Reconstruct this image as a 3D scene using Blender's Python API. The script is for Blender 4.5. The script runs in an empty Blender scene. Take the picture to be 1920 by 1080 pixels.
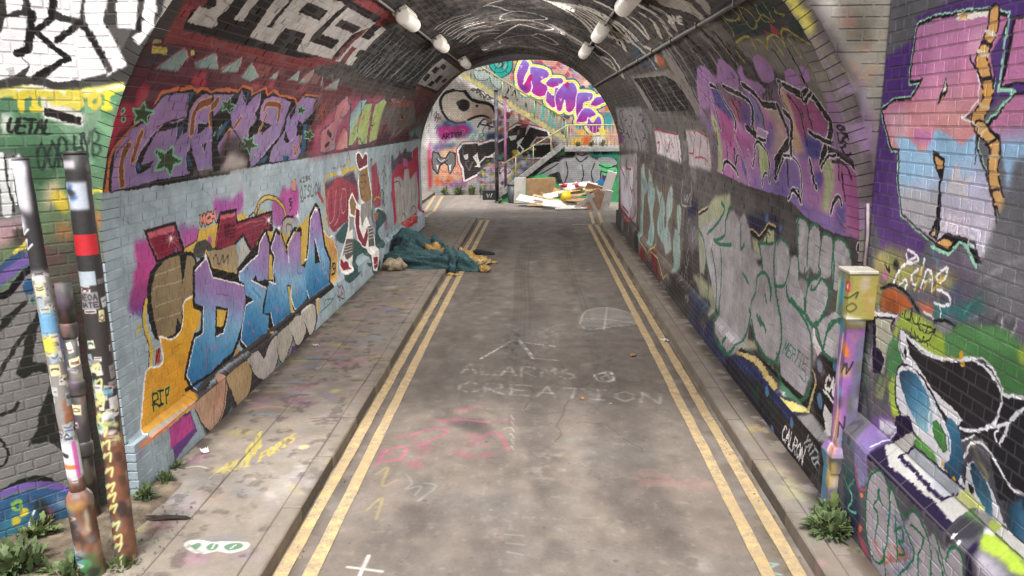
import bpy, math, random
import numpy as np
from mathutils import Matrix, Vector
# ================================================================ camera, sky, sun, exposure
SC = bpy.context.scene
COL = SC.collection
CAM_F = Vector((-0.03040750, 0.97648338, -0.21343757)); CAM_R = Vector((0.99953736, 0.02984913, -0.00583894)); CAM_U = Vector((-0.00066930, 0.21351637, 0.97693926)); CAM_P = Vector((0.43, 0.0, 3.0)); FPX = 1438.8
cam_d = bpy.data.cameras.new('camera'); cam = bpy.data.objects.new('camera', cam_d); COL.objects.link(cam)
cam_d.sensor_width = 36.0; cam_d.lens = FPX / 1920 * 36.0; cam_d.clip_start = 0.05; cam_d.clip_end = 600.0
cam.matrix_world = Matrix(((CAM_R.x, CAM_U.x, -CAM_F.x, CAM_P.x), (CAM_R.y, CAM_U.y, -CAM_F.y, CAM_P.y), (CAM_R.z, CAM_U.z, -CAM_F.z, CAM_P.z), (0, 0, 0, 1)))
SC.camera = cam
SUN_EL, SUN_AZ = math.radians(62.0), math.radians(186.0)      # azimuth of the sun, clockwise from +Y (behind the camera)
world = bpy.data.worlds.new('World'); SC.world = world; world.use_nodes = True
wn = world.node_tree.nodes; wl = world.node_tree.links
sky = wn.new('ShaderNodeTexSky'); sky.sky_type = 'NISHITA'; sky.sun_disc = False
sky.sun_elevation = SUN_EL; sky.sun_rotation = SUN_AZ; sky.air_density = 1.0; sky.dust_density = 6.0; sky.ozone_density = 1.0
hs = wn.new('ShaderNodeHueSaturation'); hs.inputs['Saturation'].default_value = 0.22      # thin cloud: the sky is nearly white
wl.new(sky.outputs[0], hs.inputs['Color']); wl.new(hs.outputs[0], wn['Background'].inputs[0])
wn['Background'].inputs[1].default_value = 0.15
sun_d = bpy.data.lights.new('sun', 'SUN'); sun_d.energy = 1.5; sun_d.angle = math.radians(11.0); sun_d.color = (1.0, 0.985, 0.965)
sun = bpy.data.objects.new('sun', sun_d); COL.objects.link(sun)
sdir = Vector((math.sin(SUN_AZ) * math.cos(SUN_EL), math.cos(SUN_AZ) * math.cos(SUN_EL), math.sin(SUN_EL)))
sun.rotation_euler = sdir.to_track_quat('Z', 'Y').to_euler(); sun.location = (0, -6, 20)
SC.view_settings.view_transform = 'Standard'; SC.view_settings.look = 'None'; SC.view_settings.gamma = 1.0; SC.view_settings.exposure = 1.05
SC.view_settings.use_curve_mapping = False
LAMP_W = 52.0      # watts of each lit tunnel lamp
SC.cycles.max_bounces = 10; SC.cycles.diffuse_bounces = 6; SC.cycles.use_denoising = True
random.seed(5)

# ---------------------------------------------------------------- paint engine: vector strokes in wall metres -> colour maps
rng = np.random.default_rng(7)
def hexc(h):
    return np.array([int(h[i:i+2], 16) for i in (0, 2, 4)], np.float32) / 255.0
def vnoise(h, w, cell, seed=0, ay=1.0):
    """smooth value noise, cell size in pixels (ay stretches along rows)"""
    r = np.random.default_rng(seed)
    cx = max(1.0, cell); cy = max(1.0, cell * ay)
    gh, gw = int(h / cy) + 3, int(w / cx) + 3
    g = r.random((gh, gw), dtype=np.float32)
    y = np.arange(h, dtype=np.float32) / cy; x = np.arange(w, dtype=np.float32) / cx
    yi = y.astype(int); xi = x.astype(int); fy = y - yi; fx = x - xi
    fy = (fy * fy * (3 - 2 * fy))[:, None]; fx = (fx * fx * (3 - 2 * fx))[None, :]
    a = g[yi][:, xi]; b = g[yi][:, xi + 1]; c = g[yi + 1][:, xi]; d = g[yi + 1][:, xi + 1]
    return (a * (1 - fx) + b * fx) * (1 - fy) + (c * (1 - fx) + d * fx) * fy
def fbm(h, w, cell, seed=0, ay=1.0, octs=4):
    o = np.zeros((h, w), np.float32); amp = 1.0; t = 0.0
    for k in range(octs):
        o += amp * vnoise(h, w, cell / 2 ** k, seed + k * 17, ay); t += amp; amp *= 0.55
    return o / t
def catmull(P, closed, n=5):
    P = np.asarray(P, np.float64); m = len(P)
    if m < 3: return P
    out = []
    rngi = range(m) if closed else range(m - 1)
    for i in rngi:
        p0 = P[(i - 1) % m] if (closed or i > 0) else P[i]
        p1 = P[i]; p2 = P[(i + 1) % m]
        p3 = P[(i + 2) % m] if (closed or i + 2 < m) else p2
        for k in range(n):
            t = k / n
            out.append(0.5 * ((2 * p1) + (-p0 + p2) * t + (2 * p0 - 5 * p1 + 4 * p2 - p3) * t * t + (-p0 + 3 * p1 - 3 * p2 + p3) * t ** 3))
    if not closed: out.append(P[-1])
    return np.array(out)
def blur(m, r):
    r = int(round(r))
    if r < 1: return m
    for _ in range(2):
        for ax in (0, 1):
            pad = [(0, 0), (0, 0)]; pad[ax] = (r + 1, r)
            c = np.cumsum(np.pad(m, pad, mode='constant'), axis=ax)
            n = m.shape[ax]
            hi = np.take(c, np.arange(2 * r + 1, 2 * r + 1 + n), axis=ax); lo = np.take(c, np.arange(0, n), axis=ax)
            m = (hi - lo) / (2 * r + 1)
    return m
def warp(px, cell, amp, seed):
    h, w = px.shape[:2]; a = vnoise(h, w, cell, seed) + vnoise(h, w, cell * 3.1, seed + 5) - 1.0; b = vnoise(h, w, cell, seed + 1) + vnoise(h, w, cell * 3.1, seed + 6) - 1.0
    yi = np.clip(np.arange(h)[:, None] + np.rint(a * amp).astype(np.int32), 0, h - 1); xi = np.clip(np.arange(w)[None, :] + np.rint(b * amp).astype(np.int32), 0, w - 1)
    return px[yi, xi]
class Canvas:
    def __init__(s, name, a0, a1, b0, b1, ppm, base):
        s.name = name; s.a0, s.a1, s.b0, s.b1, s.ppm = a0, a1, b0, b1, ppm
        s.w = int(round((a1 - a0) * ppm)); s.h = int(round((b1 - b0) * ppm))
        s.px = np.empty((s.h, s.w, 3), np.float32); s.px[:] = hexc(base)
    def to(s, P):
        P = np.asarray(P, np.float64)
        return np.stack([(P[:, 0] - s.a0) * s.ppm, (P[:, 1] - s.b0) * s.ppm], -1)
    def box(s, Q, pad):
        x0 = max(0, int(Q[:, 0].min() - pad)); x1 = min(s.w, int(Q[:, 0].max() + pad) + 2)
        y0 = max(0, int(Q[:, 1].min() - pad)); y1 = min(s.h, int(Q[:, 1].max() + pad) + 2)
        return x0, x1, y0, y1
    def pmask(s, Q, pad):
        x0, x1, y0, y1 = s.box(Q, pad)
        if x1 - x0 < 1 or y1 - y0 < 1: return None
        W, H, SS = x1 - x0, y1 - y0, 3
        A = Q - [x0, y0]; B = np.roll(A, -1, 0)
        cov = np.zeros((H * SS, W + 2), np.float32)
        ys = (np.arange(H * SS) + 0.5) / SS
        for (ax, ay), (bx, by) in zip(A, B):
            if ay == by: continue
            lo, hi = (ay, by) if ay < by else (by, ay)
            i0 = max(0, int(np.ceil(lo * SS - 0.5))); i1 = min(H * SS, int(np.ceil(hi * SS - 0.5)))
            if i1 <= i0: continue
            yy = ys[i0:i1]; xs = np.clip(ax + (yy - ay) * (bx - ax) / (by - ay), 0, W)
            xi = xs.astype(int); fr = xs - xi
            sg = 1.0 if ay < by else -1.0
            r = np.arange(i0, i1)
            np.add.at(cov, (r, xi), sg * (1 - fr)); np.add.at(cov, (r, xi + 1), sg * fr)
        m = np.clip(np.abs(np.cumsum(cov, 1)[:, :W]), 0, 1).reshape(H, SS, W).mean(1)
        return m, x0, x1, y0, y1
    def put(s, m, x0, x1, y0, y1, col):
        m = m[..., None]; v = s.px[y0:y1, x0:x1]; v += (col - v) * m
    def poly(s, P, cols, alpha=1.0, soft=0.0, smooth=False, axis=None, noise=None, seed=0):
        Q = s.to(P)
        if smooth: Q = catmull(Q, True)
        sp = soft * s.ppm
        r = s.pmask(Q, sp * 2 + 2)
        if r is None: return
        m, x0, x1, y0, y1 = r
        m = blur(m, sp) if sp >= 0.7 else m
        m = m * alpha
        if noise:
            cell, thr, ay = noise
            n = fbm(m.shape[0], m.shape[1], cell * s.ppm, seed, ay, 4)
            m = m * np.clip((n - thr) / 0.12 + 0.5, 0, 1)
        cs = [hexc(c) for c in cols]
        if len(cs) == 1 or axis is None: s.put(m, x0, x1, y0, y1, cs[0]); return
        g = s.to(axis); d = g[1] - g[0]; L2 = max(1e-9, d @ d)
        yy, xx = np.mgrid[y0:y1, x0:x1]
        t = np.clip(((xx - g[0][0]) * d[0] + (yy - g[0][1]) * d[1]) / L2, 0, 1) * (len(cs) - 1)
        col = np.zeros(m.shape + (3,), np.float32)
        for i in range(len(cs)): col += np.clip(1 - np.abs(t - i), 0, 1)[..., None] * cs[i]
        s.put(m, x0, x1, y0, y1, col)
    def stroke(s, P, width, col, alpha=1.0, soft=0.0, smooth=False):
        Q = s.to(P)
        if smooth: Q = catmull(Q, False, 4)
        hw = max(0.55, width * s.ppm / 2); sp = max(0.9, soft * s.ppm)
        x0, x1, y0, y1 = s.box(Q, hw + sp + 1)
        if x1 - x0 < 1 or y1 - y0 < 1: return
        m = np.zeros((y1 - y0, x1 - x0), np.float32)
        if len(Q) == 1: Q = np.array([Q[0], Q[0] + 0.01])
        for a, b in zip(Q[:-1], Q[1:]):
            u0 = max(x0, int(min(a[0], b[0]) - hw - sp)); u1 = min(x1, int(max(a[0], b[0]) + hw + sp) + 2)
            v0 = max(y0, int(min(a[1], b[1]) - hw - sp)); v1 = min(y1, int(max(a[1], b[1]) + hw + sp) + 2)
            if u1 <= u0 or v1 <= v0: continue
            X = np.arange(u0, u1)[None, :] + 0.5 - a[0]; Y = np.arange(v0, v1)[:, None] + 0.5 - a[1]
            dx, dy = b - a; L = dx * dx + dy * dy
            t = np.clip((X * dx + Y * dy) / max(L, 1e-9), 0, 1)
            d = np.hypot(X - t * dx, Y - t * dy)
            c = np.clip((hw - d) / sp + 0.5, 0, 1)
            sl = m[v0 - y0:v1 - y0, u0 - x0:u1 - x0]; np.maximum(sl, c, out=sl)
        s.put(m * alpha, x0, x1, y0, y1, hexc(col))
    def image(s):
        im = bpy.data.images.new(s.name, s.w, s.h, alpha=False)
        buf = np.ones((s.h, s.w, 4), np.float32); buf[..., :3] = np.clip(s.px, 0, 1)
        im.pixels.foreach_set(buf.ravel()); im.update(); im.pack()
        return im
def run_paint(CV, data):
    """one op per line: kind surface colours alpha soft param points (2 mm steps, each relative to the last)"""
    for i, ln in enumerate(data.strip().split('\n')):
        f = ln.split(' ')
        if f[0] == 'x': MACRO[f[2]](CV[f[1]]); continue
        kind, cv, cols, al, so, pr = f[0], CV[f[1]], f[2].split('-'), int(f[3]) / 100, int(f[4]) / 1000, f[5]
        v = np.cumsum(np.array([int(x) for x in f[6].split(',')], np.float64).reshape(-1, 2), 0) / 500
        sm = kind.isupper(); k = kind.lower()
        if k == 'p': cv.poly(v, cols, al, so, sm)
        elif k == 'g': cv.poly(v[2:], cols, al, so, sm, axis=v[:2])
        elif k == 'n':
            c, t, ay = pr.split('/'); cv.poly(v, cols, al, so, sm, noise=(int(c) / 1000, int(t) / 100, int(ay) / 100), seed=i)
        elif k == 's': cv.stroke(v, int(pr) / 1000, cols[0], al, so, sm)
def blob(cv, r, x, y, w, h, col, a, soft):
    t = np.linspace(0, 6.283, 9)[:-1]
    cv.poly(np.stack([x + w * np.cos(t) * r.uniform(.55, 1.25, 8), y + h * np.sin(t) * r.uniform(.55, 1.25, 8)], -1), [col], a, soft, True)
def m_patches(cv):
    r = np.random.default_rng(31)
    for i in range(90): blob(cv, r, r.uniform(-1.3, 2.3), r.uniform(2, 24), r.uniform(.1, .5), r.uniform(.2, 1.5), ['5f5853', '97897c', '665d57', 'a2968a', '6a6462'][r.integers(5)], r.uniform(.05, .14), .12)
    for x0, x1, y0, y1 in ((-0.4, 0.9, 9.2, 10.6), (0.9, 2.0, 15.2, 17.4), (-1.1, -0.1, 18.0, 20.1)):   # old trench repairs
        P = [(x0, y0), (x1, y0 + .1), (x1 - .05, y1), (x0 + .04, y1 - .06)]; cv.poly(P, ['5f5954'], .22, .03)
def m_grain(cv):
    r = np.random.default_rng(32)
    for i in range(3200): cv.stroke([(r.uniform(-1.3, 2.3), 2.5 + 17 * r.random() ** 1.8)], r.uniform(.008, .022), ['a09488', '544d48', '968a80', '5e5650'][i % 4], .38)
    for i in range(90): cv.stroke([(r.uniform(-2.6, 2.2), 4 + 12 * r.random())], r.uniform(.02, .04), ['453e3a', 'aaa298'][i % 2], .4)      # chewing gum
def m_cracks(cv):
    r = np.random.default_rng(33)
    for k in range(4):
        x = r.uniform(-1, 2); y = r.uniform(4, 14); p = [(x, y)]; t = r.uniform(0, 6.28)
        for j in range(r.integers(20, 46)): t += r.normal(0, .35); x += .03 * math.cos(t); y += .05 * math.sin(t); p.append((x, y))
        cv.stroke(p, .009, '4c4540', .55)
def m_spatter(cv):
    r = np.random.default_rng(34); cs = ['7a90b4', 'b06a98', 'c9b84a', '8aa07a', 'c88a6a', 'a05a78', '6a7a98', 'd8d0c8', '9a7ab0', '5a5450']
    for i in range(420):
        y = 4.6 + 14 * r.random() ** 1.3; k = r.random(); c = cs[r.integers(10)]; x = r.uniform(-2.62, -1.5)
        if y < 7.2 and k < .75: continue
        blob(cv, r, x, y, r.uniform(.02, .2), r.uniform(.015, .12), c, r.uniform(.12, .38), .035)
    for i in range(90): blob(cv, r, r.uniform(2.3, 2.66), 4.5 + 12 * r.random(), r.uniform(.02, .08), r.uniform(.03, .15), cs[r.integers(10)], r.uniform(.15, .45), .02)
    for i in range(120): blob(cv, r, r.uniform(-1.2, 2.2), 5 + 12 * r.random(), r.uniform(.02, .12), r.uniform(.02, .12), ['c8c0b8', 'b89aa0', '9aa8a8', 'c0b088', '4d4744'][r.integers(5)], r.uniform(.1, .3), .03)
def m_box(seed, n, x0, x1, y0, y1, w, h, cs, a, slope=0.0):
    def f(cv):
        r = np.random.default_rng(seed)
        for i in range(n):
            x = r.uniform(x0, x1); blob(cv, r, x, r.uniform(y0, y1) + slope * (x - x0), r.uniform(.3, 1) * w, r.uniform(.3, 1) * h, cs[r.integers(len(cs))], a, .012)
    return f
def m_scrawl(seed, n, boxes, cs, amax):
    def f(cv):
        r = np.random.default_rng(seed)
        for i in range(n):
            x0, x1, y0, y1 = boxes[r.integers(len(boxes))]; x, y = r.uniform(x0, x1), r.uniform(y0, y1); p = [(x, y)]; t = r.uniform(0, 6.28); s = r.uniform(.06, .2)
            for k in range(r.integers(4, 10)): t += r.uniform(-2.2, 2.2); x += s * math.cos(t) * .7; y = min(y1, max(y0, y + s * math.sin(t))); p.append((x, y))
            cv.stroke(p, r.uniform(.012, .05), cs[r.integers(len(cs))], r.uniform(.25, amax), r.uniform(0, .02), True)
            if i % 3 == 0: blob(cv, r, p[0][0], p[0][1], r.uniform(.1, .4), r.uniform(.08, .25), cs[r.integers(len(cs))], r.uniform(.1, .3), .04)
    return f
def m_scratch(cv):
    r = np.random.default_rng(65)
    for i in range(900):      # scratches, drips and dry roller marks
        y = 5.6 + 15 * r.random() ** 1.5; t = r.choice((-1, 1)) * r.uniform(1.6, 6.2); L = r.uniform(.05, .35); d = i % 3 == 0
        cv.stroke([(y, t), (y + (0 if d else L * .8), t + (L if d else r.uniform(-.1, .1)) * (1 if t > 0 else -1))], r.uniform(.004, .012), ['2a2627', 'b8b2b0', '6a6468', '8a8090'][r.integers(4)], r.uniform(.12, .38))
MACRO = {'ghost': m_scrawl(61, 230, [(6, 20, 4.3, 6.2), (6, 20, 4.5, 5.6), (12, 21, 2.7, 4.3)], ['8a8488', '9a949a', '55785e', '6a5a78', '7a5560', '4a5a70', '96906e', '2f2a2c', 'a09aa0', '3f5f50'], .65),
         'ghost2': m_scrawl(62, 150, [(6, 20, 4.3, 6.2), (9, 21, 2.2, 4.2), (9, 21, -3.7, -1.6), (6, 21, -1.3, 1.4)], ['9a949a', '4f6a58', '6f6078', '8a6068', 'a8a2a0', '2b2728', '7f8a8c'], .4),
         'ghostR': m_scrawl(63, 90, [(3.9, 5.4, 0.1, 2.1), (2.2, 5.3, 0.95, 2.6)], ['8a5aa0', 'c8c4cc', '4a7fa8', '2a2040', 'a8a060', 'b05a88', '5a8a5a', '3a3640'], .6),
         'ghostL': m_scrawl(66, 80, [(11.5, 17, -6.0, -4.0)], ['a8444f', '3e5d5c', '5f4558', '6f8088', '3a3234', 'b0a8a4', '8b3545'], .6),
         'ghostC': m_scrawl(67, 90, [(-3.6, 0.6, 0.1, 3.2)], ['3a3638', 'd8d2ce', '8a4a6a', '4a6a8a', 'b08a4a'], .42),
         'ghostB': m_scrawl(64, 170, [(-3.8, 3.8, 0.1, 5.4), (-2.5, 1, 0.1, 2.6)], ['3a3638', '8a4a6a', '4a6a8a', 'b08a4a', '7a7470', 'c8c0bc', '5a8a80'], .55),
         'scratch': m_scratch, 'patches': m_patches, 'grain': m_grain, 'cracks': m_cracks, 'spatter': m_spatter,
         'storm': m_box(41, 190, -0.6, 3.9, 2.5, 5.7, .24, .16, ['d9a23a', 'b0486a', '2a7fa0', '7a3a68', 'd06a6a', 'd8c9c4', 'e0b04a', 'c06a3a', '4a3a58', 'b8a6b4', '3a9aa6'], .9),
         'tags': m_box(42, 90, -1.9, 0.4, 0.2, 1.4, .16, .14, ['5a6ca0', 'a03a5a', '3a8a8a', 'c8b84a', 'd8d2d6', '40343c', 'c070a0', '7a8a5a'], .85, .22),
         'warm': m_box(43, 40, -1.5, 0.4, 2.5, 3.4, .18, .14, ['c8a05a', 'b86a4a', 'c0a0a8', '8a4a6a', 'e0dad6'], .8)}

# ---------------------------------------------------------------- materials
def newmat(name):
    m = bpy.data.materials.new(name); m.use_nodes = True
    return m, m.node_tree.nodes, m.node_tree.links, m.node_tree.nodes['Principled BSDF']
def mth(n, l, op, a, b=None, c=None):
    x = n.new('ShaderNodeMath'); x.operation = op
    for i, v in enumerate((a, b, c)):
        if v is None: continue
        if isinstance(v, (int, float)): x.inputs[i].default_value = v
        else: l.new(v, x.inputs[i])
    return x.outputs[0]
def mixc(n, l, fac, a, b, blend='MIX'):
    x = n.new('ShaderNodeMix'); x.data_type = 'RGBA'; x.blend_type = blend
    for s, v in ((x.inputs[0], fac), (x.inputs[6], a), (x.inputs[7], b)):
        if hasattr(v, 'is_linked') or hasattr(v, 'links'): l.new(v, s)
        elif isinstance(v, (int, float)): s.default_value = v
        else: s.default_value = tuple(v) + (1.0,)
    return x.outputs[2]
def noise(n, l, vec, scale, detail=3.0, rough=0.55):
    x = n.new('ShaderNodeTexNoise'); x.inputs['Scale'].default_value = scale; x.inputs['Detail'].default_value = detail; x.inputs['Roughness'].default_value = rough
    l.new(vec, x.inputs['Vector']); return x.outputs['Fac']
def ramp(n, l, fac, p0, p1, c0=(0, 0, 0), c1=(1, 1, 1)):
    x = n.new('ShaderNodeValToRGB'); e = x.color_ramp.elements
    e[0].position, e[1].position = p0, p1; e[0].color = tuple(c0) + (1,); e[1].color = tuple(c1) + (1,)
    l.new(fac, x.inputs[0]); return x.outputs[0]
def bump(n, l, bsdf, h, strength, dist):
    b = n.new('ShaderNodeBump'); b.inputs['Strength'].default_value = strength; b.inputs['Distance'].default_value = dist
    l.new(h, b.inputs['Height']); l.new(b.outputs[0], bsdf.inputs['Normal'])
def lin(h):
    c = hexc(h); return tuple(float(x / 12.92 if x <= 0.04045 else ((x + 0.055) / 1.055) ** 2.4) for x in c)
def wall_coords(n, l, surf):
    """world position -> the painted sheet's own (along, up) metres"""
    g = n.new('ShaderNodeNewGeometry'); pos = g.outputs['Position']
    s = n.new('ShaderNodeSeparateXYZ'); l.new(pos, s.inputs[0]); x, y, z = s.outputs
    if surf == 'T':
        zz = mth(n, l, 'SUBTRACT', z, ZC)
        lo = mth(n, l, 'MINIMUM', zz, 0.0); hi = mth(n, l, 'MAXIMUM', zz, 0.0)
        ang = mth(n, l, 'MULTIPLY', mth(n, l, 'ARCTAN2', hi, mth(n, l, 'ABSOLUTE', x)), RR)
        t = mth(n, l, 'SUBTRACT', RR * math.pi / 2, mth(n, l, 'ADD', lo, ang))
        return pos, y, mth(n, l, 'MULTIPLY', t, mth(n, l, 'SIGN', x))
    if surf == 'LW':
        a = mth(n, l, 'ADD', mth(n, l, 'MULTIPLY', mth(n, l, 'SUBTRACT', x, LO.x), LD.x), mth(n, l, 'MULTIPLY', mth(n, l, 'SUBTRACT', y, LO.y), LD.y))
        return pos, a, z
    if surf == 'RW': return pos, y, z
    if surf == 'G': return pos, x, y
    return pos, x, z
def paint_mat(name, cv, img, surf, mortar=None, rough=0.78, bstr=0.25, grain=0.16, fs=55.0):
    m, n, l, b = newmat(name)
    pos, a, v = wall_coords(n, l, surf)
    u = mth(n, l, 'DIVIDE', mth(n, l, 'SUBTRACT', a, cv.a0), cv.a1 - cv.a0)
    w = mth(n, l, 'DIVIDE', mth(n, l, 'SUBTRACT', v, cv.b0), cv.b1 - cv.b0)
    cb = n.new('ShaderNodeCombineXYZ'); l.new(u, cb.inputs[0]); l.new(w, cb.inputs[1])
    t = n.new('ShaderNodeTexImage'); t.image = img; t.extension = 'EXTEND'; t.interpolation = 'Linear'; l.new(cb.outputs[0], t.inputs[0])
    c = t.outputs[0]
    fine = noise(n, l, pos, fs, 4.0, 0.7); big = noise(n, l, pos, 2.1, 4.0, 0.6)
    g = mth(n, l, 'ADD', mth(n, l, 'MULTIPLY', fine, grain * 1.6), mth(n, l, 'MULTIPLY', big, grain))
    g = mth(n, l, 'ADD', g, mth(n, l, 'MULTIPLY', noise(n, l, pos, fs * 0.2, 2.0, 0.5), grain * 0.8))
    g = mth(n, l, 'ADD', g, 1.0 - grain * 1.7)
    gc = n.new('ShaderNodeCombineXYZ'); [l.new(g, gc.inputs[i]) for i in range(3)]
    c = mixc(n, l, 1.0, c, gc.outputs[0], 'MULTIPLY')
    if mortar: c = mixc(n, l, mortar[0], c, mortar[1])
    else:
        chip = ramp(n, l, noise(n, l, pos, 24.0, 5.0, 0.75), 0.70, 0.76)
        c = mixc(n, l, mth(n, l, 'MULTIPLY', chip, 0.45), c, (0.16, 0.13, 0.11))
    l.new(c, b.inputs['Base Color']); b.inputs['Roughness'].default_value = rough; b.inputs['Specular IOR Level'].default_value = 0.15
    bump(n, l, b, fine, bstr, 0.012)
    return m
def plain_mat(name, col, rough=0.6, metal=0.0, var=0.25, scale=14.0, bstr=0.15, col2=None, emit=None, dirt=None):
    m, n, l, b = newmat(name)
    tc = n.new('ShaderNodeTexCoord'); vec = tc.outputs['Object']
    f = noise(n, l, vec, scale, 4.0, 0.65)
    a = lin(col); c2 = lin(col2) if col2 else tuple(x * (1 - var) for x in a)
    c = mixc(n, l, ramp(n, l, f, 0.35, 0.65), a, c2)
    if dirt:
        d = ramp(n, l, noise(n, l, vec, scale * 0.37, 5.0, 0.7), 0.5, 0.68)
        c = mixc(n, l, d, c, lin(dirt))
    l.new(c, b.inputs['Base Color']); b.inputs['Roughness'].default_value = rough; b.inputs['Metallic'].default_value = metal
    if bstr: bump(n, l, b, f, bstr, 0.01)
    if emit:
        b.inputs['Emission Color'].default_value = lin(emit[0]) + (1,); b.inputs['Emission Strength'].default_value = emit[1]
    return m

# ---------------------------------------------------------------- mesh helpers
def link(o, parent=None):
    COL.objects.link(o)
    if parent is not None: o.parent = parent
    return o
def mesh(name, V, F, mat, smooth=False):
    me = bpy.data.meshes.new(name); me.from_pydata([tuple(v) for v in V], [], [tuple(f) for f in F])
    for m in (mat if isinstance(mat, (list, tuple)) else [mat]):
        if m: me.materials.append(m)
    if smooth: me.polygons.foreach_set('use_smooth', [True] * len(me.polygons))
    me.update(); return me
def obj(name, V, F, mat, parent=None, smooth=False):
    return link(bpy.data.objects.new(name, mesh(name, V, F, mat, smooth)), parent)
def tag(o, label=None, cat=None, group=None, kind=None):
    for k, v in (('label', label), ('category', cat), ('group', group), ('kind', kind)):
        if v: o[k] = v
    return o
def empty(name, loc, label, cat, group=None, rz=0.0):
    o = bpy.data.objects.new(name, None); COL.objects.link(o); o.empty_display_size = 0.1
    o.location = loc; o.rotation_euler.z = rz
    return tag(o, label, cat, group)
class MB:
    def __init__(s): s.V = []; s.F = []
    def add(s, V, F):
        b = len(s.V); s.V += [tuple(v) for v in V]; s.F += [tuple(i + b for i in f) for f in F]; return s
    def box(s, c, d, M=None, bev=0.0):
        x, y, z = [k / 2 for k in d]; V = []
        if bev <= 0:
            V = [(i * x, j * y, k * z) for k in (-1, 1) for i, j in ((-1, -1), (1, -1), (1, 1), (-1, 1))]
            F = [(3, 2, 1, 0), (4, 5, 6, 7), (0, 1, 5, 4), (1, 2, 6, 5), (2, 3, 7, 6), (3, 0, 4, 7)]
        else:
            e = bev; zs = [(-z, e), (-z + e, 0), (z - e, 0), (z, e)]
            for zz, q in zs:
                X, Y = x - q, y - q; r = e * 0.6 if q == 0 else 0
                V += [(-X, -Y, zz), (X, -Y, zz), (X, Y, zz), (-X, Y, zz)]
            F = [(3, 2, 1, 0), (12, 13, 14, 15)]
            for k in range(3):
                for i in range(4):
                    a = k * 4 + i; b2 = k * 4 + (i + 1) % 4; F.append((a, b2, b2 + 4, a + 4))
        if M is not None: V = [M @ Vector(v) for v in V]
        return s.add([(v[0] + c[0], v[1] + c[1], v[2] + c[2]) for v in V], F)
    def tube(s, P, r, n=10, cap=True):
        P = [Vector(p) for p in P]; R_ = r if isinstance(r, (list, tuple)) else [r] * len(P); rings = []
        up = Vector((0, 0, 1)); V = []
        for i, p in enumerate(P):
            d = (P[min(i + 1, len(P) - 1)] - P[max(i - 1, 0)]).normalized()
            a = (d.cross(up) if abs(d.z) < 0.97 else Vector((0, 1, 0)).cross(d)).normalized(); b = d.cross(a).normalized()
            V += [p + (a * math.cos(t) + b * math.sin(t)) * R_[i] for t in [2 * math.pi * k / n for k in range(n)]]
        F = []
        for i in range(len(P) - 1):
            for k in range(n):
                F.append((i * n + k, i * n + (k + 1) % n, (i + 1) * n + (k + 1) % n, (i + 1) * n + k))
        if cap: F.append(tuple(range(n - 1, -1, -1))); F.append(tuple((len(P) - 1) * n + k for k in range(n)))
        return s.add(V, F)
    def build(s, name, mat, parent=None, smooth=False): return obj(name, s.V, s.F, mat, parent, smooth)
def proj(Pn):
    d = np.asarray(Pn, float) - np.array(CAM_P); z = d @ np.array(CAM_F)
    return 960 + FPX * (d @ np.array(CAM_R)) / z, 540 - FPX * (d @ np.array(CAM_U)) / z, z

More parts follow.
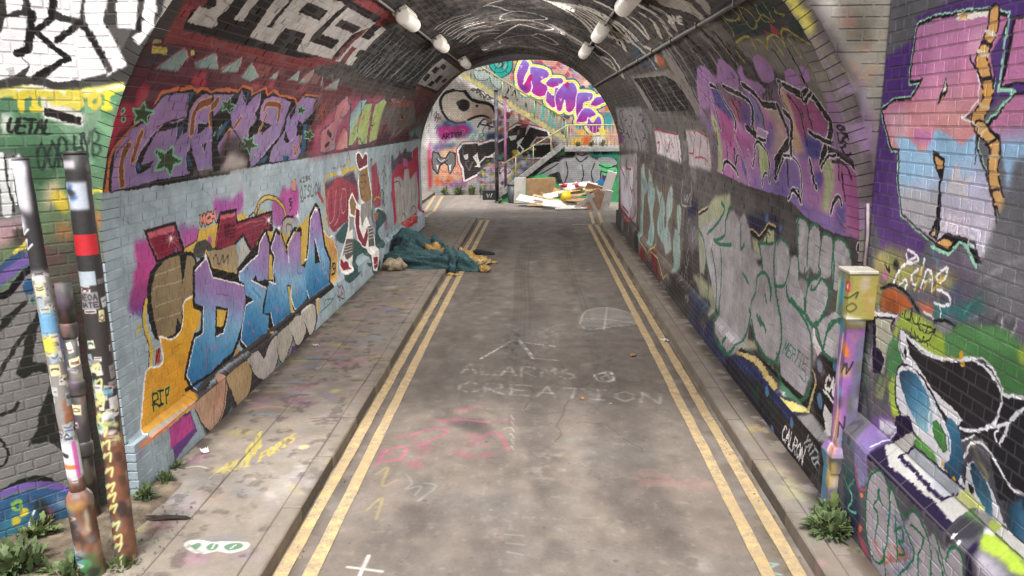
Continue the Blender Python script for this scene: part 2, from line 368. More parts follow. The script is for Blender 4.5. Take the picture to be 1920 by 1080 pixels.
# ---------------------------------------------------------------- brickwork
BR_L, BR_H, COURSE, JOINT = 0.215, 0.065, 0.075, 0.010
def lay(u0, u1, v0, v1, bond='english', keep=None, seed=1, course=COURSE):
    """brick centres and sizes on a (u, v) sheet"""
    r = random.Random(seed); out = []; row = 0; v = v0
    while v + course <= v1 + 0.02:
        head = bond == 'english' and row % 2 == 1
        L = 0.1125 if head else 0.225
        off = 0.05625 if head else (0.1125 * (row % 2) if bond == 'running' else 0.0)
        u = u0 - off
        while u < u1:
            a, b = max(u, u0), min(u + L, u1)
            if b - a > 0.04:
                c = ((a + b) / 2, v + course / 2)
                if keep is None or keep(c[0], c[1]): out.append((c[0], c[1], b - a - JOINT, course - JOINT))
            u += L
        v += course; row += 1
    return np.array(out)
def brickwork(parent, bricks, frame, mat, nmax=300, depth=0.0035, seed=3, jit=0.0008):
    """bricks: n x (u, v, w, h); frame(u, v) -> P, U, V, N arrays. The largest in view become single bricks, the rest one part."""
    r = np.random.default_rng(seed)
    P, U, V, N = frame(bricks[:, 0], bricks[:, 1]); n = len(bricks)
    w = bricks[:, 2] / 2; h = bricks[:, 3] / 2
    dep = depth + r.normal(0, jit, n); tilt = r.normal(0, 0.004, (n, 2)); rot = r.normal(0, 0.006, n)
    U2 = U + V * rot[:, None] + N * tilt[:, :1]; V2 = V - U * rot[:, None] + N * tilt[:, 1:]
    cs = []
    for sx, sy in ((-1, -1), (1, -1), (1, 1), (-1, 1)): cs.append(P + U2 * (sx * w)[:, None] + V2 * (sy * h)[:, None] - N * 0.006)
    e = 0.004
    for sx, sy in ((-1, -1), (1, -1), (1, 1), (-1, 1)): cs.append(P + U2 * (sx * (w - e))[:, None] + V2 * (sy * (h - e))[:, None] + N * dep[:, None])
    cs = np.stack(cs, 1)
    px, py, z = proj(cs[:, 4:].reshape(-1, 3)); px = px.reshape(n, 4); py = py.reshape(n, 4); z = z.reshape(n, 4)
    area = np.abs(np.sum(px * np.roll(py, -1, 1) - np.roll(px, -1, 1) * py, 1)) / 2
    cx, cy = px.mean(1), py.mean(1)
    vis = (z.min(1) > 0.2) & (cx > -20) & (cx < 1940) & (cy > -20) & (cy < 1100) & (((np.array(CAM_P) - P) * N).sum(1) > 0)
    area[~vis] = 0
    big = np.argsort(-area)[:nmax]; big = big[area[big] > 40]
    single = np.zeros(n, bool); single[big] = True
    V8 = cs[~single].reshape(-1, 3); k = len(V8) // 8
    base = np.array([(4, 5, 6, 7), (0, 1, 5, 4), (1, 2, 6, 5), (2, 3, 7, 6), (3, 0, 4, 7)])
    if k:
        me = bpy.data.meshes.new('brickwork'); F = (base[None] + (np.arange(k) * 8)[:, None, None]).reshape(-1, 4)
        me.vertices.add(len(V8)); me.vertices.foreach_set('co', V8.astype(np.float32).ravel())
        me.loops.add(F.size); me.loops.foreach_set('vertex_index', F.astype(np.int32).ravel())
        me.polygons.add(len(F)); me.polygons.foreach_set('loop_start', np.arange(0, F.size, 4, dtype=np.int32))
        me.update(calc_edges=True); me.materials.append(mat); me.polygons.foreach_set('use_smooth', np.zeros(len(F), bool))
        tag(link(bpy.data.objects.new('brickwork', me), parent), kind='stuff')
    unit = {}
    for i in big:
        key = (round(float(w[i]), 3), round(float(h[i]), 3))
        if key not in unit:
            a, b = key; q = a - e, b - e
            Vt = [(sx * a, sy * b, -0.006) for sx, sy in ((-1, -1), (1, -1), (1, 1), (-1, 1))] + [(sx * q[0], sy * q[1], depth) for sx, sy in ((-1, -1), (1, -1), (1, 1), (-1, 1))]
            unit[key] = mesh('brick', Vt, [tuple(f) for f in base] + [(3, 2, 1, 0)], mat)
        o = bpy.data.objects.new('brick', unit[key]); COL.objects.link(o); o.parent = parent
        zc = N[i] * (dep[i] / depth)
        o.matrix_basis = Matrix(((U2[i][0], V2[i][0], zc[0], P[i][0]), (U2[i][1], V2[i][1], zc[1], P[i][1]), (U2[i][2], V2[i][2], zc[2], P[i][2]), (0, 0, 0, 1)))
def planar(O, U, V, N):
    O, U, V, N = (np.array(k, float) for k in (O, U, V, N))
    def f(u, v):
        o = np.ones(len(u))[:, None]
        return O + U * u[:, None] + V * v[:, None], o * U, o * V, o * N
    return f

PAINT = """
p T 4b4340 100 0 0 2600,-1900,8200,0,0,1900,-8200,0
p T 93a3ab 100 0 0 2600,-3175,8200,0,0,1290,-8200,0
p T a9bac4 100 400 0 9750,-3175,1050,0,0,1325,-1050,0
n T 7f8c90 100 30 200/50/100 2600,-3175,8200,0,0,100,-8200,0
n T 5b4a52 100 20 100/50/100 2600,-3175,8200,0,0,75,-8200,0
g T b8438f-c03d86-7d3a80 100 18 0 3001,-2104,-112,-280,55,281,101,0,78,-116,-47,-53,-38,-71,-53,-16,-42,-45,-76,33,-20,24,25,47,32,31,6,52,33,10,0,48
p T b4509a 100 15 0 3335,-2120,185,-4,19,-82,-174,7
p T 8a5290 80 26 0 3317,-2111,30,25,27,9,36,-35,69,0,39,-21,-167,-7
p T 8a4d8f 85 40 0 3718,-1984,58,-38,137,-1,-7,-88,-150,24
s T 7e3f80 100 0 20 2875,-2378,0,0
s T 7e3f80 100 0 20 2903,-2377,0,0
s T 7e3f80 100 0 23 3479,-2112,0,0
s T 7e3f80 100 0 23 3393,-2089,0,0
s T 7e3f80 100 0 20 2853,-2386,0,0
s T 3a78b0 100 0 47 2923,-2387,0,0
S T c9ad2f 100 0 32 2895,-2454,25,18
p T a8459a 100 29 0 3712,-2016,97,-30,103,3,109,24,65,22,19,-73,-67,-71,-298,50,-30,23
g T b0478f-94588f 100 28 0 4818,-2078,-96,-224,-159,192,151,25,53,45,105,-34,83,36,26,19,73,-36,41,-48,-28,-139,-94,-33,-139,1,-210,-14,-83,68
S T 2b2726 100 0 63 4277,-2141,84,52,159,8,164,-42,90,-59,27,-58
S T cba63e 100 0 42 4277,-2141,84,52,159,8,164,-42,90,-59,27,-58
p T cba63e 100 0 0 4013,-2124,114,-3,12,-38,291,22,-5,-23,-270,-19,-132,17
S T 2b2726 100 0 16 4171,-2154,76,17,26,-26,36,18
p T 2b2726 100 0 0 3023,-2070,282,4,64,-143,-38,-21,-196,15,-37,-2
p T 92304a 100 0 0 3043,-2079,247,1,50,-126,-215,-3
p T c45a66 100 0 0 3046,-2083,237,1,9,-27,-234,3
p T 8c1f38 100 0 0 3079,-2111,200,-1,24,-80,-176,-5
s T c45a66 100 0 12 3058,-2105,57,-95
p T 2b2726 100 0 0 3786,-2084,217,-5,7,-69,543,-6,-12,-120,-95,5,-233,-65,-72,1,-90,88,-109,-26,-109,-10,-235,43
p T 8d2840 100 0 0 3804,-2100,186,-7,-5,-62,530,-8,-32,-91,-94,-11,-116,-29,-89,-23,-39,25,-70,73,-148,-35,-108,-9,-135,31
p T c45863 100 0 0 3801,-2104,186,-7,-3,-18,-203,6
s T b04a55 100 0 16 3989,-2192,145,6,250,-15
s T c45863 100 0 12 3804,-2106,-103,-139
s T 5b1c2c 100 0 22 3842,-2157,-16,-15,-5,-21,9,-17,16,14,5,22,-9,17
s T 5b1c2c 100 0 22 3852,-2213,12,54,21,-7,-3,-17,-24,-3,24,-8,-3,-16,-27,-3
s T 5b1c2c 100 0 22 3900,-2162,-7,-44,10,-12,15,10,11,43
s T 5b1c2c 100 0 22 3965,-2176,-13,9,-15,-9,4,-15,13,-6,2,-15,-16,-9,-12,9
S T 5b1c2c 100 0 18 3852,-2163,-27,-47,111,-17,19,47,-77,17,10,-36
p T d0a942 100 0 0 3529,-2138,223,2,-64,-114,-195,1,-134,38,9,14,132,13
s T 2b2726 100 0 10 3529,-2138,-24,-45,-137,-14
P T b8609a 100 0 0 3607,-2204,19,17,33,-5,-2,-33
s T 2b2726 100 0 58 3558,-2117,5,38,18,-22,18,23,3,-39
s T 2b2726 100 0 59 3665,-2083,-23,5,-23,-16,2,-15,20,-8,23,6
s T 2b2726 100 0 60 3680,-2116,1,39
s T 2b2726 100 0 60 3728,-2116,0,39
s T 2b2726 100 0 60 3681,-2097,47,0
s T dc8570 100 0 38 3558,-2117,5,38,18,-22,18,23,3,-39
s T dc8570 100 0 38 3665,-2083,-23,5,-23,-16,2,-15,20,-8,23,6
s T dc8570 100 0 39 3680,-2116,1,39
s T dc8570 100 0 39 3728,-2116,0,39
s T dc8570 100 0 39 3681,-2097,47,0
P T 2b2726 100 0 0 3105,-2219,105,19,113,-8,142,-36,1,-95,-36,-100,-105,-7,-27,-30,-19,-57,-72,-29,-97,10,-87,34,-32,85,4,94,30,77,43,31
G T 917b59-8a7554 100 0 0 3207,-2217,-67,-308,3,294,76,14,100,-7,130,-31,-13,-91,-24,-80,-94,-1,-37,-45,-20,-50,-70,-25,-79,6,-61,20,-18,77,-6,75,15,70,48,47
p T 2b2726 100 0 0 3316,-2209,76,-20,-47,-74,-33,-51,0,58
p T 2b2726 100 0 0 3200,-2548,31,64,35,-46,-26,1,-18,-25
s T b7a486 100 0 8 3078,-2267,231,-4
s T b7a486 100 0 6 3045,-2313,290,-24
s T b7a486 100 0 6 3051,-2391,242,-17
s T b7a486 100 0 6 3050,-2448,216,-23
P T 4d4a48 100 0 0 3452,-2242,23,40,61,14,86,-18,68,-51,179,-29,-6,-27,-180,24,-84,-24,-82,41
S T d2ad3a 100 0 50 2986,-2353,-28,-55,3,-62,11,-36,14,-50,-18,-69
S T 2b2726 100 0 9 2973,-2339,-32,-64,1,-67,24,-52,0,-40,-16,-57
g T dca326-d99420-e0a02a 100 0 0 3285,-2442,-345,-458,-18,276,54,-5,66,-16,33,15,-2,65,-9,37,26,-2,78,-36,90,11,31,56,11,53,43,21,69,1,67,-59,-35,-95,-69,-19,-68,-88,-63,-56,88,-120,-19,-19,-256,8,-222,8,64,194,38,41
n T a89a30 50 0 200/55/100 2992,-2558,206,-44,39,-62,-217,28
p T b23c36 100 0 0 3020,-2572,34,1,-6,-57,-49,-2
s T 2b2726 100 0 12 3045,-2574,-46,-55
S T e6dad0 100 0 20 2827,-2863,23,58,47,124,29,50,50,-1,66,-14,30,16,0,36,-7,54,5,14,86,-37,92,8,41,56,11,53,43,21,72,-1
s T b6b03a 100 0 38 2949,-2812,7,73,43,-12,0,-25,-43,-1,41,-36
s T b6b03a 100 0 39 3023,-2749,-7,-60
s T b6b03a 100 0 39 3001,-2741,51,-12
s T b6b03a 100 0 39 2992,-2809,46,-5
s T b6b03a 100 0 39 3067,-2822,2,65,29,-4,-11,-24,-22,-3
s T 2b2726 100 0 16 2946,-2811,7,73,43,-12,0,-25,-43,-1,41,-36
s T 2b2726 100 0 16 3020,-2748,-8,-60
s T 2b2726 100 0 16 2998,-2740,50,-12
s T 2b2726 100 0 16 2989,-2807,46,-6
s T 2b2726 100 0 17 3063,-2821,3,66,29,-5,-11,-23,-23,-4
p T c9a13a 100 0 0 3584,-2239,115,-52,256,-103,-1,-46,-300,90,-102,33
p T a08a66 100 0 0 3613,-2250,156,-20,176,-1,40,-71,-29,-88,-238,74,-107,27
p T a9a49e 100 6 0 3967,-2382,35,74,61,62,46,-58,41,-44
S T 51483f 100 0 18 3665,-2299,35,14,22,-51,58,37,0,-41,66,30,-18,-46
p T c7a23b 100 0 0 3941,-2413,283,75,147,78,155,-30,74,5,190,-69,142,23,178,11,181,42,160,52,167,-121,43,-227,-1009,94
g T cc9833-d09a35 100 0 0 5734,-2413,17,-458,-245,499,167,-63,44,-57,201,-72,91,-100,-59,-195,-229,-7,51,128,-105,153,-78,102
S T dcd3c6 100 0 21 5521,-2384,132,-58,99,-65,155,-13,4,-74,90,-69,-61,-183
S T 2b2726 100 0 24 5786,-2804,99,-9,35,68,-99,13,31,-43,61,-1
s T 2b2726 100 0 100 3450,-2317,133,36,55,-106,196,-62,186,-64,12,-73,-41,-65,-61,-73,-67,-51,-73,-40,-240,-15,-218,-28,-64,90,40,57,40,45,42,39,81,3,34,122,-87,37,32,148
s T 2b2726 100 0 113 3966,-2428,302,45,33,56,111,49,47,-82,-57,-195,-177,25,-18,35,-71,-10,228,-98,-81,-81,-22,-44,135,-49,-54,-59,-79,-23,-281,14,-62,54,35,75,71,94,116,-1,-110,56,-5,64,-61,31,0,44
s T 2b2726 100 0 125 4498,-2497,47,49,-58,67,108,77,69,-31,104,-144,25,65,150,66,132,-21,-35,-221,74,-25,33,-136,-20,-90,-265,-12,-77,100,33,73,-94,20,46,-187,-342,-6,-28,91,-118,30,84,116,51,44,105,-37,-24,112
s T 2b2726 100 0 141 5178,-2579,71,91,74,178,147,63,78,-43,85,-280,125,-124,-59,-165,-528,10,-32,62,-31,147,70,61
p T 2b2726 100 0 0 3567,-2320,415,-122,43,-68,-381,115
p T d1a93c 100 0 0 4447,-2415,36,-6,-5,-154,-71,19
p T c9a23b 100 0 0 5079,-2397,140,-21,-64,-166,-115,-6
p T c9a23b 100 0 0 4737,-2674,58,-6,22,-183,-53,13
p T c9a23b 100 0 0 4350,-2831,20,-46,-61,17
p T c48a3a 100 0 0 3846,-2810,48,-37,-41,-17,-44,10
p T 2b2726 100 0 0 4204,-2335,99,15,-11,-52,-336,-58,-12,31
g T 95699f-8f73ab-6a9cc0-3a83b4-2a6aa0 100 0 0 3693,-2317,-217,-563,-26,563,133,36,55,-106,196,-62,186,-64,12,-73,-41,-65,-61,-73,-67,-51,-73,-40,-240,-15,-218,-28,-64,90,40,57,40,45,42,39,81,3,34,122,-87,37
g T 95699f-8f73ab-6a9cc0-3a83b4-2a6aa0 100 0 0 4301,-2281,-289,-564,-46,417,302,45,33,56,111,49,47,-82,-57,-195,-177,25,-18,35,-71,-10,228,-98,-81,-81,-22,-44,135,-49,-54,-59,-79,-23,-281,14,-62,54,35,75,71,94,116,-1,-110,56,-5,64,-61,31
g T 95699f-8f73ab-6a9cc0-3a83b4-2a6aa0 100 0 0 4766,-2342,-121,-560,-147,405,47,49,-58,67,108,77,69,-31,104,-144,25,65,150,66,132,-21,-35,-221,74,-25,33,-136,-20,-90,-265,-12,-77,100,33,73,-94,20,46,-187,-342,-6,-28,91,-118,30,84,116,51,44,105,-37
g T 95699f-8f73ab-6a9cc0-3a83b4-2a6aa0 100 0 0 5444,-2258,2,-637,-268,316,71,91,74,178,147,63,78,-43,85,-280,125,-124,-59,-165,-528,10,-32,62,-31,147
p T 2b2726 100 0 0 3639,-2531,151,-55,-22,-44,-60,-62,-106,14
p T d1a536 100 0 0 3651,-2550,114,-38,-58,-64,-75,15
p T 2b2726 100 0 0 5383,-2461,144,-193,-159,15
p T 2b2726 100 0 0 4029,-2563,113,-60,-116,1
p T 2b2726 100 0 0 4207,-2495,18,-35,177,-25,-22,-31,-27,-15,-217,96
p T 2b2726 100 0 0 4365,-2761,35,-1,28,-91,-52,-18,-34,35
s T e8e4e0 100 0 14 3450,-2317,133,36,55,-106,196,-62,186,-64
s T e8e4e0 100 0 13 3505,-2502,-34,-122,-81,-3,-42,-39,-40,-45,-40,-57,64,-90
s T e8e4e0 100 0 14 3789,-2589,-21,-41,-64,-60,-89,12
s T e8e4e0 100 0 16 3966,-2428,302,45,33,56,111,49
s T e8e4e0 100 0 16 4136,-2505,225,-95
s T e8e4e0 100 0 15 4142,-2623,-116,1,-71,-94,-35,-75,62,-54
s T e8e4e0 100 0 15 3966,-2472,0,44
s T e8e4e0 100 0 17 4476,-2599,22,102,47,49,-58,67,108,77
s T e8e4e0 100 0 18 4793,-2527,0,113,150,66
s T e8e4e0 100 0 18 4785,-2753,70,-95
s T e8e4e0 100 0 18 4818,-2680,-33,-73
s T e8e4e0 100 0 16 4428,-2853,-28,91
s T e8e4e0 100 0 17 4406,-2569,116,-40
s T e8e4e0 100 0 19 5124,-2569,67,-7,58,88,74,178,147,63
s T e8e4e0 100 0 20 5400,-2464,100,-181
s T e8e4e0 100 0 19 5139,-2787,32,-60
s T 3b7cae 100 0 42 4091,-2434,0,0
s T 3b7cae 100 0 44 4349,-2425,0,0
s T 3b7cae 100 0 47 4612,-2344,0,0
s T 3b7cae 100 0 47 4628,-2384,0,0
s T 3b7cae 100 0 50 4930,-2406,1,0
s T 3b7cae 100 0 54 5355,-2390,0,0
s T 3b7cae 100 0 54 5357,-2428,0,-1
s T 3b7cae 100 0 42 4053,-2442,0,0
S T 3a7fb0 100 0 27 4137,-2549,63,-45,57,-37
S T 3a7fb0 100 0 16 3855,-2516,13,-68,-62,-77
S T 3a7fb0 100 0 21 4971,-2550,-9,-71,92,-27
S T 3a7fb0 100 0 19 5305,-2516,-32,-70
S T 8f5f9c 100 0 13 4617,-2553,-18,-140
s T 9a5f9e 100 0 49 4041,-2728,0,0
s T 9a5f9e 100 0 50 4105,-2791,0,0
s T 9a5f9e 100 0 54 4495,-2744,0,0
s T 9a5f9e 100 0 54 4518,-2775,0,0
s T 9a5f9e 100 0 58 4908,-2736,0,0
s T 9a5f9e 100 0 45 3595,-2731,0,0
s T 9a5f9e 100 0 64 5421,-2765,0,0
s T 9a5f9e 100 0 65 5506,-2698,0,0
s T 9a5f9e 100 0 67 5664,-2702,0,0
S T a35ca0 100 0 17 3501,-2693,-38,-108
s T a35ca0 100 0 44 3550,-2721,0,0
s T a35ca0 100 0 44 3551,-2823,0,0
p T f0ece8 80 4 0 4481,-2216,80,-17,-75,21
p T f0ece8 80 3 0 4477,-2215,73,-48,-61,49
p T f0ece8 80 3 0 4477,-2213,-10,-27,23,25
p T f0ece8 80 3 0 4479,-2212,-100,-21,109,17
p T f0ece8 80 3 0 4483,-2212,-80,7,80,-12
p T f0ece8 80 3 0 4488,-2213,-105,40,96,-43
p T f0ece8 80 3 0 4490,-2215,-19,30,6,-29
p T f0ece8 80 4 0 4489,-2216,66,36,-78,-32
p T f0ece8 80 4 0 4485,-2217,77,4,-81,1
s T efe6e4 90 26 50 4483,-2214,0,0
p T f0ece8 80 4 0 5474,-2265,80,-13,-73,18
p T f0ece8 80 4 0 5468,-2262,65,-41,-46,41
p T f0ece8 80 4 0 5468,-2260,-19,-21,38,17
p T f0ece8 80 4 0 5473,-2259,-116,-7,125,1
p T f0ece8 80 4 0 5481,-2260,-78,13,71,-18
p T f0ece8 80 4 0 5487,-2262,-65,40,46,-40
p T f0ece8 80 4 0 5487,-2264,19,21,-38,-17
p T f0ece8 80 4 0 5482,-2265,121,7,-130,-1
s T efe6e4 90 31 60 5477,-2262,0,0
p T f0ece8 80 4 0 4647,-2285,58,-12,-53,16
p T f0ece8 80 4 0 4642,-2283,23,-35,-8,34
p T f0ece8 80 4 0 4645,-2281,-41,-9,50,4
p T f0ece8 80 4 0 4652,-2281,-92,20,87,-24
p T f0ece8 80 4 0 4657,-2284,-16,21,1,-20
p T f0ece8 80 4 0 4654,-2286,73,15,-82,-10
s T efe6e4 90 27 51 4650,-2283,0,0
p T f0ece8 80 3 0 3248,-2138,66,-18,-64,21
p T f0ece8 80 3 0 3246,-2137,74,-52,-68,53
p T f0ece8 80 3 0 3245,-2136,12,-34,-4,33
p T f0ece8 80 3 0 3246,-2135,-41,-47,47,45
p T f0ece8 80 3 0 3247,-2135,-52,-15,56,12
p T f0ece8 80 3 0 3249,-2135,-111,3,111,-6
p T f0ece8 80 3 0 3250,-2135,-64,18,62,-21
p T f0ece8 80 3 0 3252,-2136,-73,50,67,-51
p T f0ece8 80 3 0 3253,-2137,-14,34,6,-33
p T f0ece8 80 3 0 3252,-2137,40,47,-46,-45
p T f0ece8 80 3 0 3251,-2138,54,16,-58,-13
p T f0ece8 80 3 0 3249,-2138,118,-4,-118,7
s T efe6e4 90 20 38 3249,-2136,0,0
s T dfe6ee 80 41 48 3576,-2276,0,-1
p T f0ece8 80 3 0 3576,-2272,43,-11,-40,14
p T f0ece8 80 3 0 3573,-2270,25,-34,-16,34
p T f0ece8 80 3 0 3574,-2269,-22,-14,29,11
p T f0ece8 80 3 0 3577,-2268,-71,6,72,-10
p T f0ece8 80 3 0 3581,-2269,-33,17,26,-19
p T f0ece8 80 3 0 3582,-2271,8,31,-17,-29
p T f0ece8 80 3 0 3580,-2272,37,6,-41,-2
s T efe6e4 90 21 41 3578,-2270,0,0
s T 3f6f9f 100 20 38 3282,-2189,0,0
p T f0ece8 80 4 0 5032,-2258,84,-16,-78,20
p T f0ece8 80 4 0 5027,-2256,51,-47,-35,47
p T f0ece8 80 4 0 5028,-2254,-40,-19,54,15
p T f0ece8 80 4 0 5034,-2254,-137,8,139,-13
p T f0ece8 80 4 0 5041,-2255,-64,24,52,-26
p T f0ece8 80 4 0 5043,-2257,12,43,-29,-41
p T f0ece8 80 4 0 5039,-2259,71,9,-80,-4
s T efe6e4 90 29 55 5035,-2256,0,0
s T c9a43c 100 0 20 4801,-2240,-136,-87,92,-116,293,122
p T 99928a 100 0 0 4706,-2316,27,63,108,12,106,-22,-38,-47,-134,-50
S T 2b2726 100 0 26 4701,-2341,17,82,84,23,148,-14
S T 2b2726 100 0 13 4782,-2327,24,48,103,-31,-48,-28
S T 2b2726 80 0 17 4880,-2131,61,-1,-64,-13,74,-12,-64,-12,59,-12,-67,-26
s T 5a5f62 100 0 23 5155,-2076,-30,-23,-4,-32,23,-24,33,24,4,31,-26,24
s T 5a5f62 100 0 24 5226,-2156,12,80
s T 5a5f62 100 0 24 5218,-2076,39,0
s T 5a5f62 100 0 24 5207,-2155,39,-1
s T 5a5f62 100 0 24 5356,-2088,-33,12,-31,-16,14,-20,32,-9,7,-20,-34,-16,-30,12
s T 5a5f62 100 0 24 5377,-2076,-12,-82,68,-1
s T 5a5f62 100 0 25 5502,-2076,-34,-25,-5,-33,27,-26,37,25,5,34,-30,25
s T 5a5f62 100 0 25 5559,-2076,2,-85,32,51,12,-51,27,85
s T 565b5e 100 0 18 5124,-2046,-1,29
s T 565b5e 100 0 18 5170,-2015,-46,-18,48,-12
s T 565b5e 100 0 18 5211,-2044,-2,30
s T 565b5e 100 0 18 5194,-2014,29,1
s T 565b5e 100 0 18 5196,-2044,29,0
s T 565b5e 100 0 19 5298,-2015,-25,3,-22,-6,13,-8,25,-2,8,-7,-22,-7,-25,4
s T 565b5e 100 0 19 5315,-2041,-2,31
s T 565b5e 100 0 19 5364,-2009,-50,-18,52,-13
S T 2b2726 100 0 13 4948,-2023,77,9,1,-68,-78,7,0,52
P T c08a74 100 0 0 4948,-2023,77,9,1,-68,-78,7
S T 5f6c72 100 0 24 5127,-2165,48,-10,24,32
p T 4a4145 100 10 0 3317,-2862,115,-12,187,-10,120,-2,-49,-228,-110,-28,-217,22,-43,72,-80,150
p T 443d40 100 12 0 3543,-2862,366,-5,638,-9,664,5,38,-135,-122,-103,-475,-7,-238,-26,-481,24,-375,27,-57,37
p T 8d7f8a 100 26 0 4450,-2976,331,-53,-122,-53,-284,-14
p T 3f8a70 100 11 0 3568,-3123,45,53,53,8,5,-59
p T 7f96a4 100 11 0 3835,-3119,184,24,13,-36,-163,-9
p T 5e3f70 100 0 0 4641,-3041,105,-23,-67,-51,-61,28
p T 8e6a94 100 19 0 4334,-3065,94,-14,-37,-56,-92,15
p T 3f8a70 100 13 0 4365,-3033,47,-7,1,-51,-53,34
S T 2b2726 100 0 26 3241,-2892,357,-13,-18,-124,-94,-60,-93,4,-79,65,-52,85,-21,43
P T b38d70 100 0 0 3241,-2892,357,-13,-18,-124,-94,-60,-93,4,-79,65,-52,85
n T b8604e 70 0 120/50/100 3338,-2962,116,-18,21,-49,-131,25
p T 6a3f88 100 0 0 2995,-2904,208,-11,48,-109,-228,-39
p T c2408f 100 0 0 3000,-2910,195,-7,36,-87,-231,0
p T 3b3340 100 0 0 3061,-2890,149,-22,-8,-6,-126,15
s T de8f68 100 11 53 2765,-2885,200,-8,276,1
p T d8b24a 100 0 0 3062,-2884,127,-4,29,-17,-147,8
p T 9a8bb0 70 22 0 2735,-2885,51,-23,-22,-30,-28,13
S T 2b2726 100 0 32 3631,-2892,299,-11,7,-124,-85,-60,-121,-1,-58,96,-42,100
P T ab8d60 100 0 0 3631,-2892,299,-11,7,-124,-85,-60,-121,-1,-58,96
S T 2b2726 100 0 31 3914,-2890,149,0,71,-62,30,-10,100,54,130,9,-16,-130,-108,-65,-143,12,-131,73,-46,62,-36,57
P T aaa09a 100 0 0 3914,-2890,149,0,71,-62,30,-10,100,54,130,9,-16,-130,-108,-65,-143,12,-131,73,-46,62
S T 2b2726 100 0 33 4394,-2900,226,6,51,-85,-24,-37,-185,-74,-78,92,10,98
P T a39b8c 100 0 0 4394,-2900,226,6,51,-85,-24,-37,-185,-74,-78,92
S T 2b2726 100 0 35 4622,-2887,275,-8,72,-104,-79,-61,-131,-9,-73,85,-64,97
P T aca296 100 0 0 4622,-2887,275,-8,72,-104,-79,-61,-131,-9,-73,85
S T 2b2726 100 0 37 4871,-2881,292,-5,45,-109,-65,-71,-104,-11,-68,87,-100,109
P T ada599 100 0 0 4871,-2881,292,-5,45,-109,-65,-71,-104,-11,-68,87
S T 2b2726 100 0 27 3508,-2877,100,0,-27,-110,-65,-73,-81,-8,73,191
P T b8866c 100 0 0 3508,-2877,100,0,-27,-110,-65,-73,-81,-8
p T b59a9c 100 0 0 5227,-2874,89,-7,-13,-109,-65,11
p T cfae3c 100 0 0 5269,-2879,47,-4,-21,-98,-40,5
S T 2d7a5a 100 0 15 5320,-2990,290,5,162,25
S T 2d7a5a 100 0 15 5427,-2982,47,50,216,-41,84,23
S T 4a4a4a 100 0 21 5836,-2942,42,-96,105,96,41,-108,-216,71
s T 2b2726 100 0 28 3242,-2825,305,-19,423,-11,410,0,480,-10,320,2,533,-5
x T ghostL 0 0 0 0,0
P T 3e5d5c 100 0 0 6005,-2517,397,51,71,-97,169,-104,615,-157,197,70,114,240,385,-58,86,-91,-452,-59,168,-130,-333,-51,100,-121,-143,-76,-233,33,-82,152,-252,92,-215,-54,34,-76,-382,-12,-199,84,269,34,167,126,-255,85,-199,53
P T 8fa3a8 100 0 0 6659,-2819,258,-10,-69,-71,-265,-43,-35,64
P T 3e5d5c 100 0 0 6897,-2921,214,-40,-62,-25
P T 3e5d5c 100 0 0 7435,-2841,392,4,-83,-67,-130,8
p T 5f4558 100 27 0 5733,-2090,526,10,406,16,133,-110,21,-139,-1058,85
S T c9aa3f 100 0 45 5703,-2415,-16,176,44,130,93,60,230,-1
S T c9aa3f 100 0 44 6238,-2068,229,81,61,23
S T c9aa3f 100 0 62 6281,-2071,196,29,334,-9
S T c9aa3f 100 0 20 5696,-2279,26,-129,133,-77
g T a8444f-8f3548 100 0 0 6012,-2112,117,-402,-351,362,153,16,123,61,184,-14,553,-119,-4,-136,-311,11,-50,-125,-288,-16,-208,-22,-138,69,-47,124
p T a34a58 100 0 0 7410,-2075,240,36,82,-158,77,-96,-9,-195,-288,6,-117,162
p T a34a58 100 0 0 5518,-2147,53,14,120,-87,-23,-27
S T caa0a2 85 0 15 5830,-2166,-41,-103,25,-141,144,42,73,153,50,47
S T caa0a2 85 0 16 6236,-2213,-47,-121,75,-50,99,52,5,128,-104,20
S T caa0a2 85 0 16 5941,-2447,174,59,71,138
S T caa0a2 85 0 17 6551,-2198,-70,-114
S T 5e2a38 100 0 21 5924,-2165,-14,-157
S T 5e2a38 100 0 21 6123,-2162,-44,-201
S T 5e2a38 100 0 22 6441,-2178,-30,-246
S T 5e2a38 100 0 26 7529,-2107,5,-276
S T 5e2a38 100 0 26 7775,-2148,-118,-247
p T b7b3b0 100 8 0 6074,-2057,89,81,118,-95
S T b3424f 100 0 22 6422,-1985,20,84,92,-79
S T c9aa3f 100 0 29 7468,-2402,192,19,154,-41
S T a33d4c 100 0 27 7900,-2182,145,43,-95,-126
p T ded8d0 100 0 0 6710,-1912,127,12,184,-59,87,42,106,-22,51,-128,46,-99,84,-154,-31,-145,-171,-115,231,-170,30,-145,12,-93,-143,-89,-170,40,-51,164,-45,57,-179,53,-185,99,-72,125,-82,66,16,-147,-33,-152,-168,-126,-238,25,-88,81,37,78,218,113,109,93,55,210,142,58,171,-112,120,-36,-57,212,65,97,-137,87
p T 7d3440 100 0 0 6750,-1925,96,8,166,-59,89,42,96,-16,37,-91,-346,-20,-112,68
p T 94714c 100 0 0 6888,-2079,349,14,46,-99,72,-152,-2,-62,-232,-12,-203,56,-52,120
p T 8d6a48 100 0 0 6481,-2312,113,49,125,-96,-79,-93,-135,39
S T 4a3526 100 0 15 6912,-2114,49,-18,54,10
S T 4a3526 100 0 15 7043,-2118,51,-17,56,10
S T 4a3526 100 0 15 6926,-2173,49,-18,55,10
S T 4a3526 100 0 15 7058,-2177,50,-18,57,10
S T 4a3526 100 0 15 6950,-2233,49,-18,56,10
S T 4a3526 100 0 15 6951,-2302,49,-19,56,9
p T 8e8884 100 0 0 6908,-2379,445,1,-12,-110,-145,-80,-100,61,-179,-73,-57,101
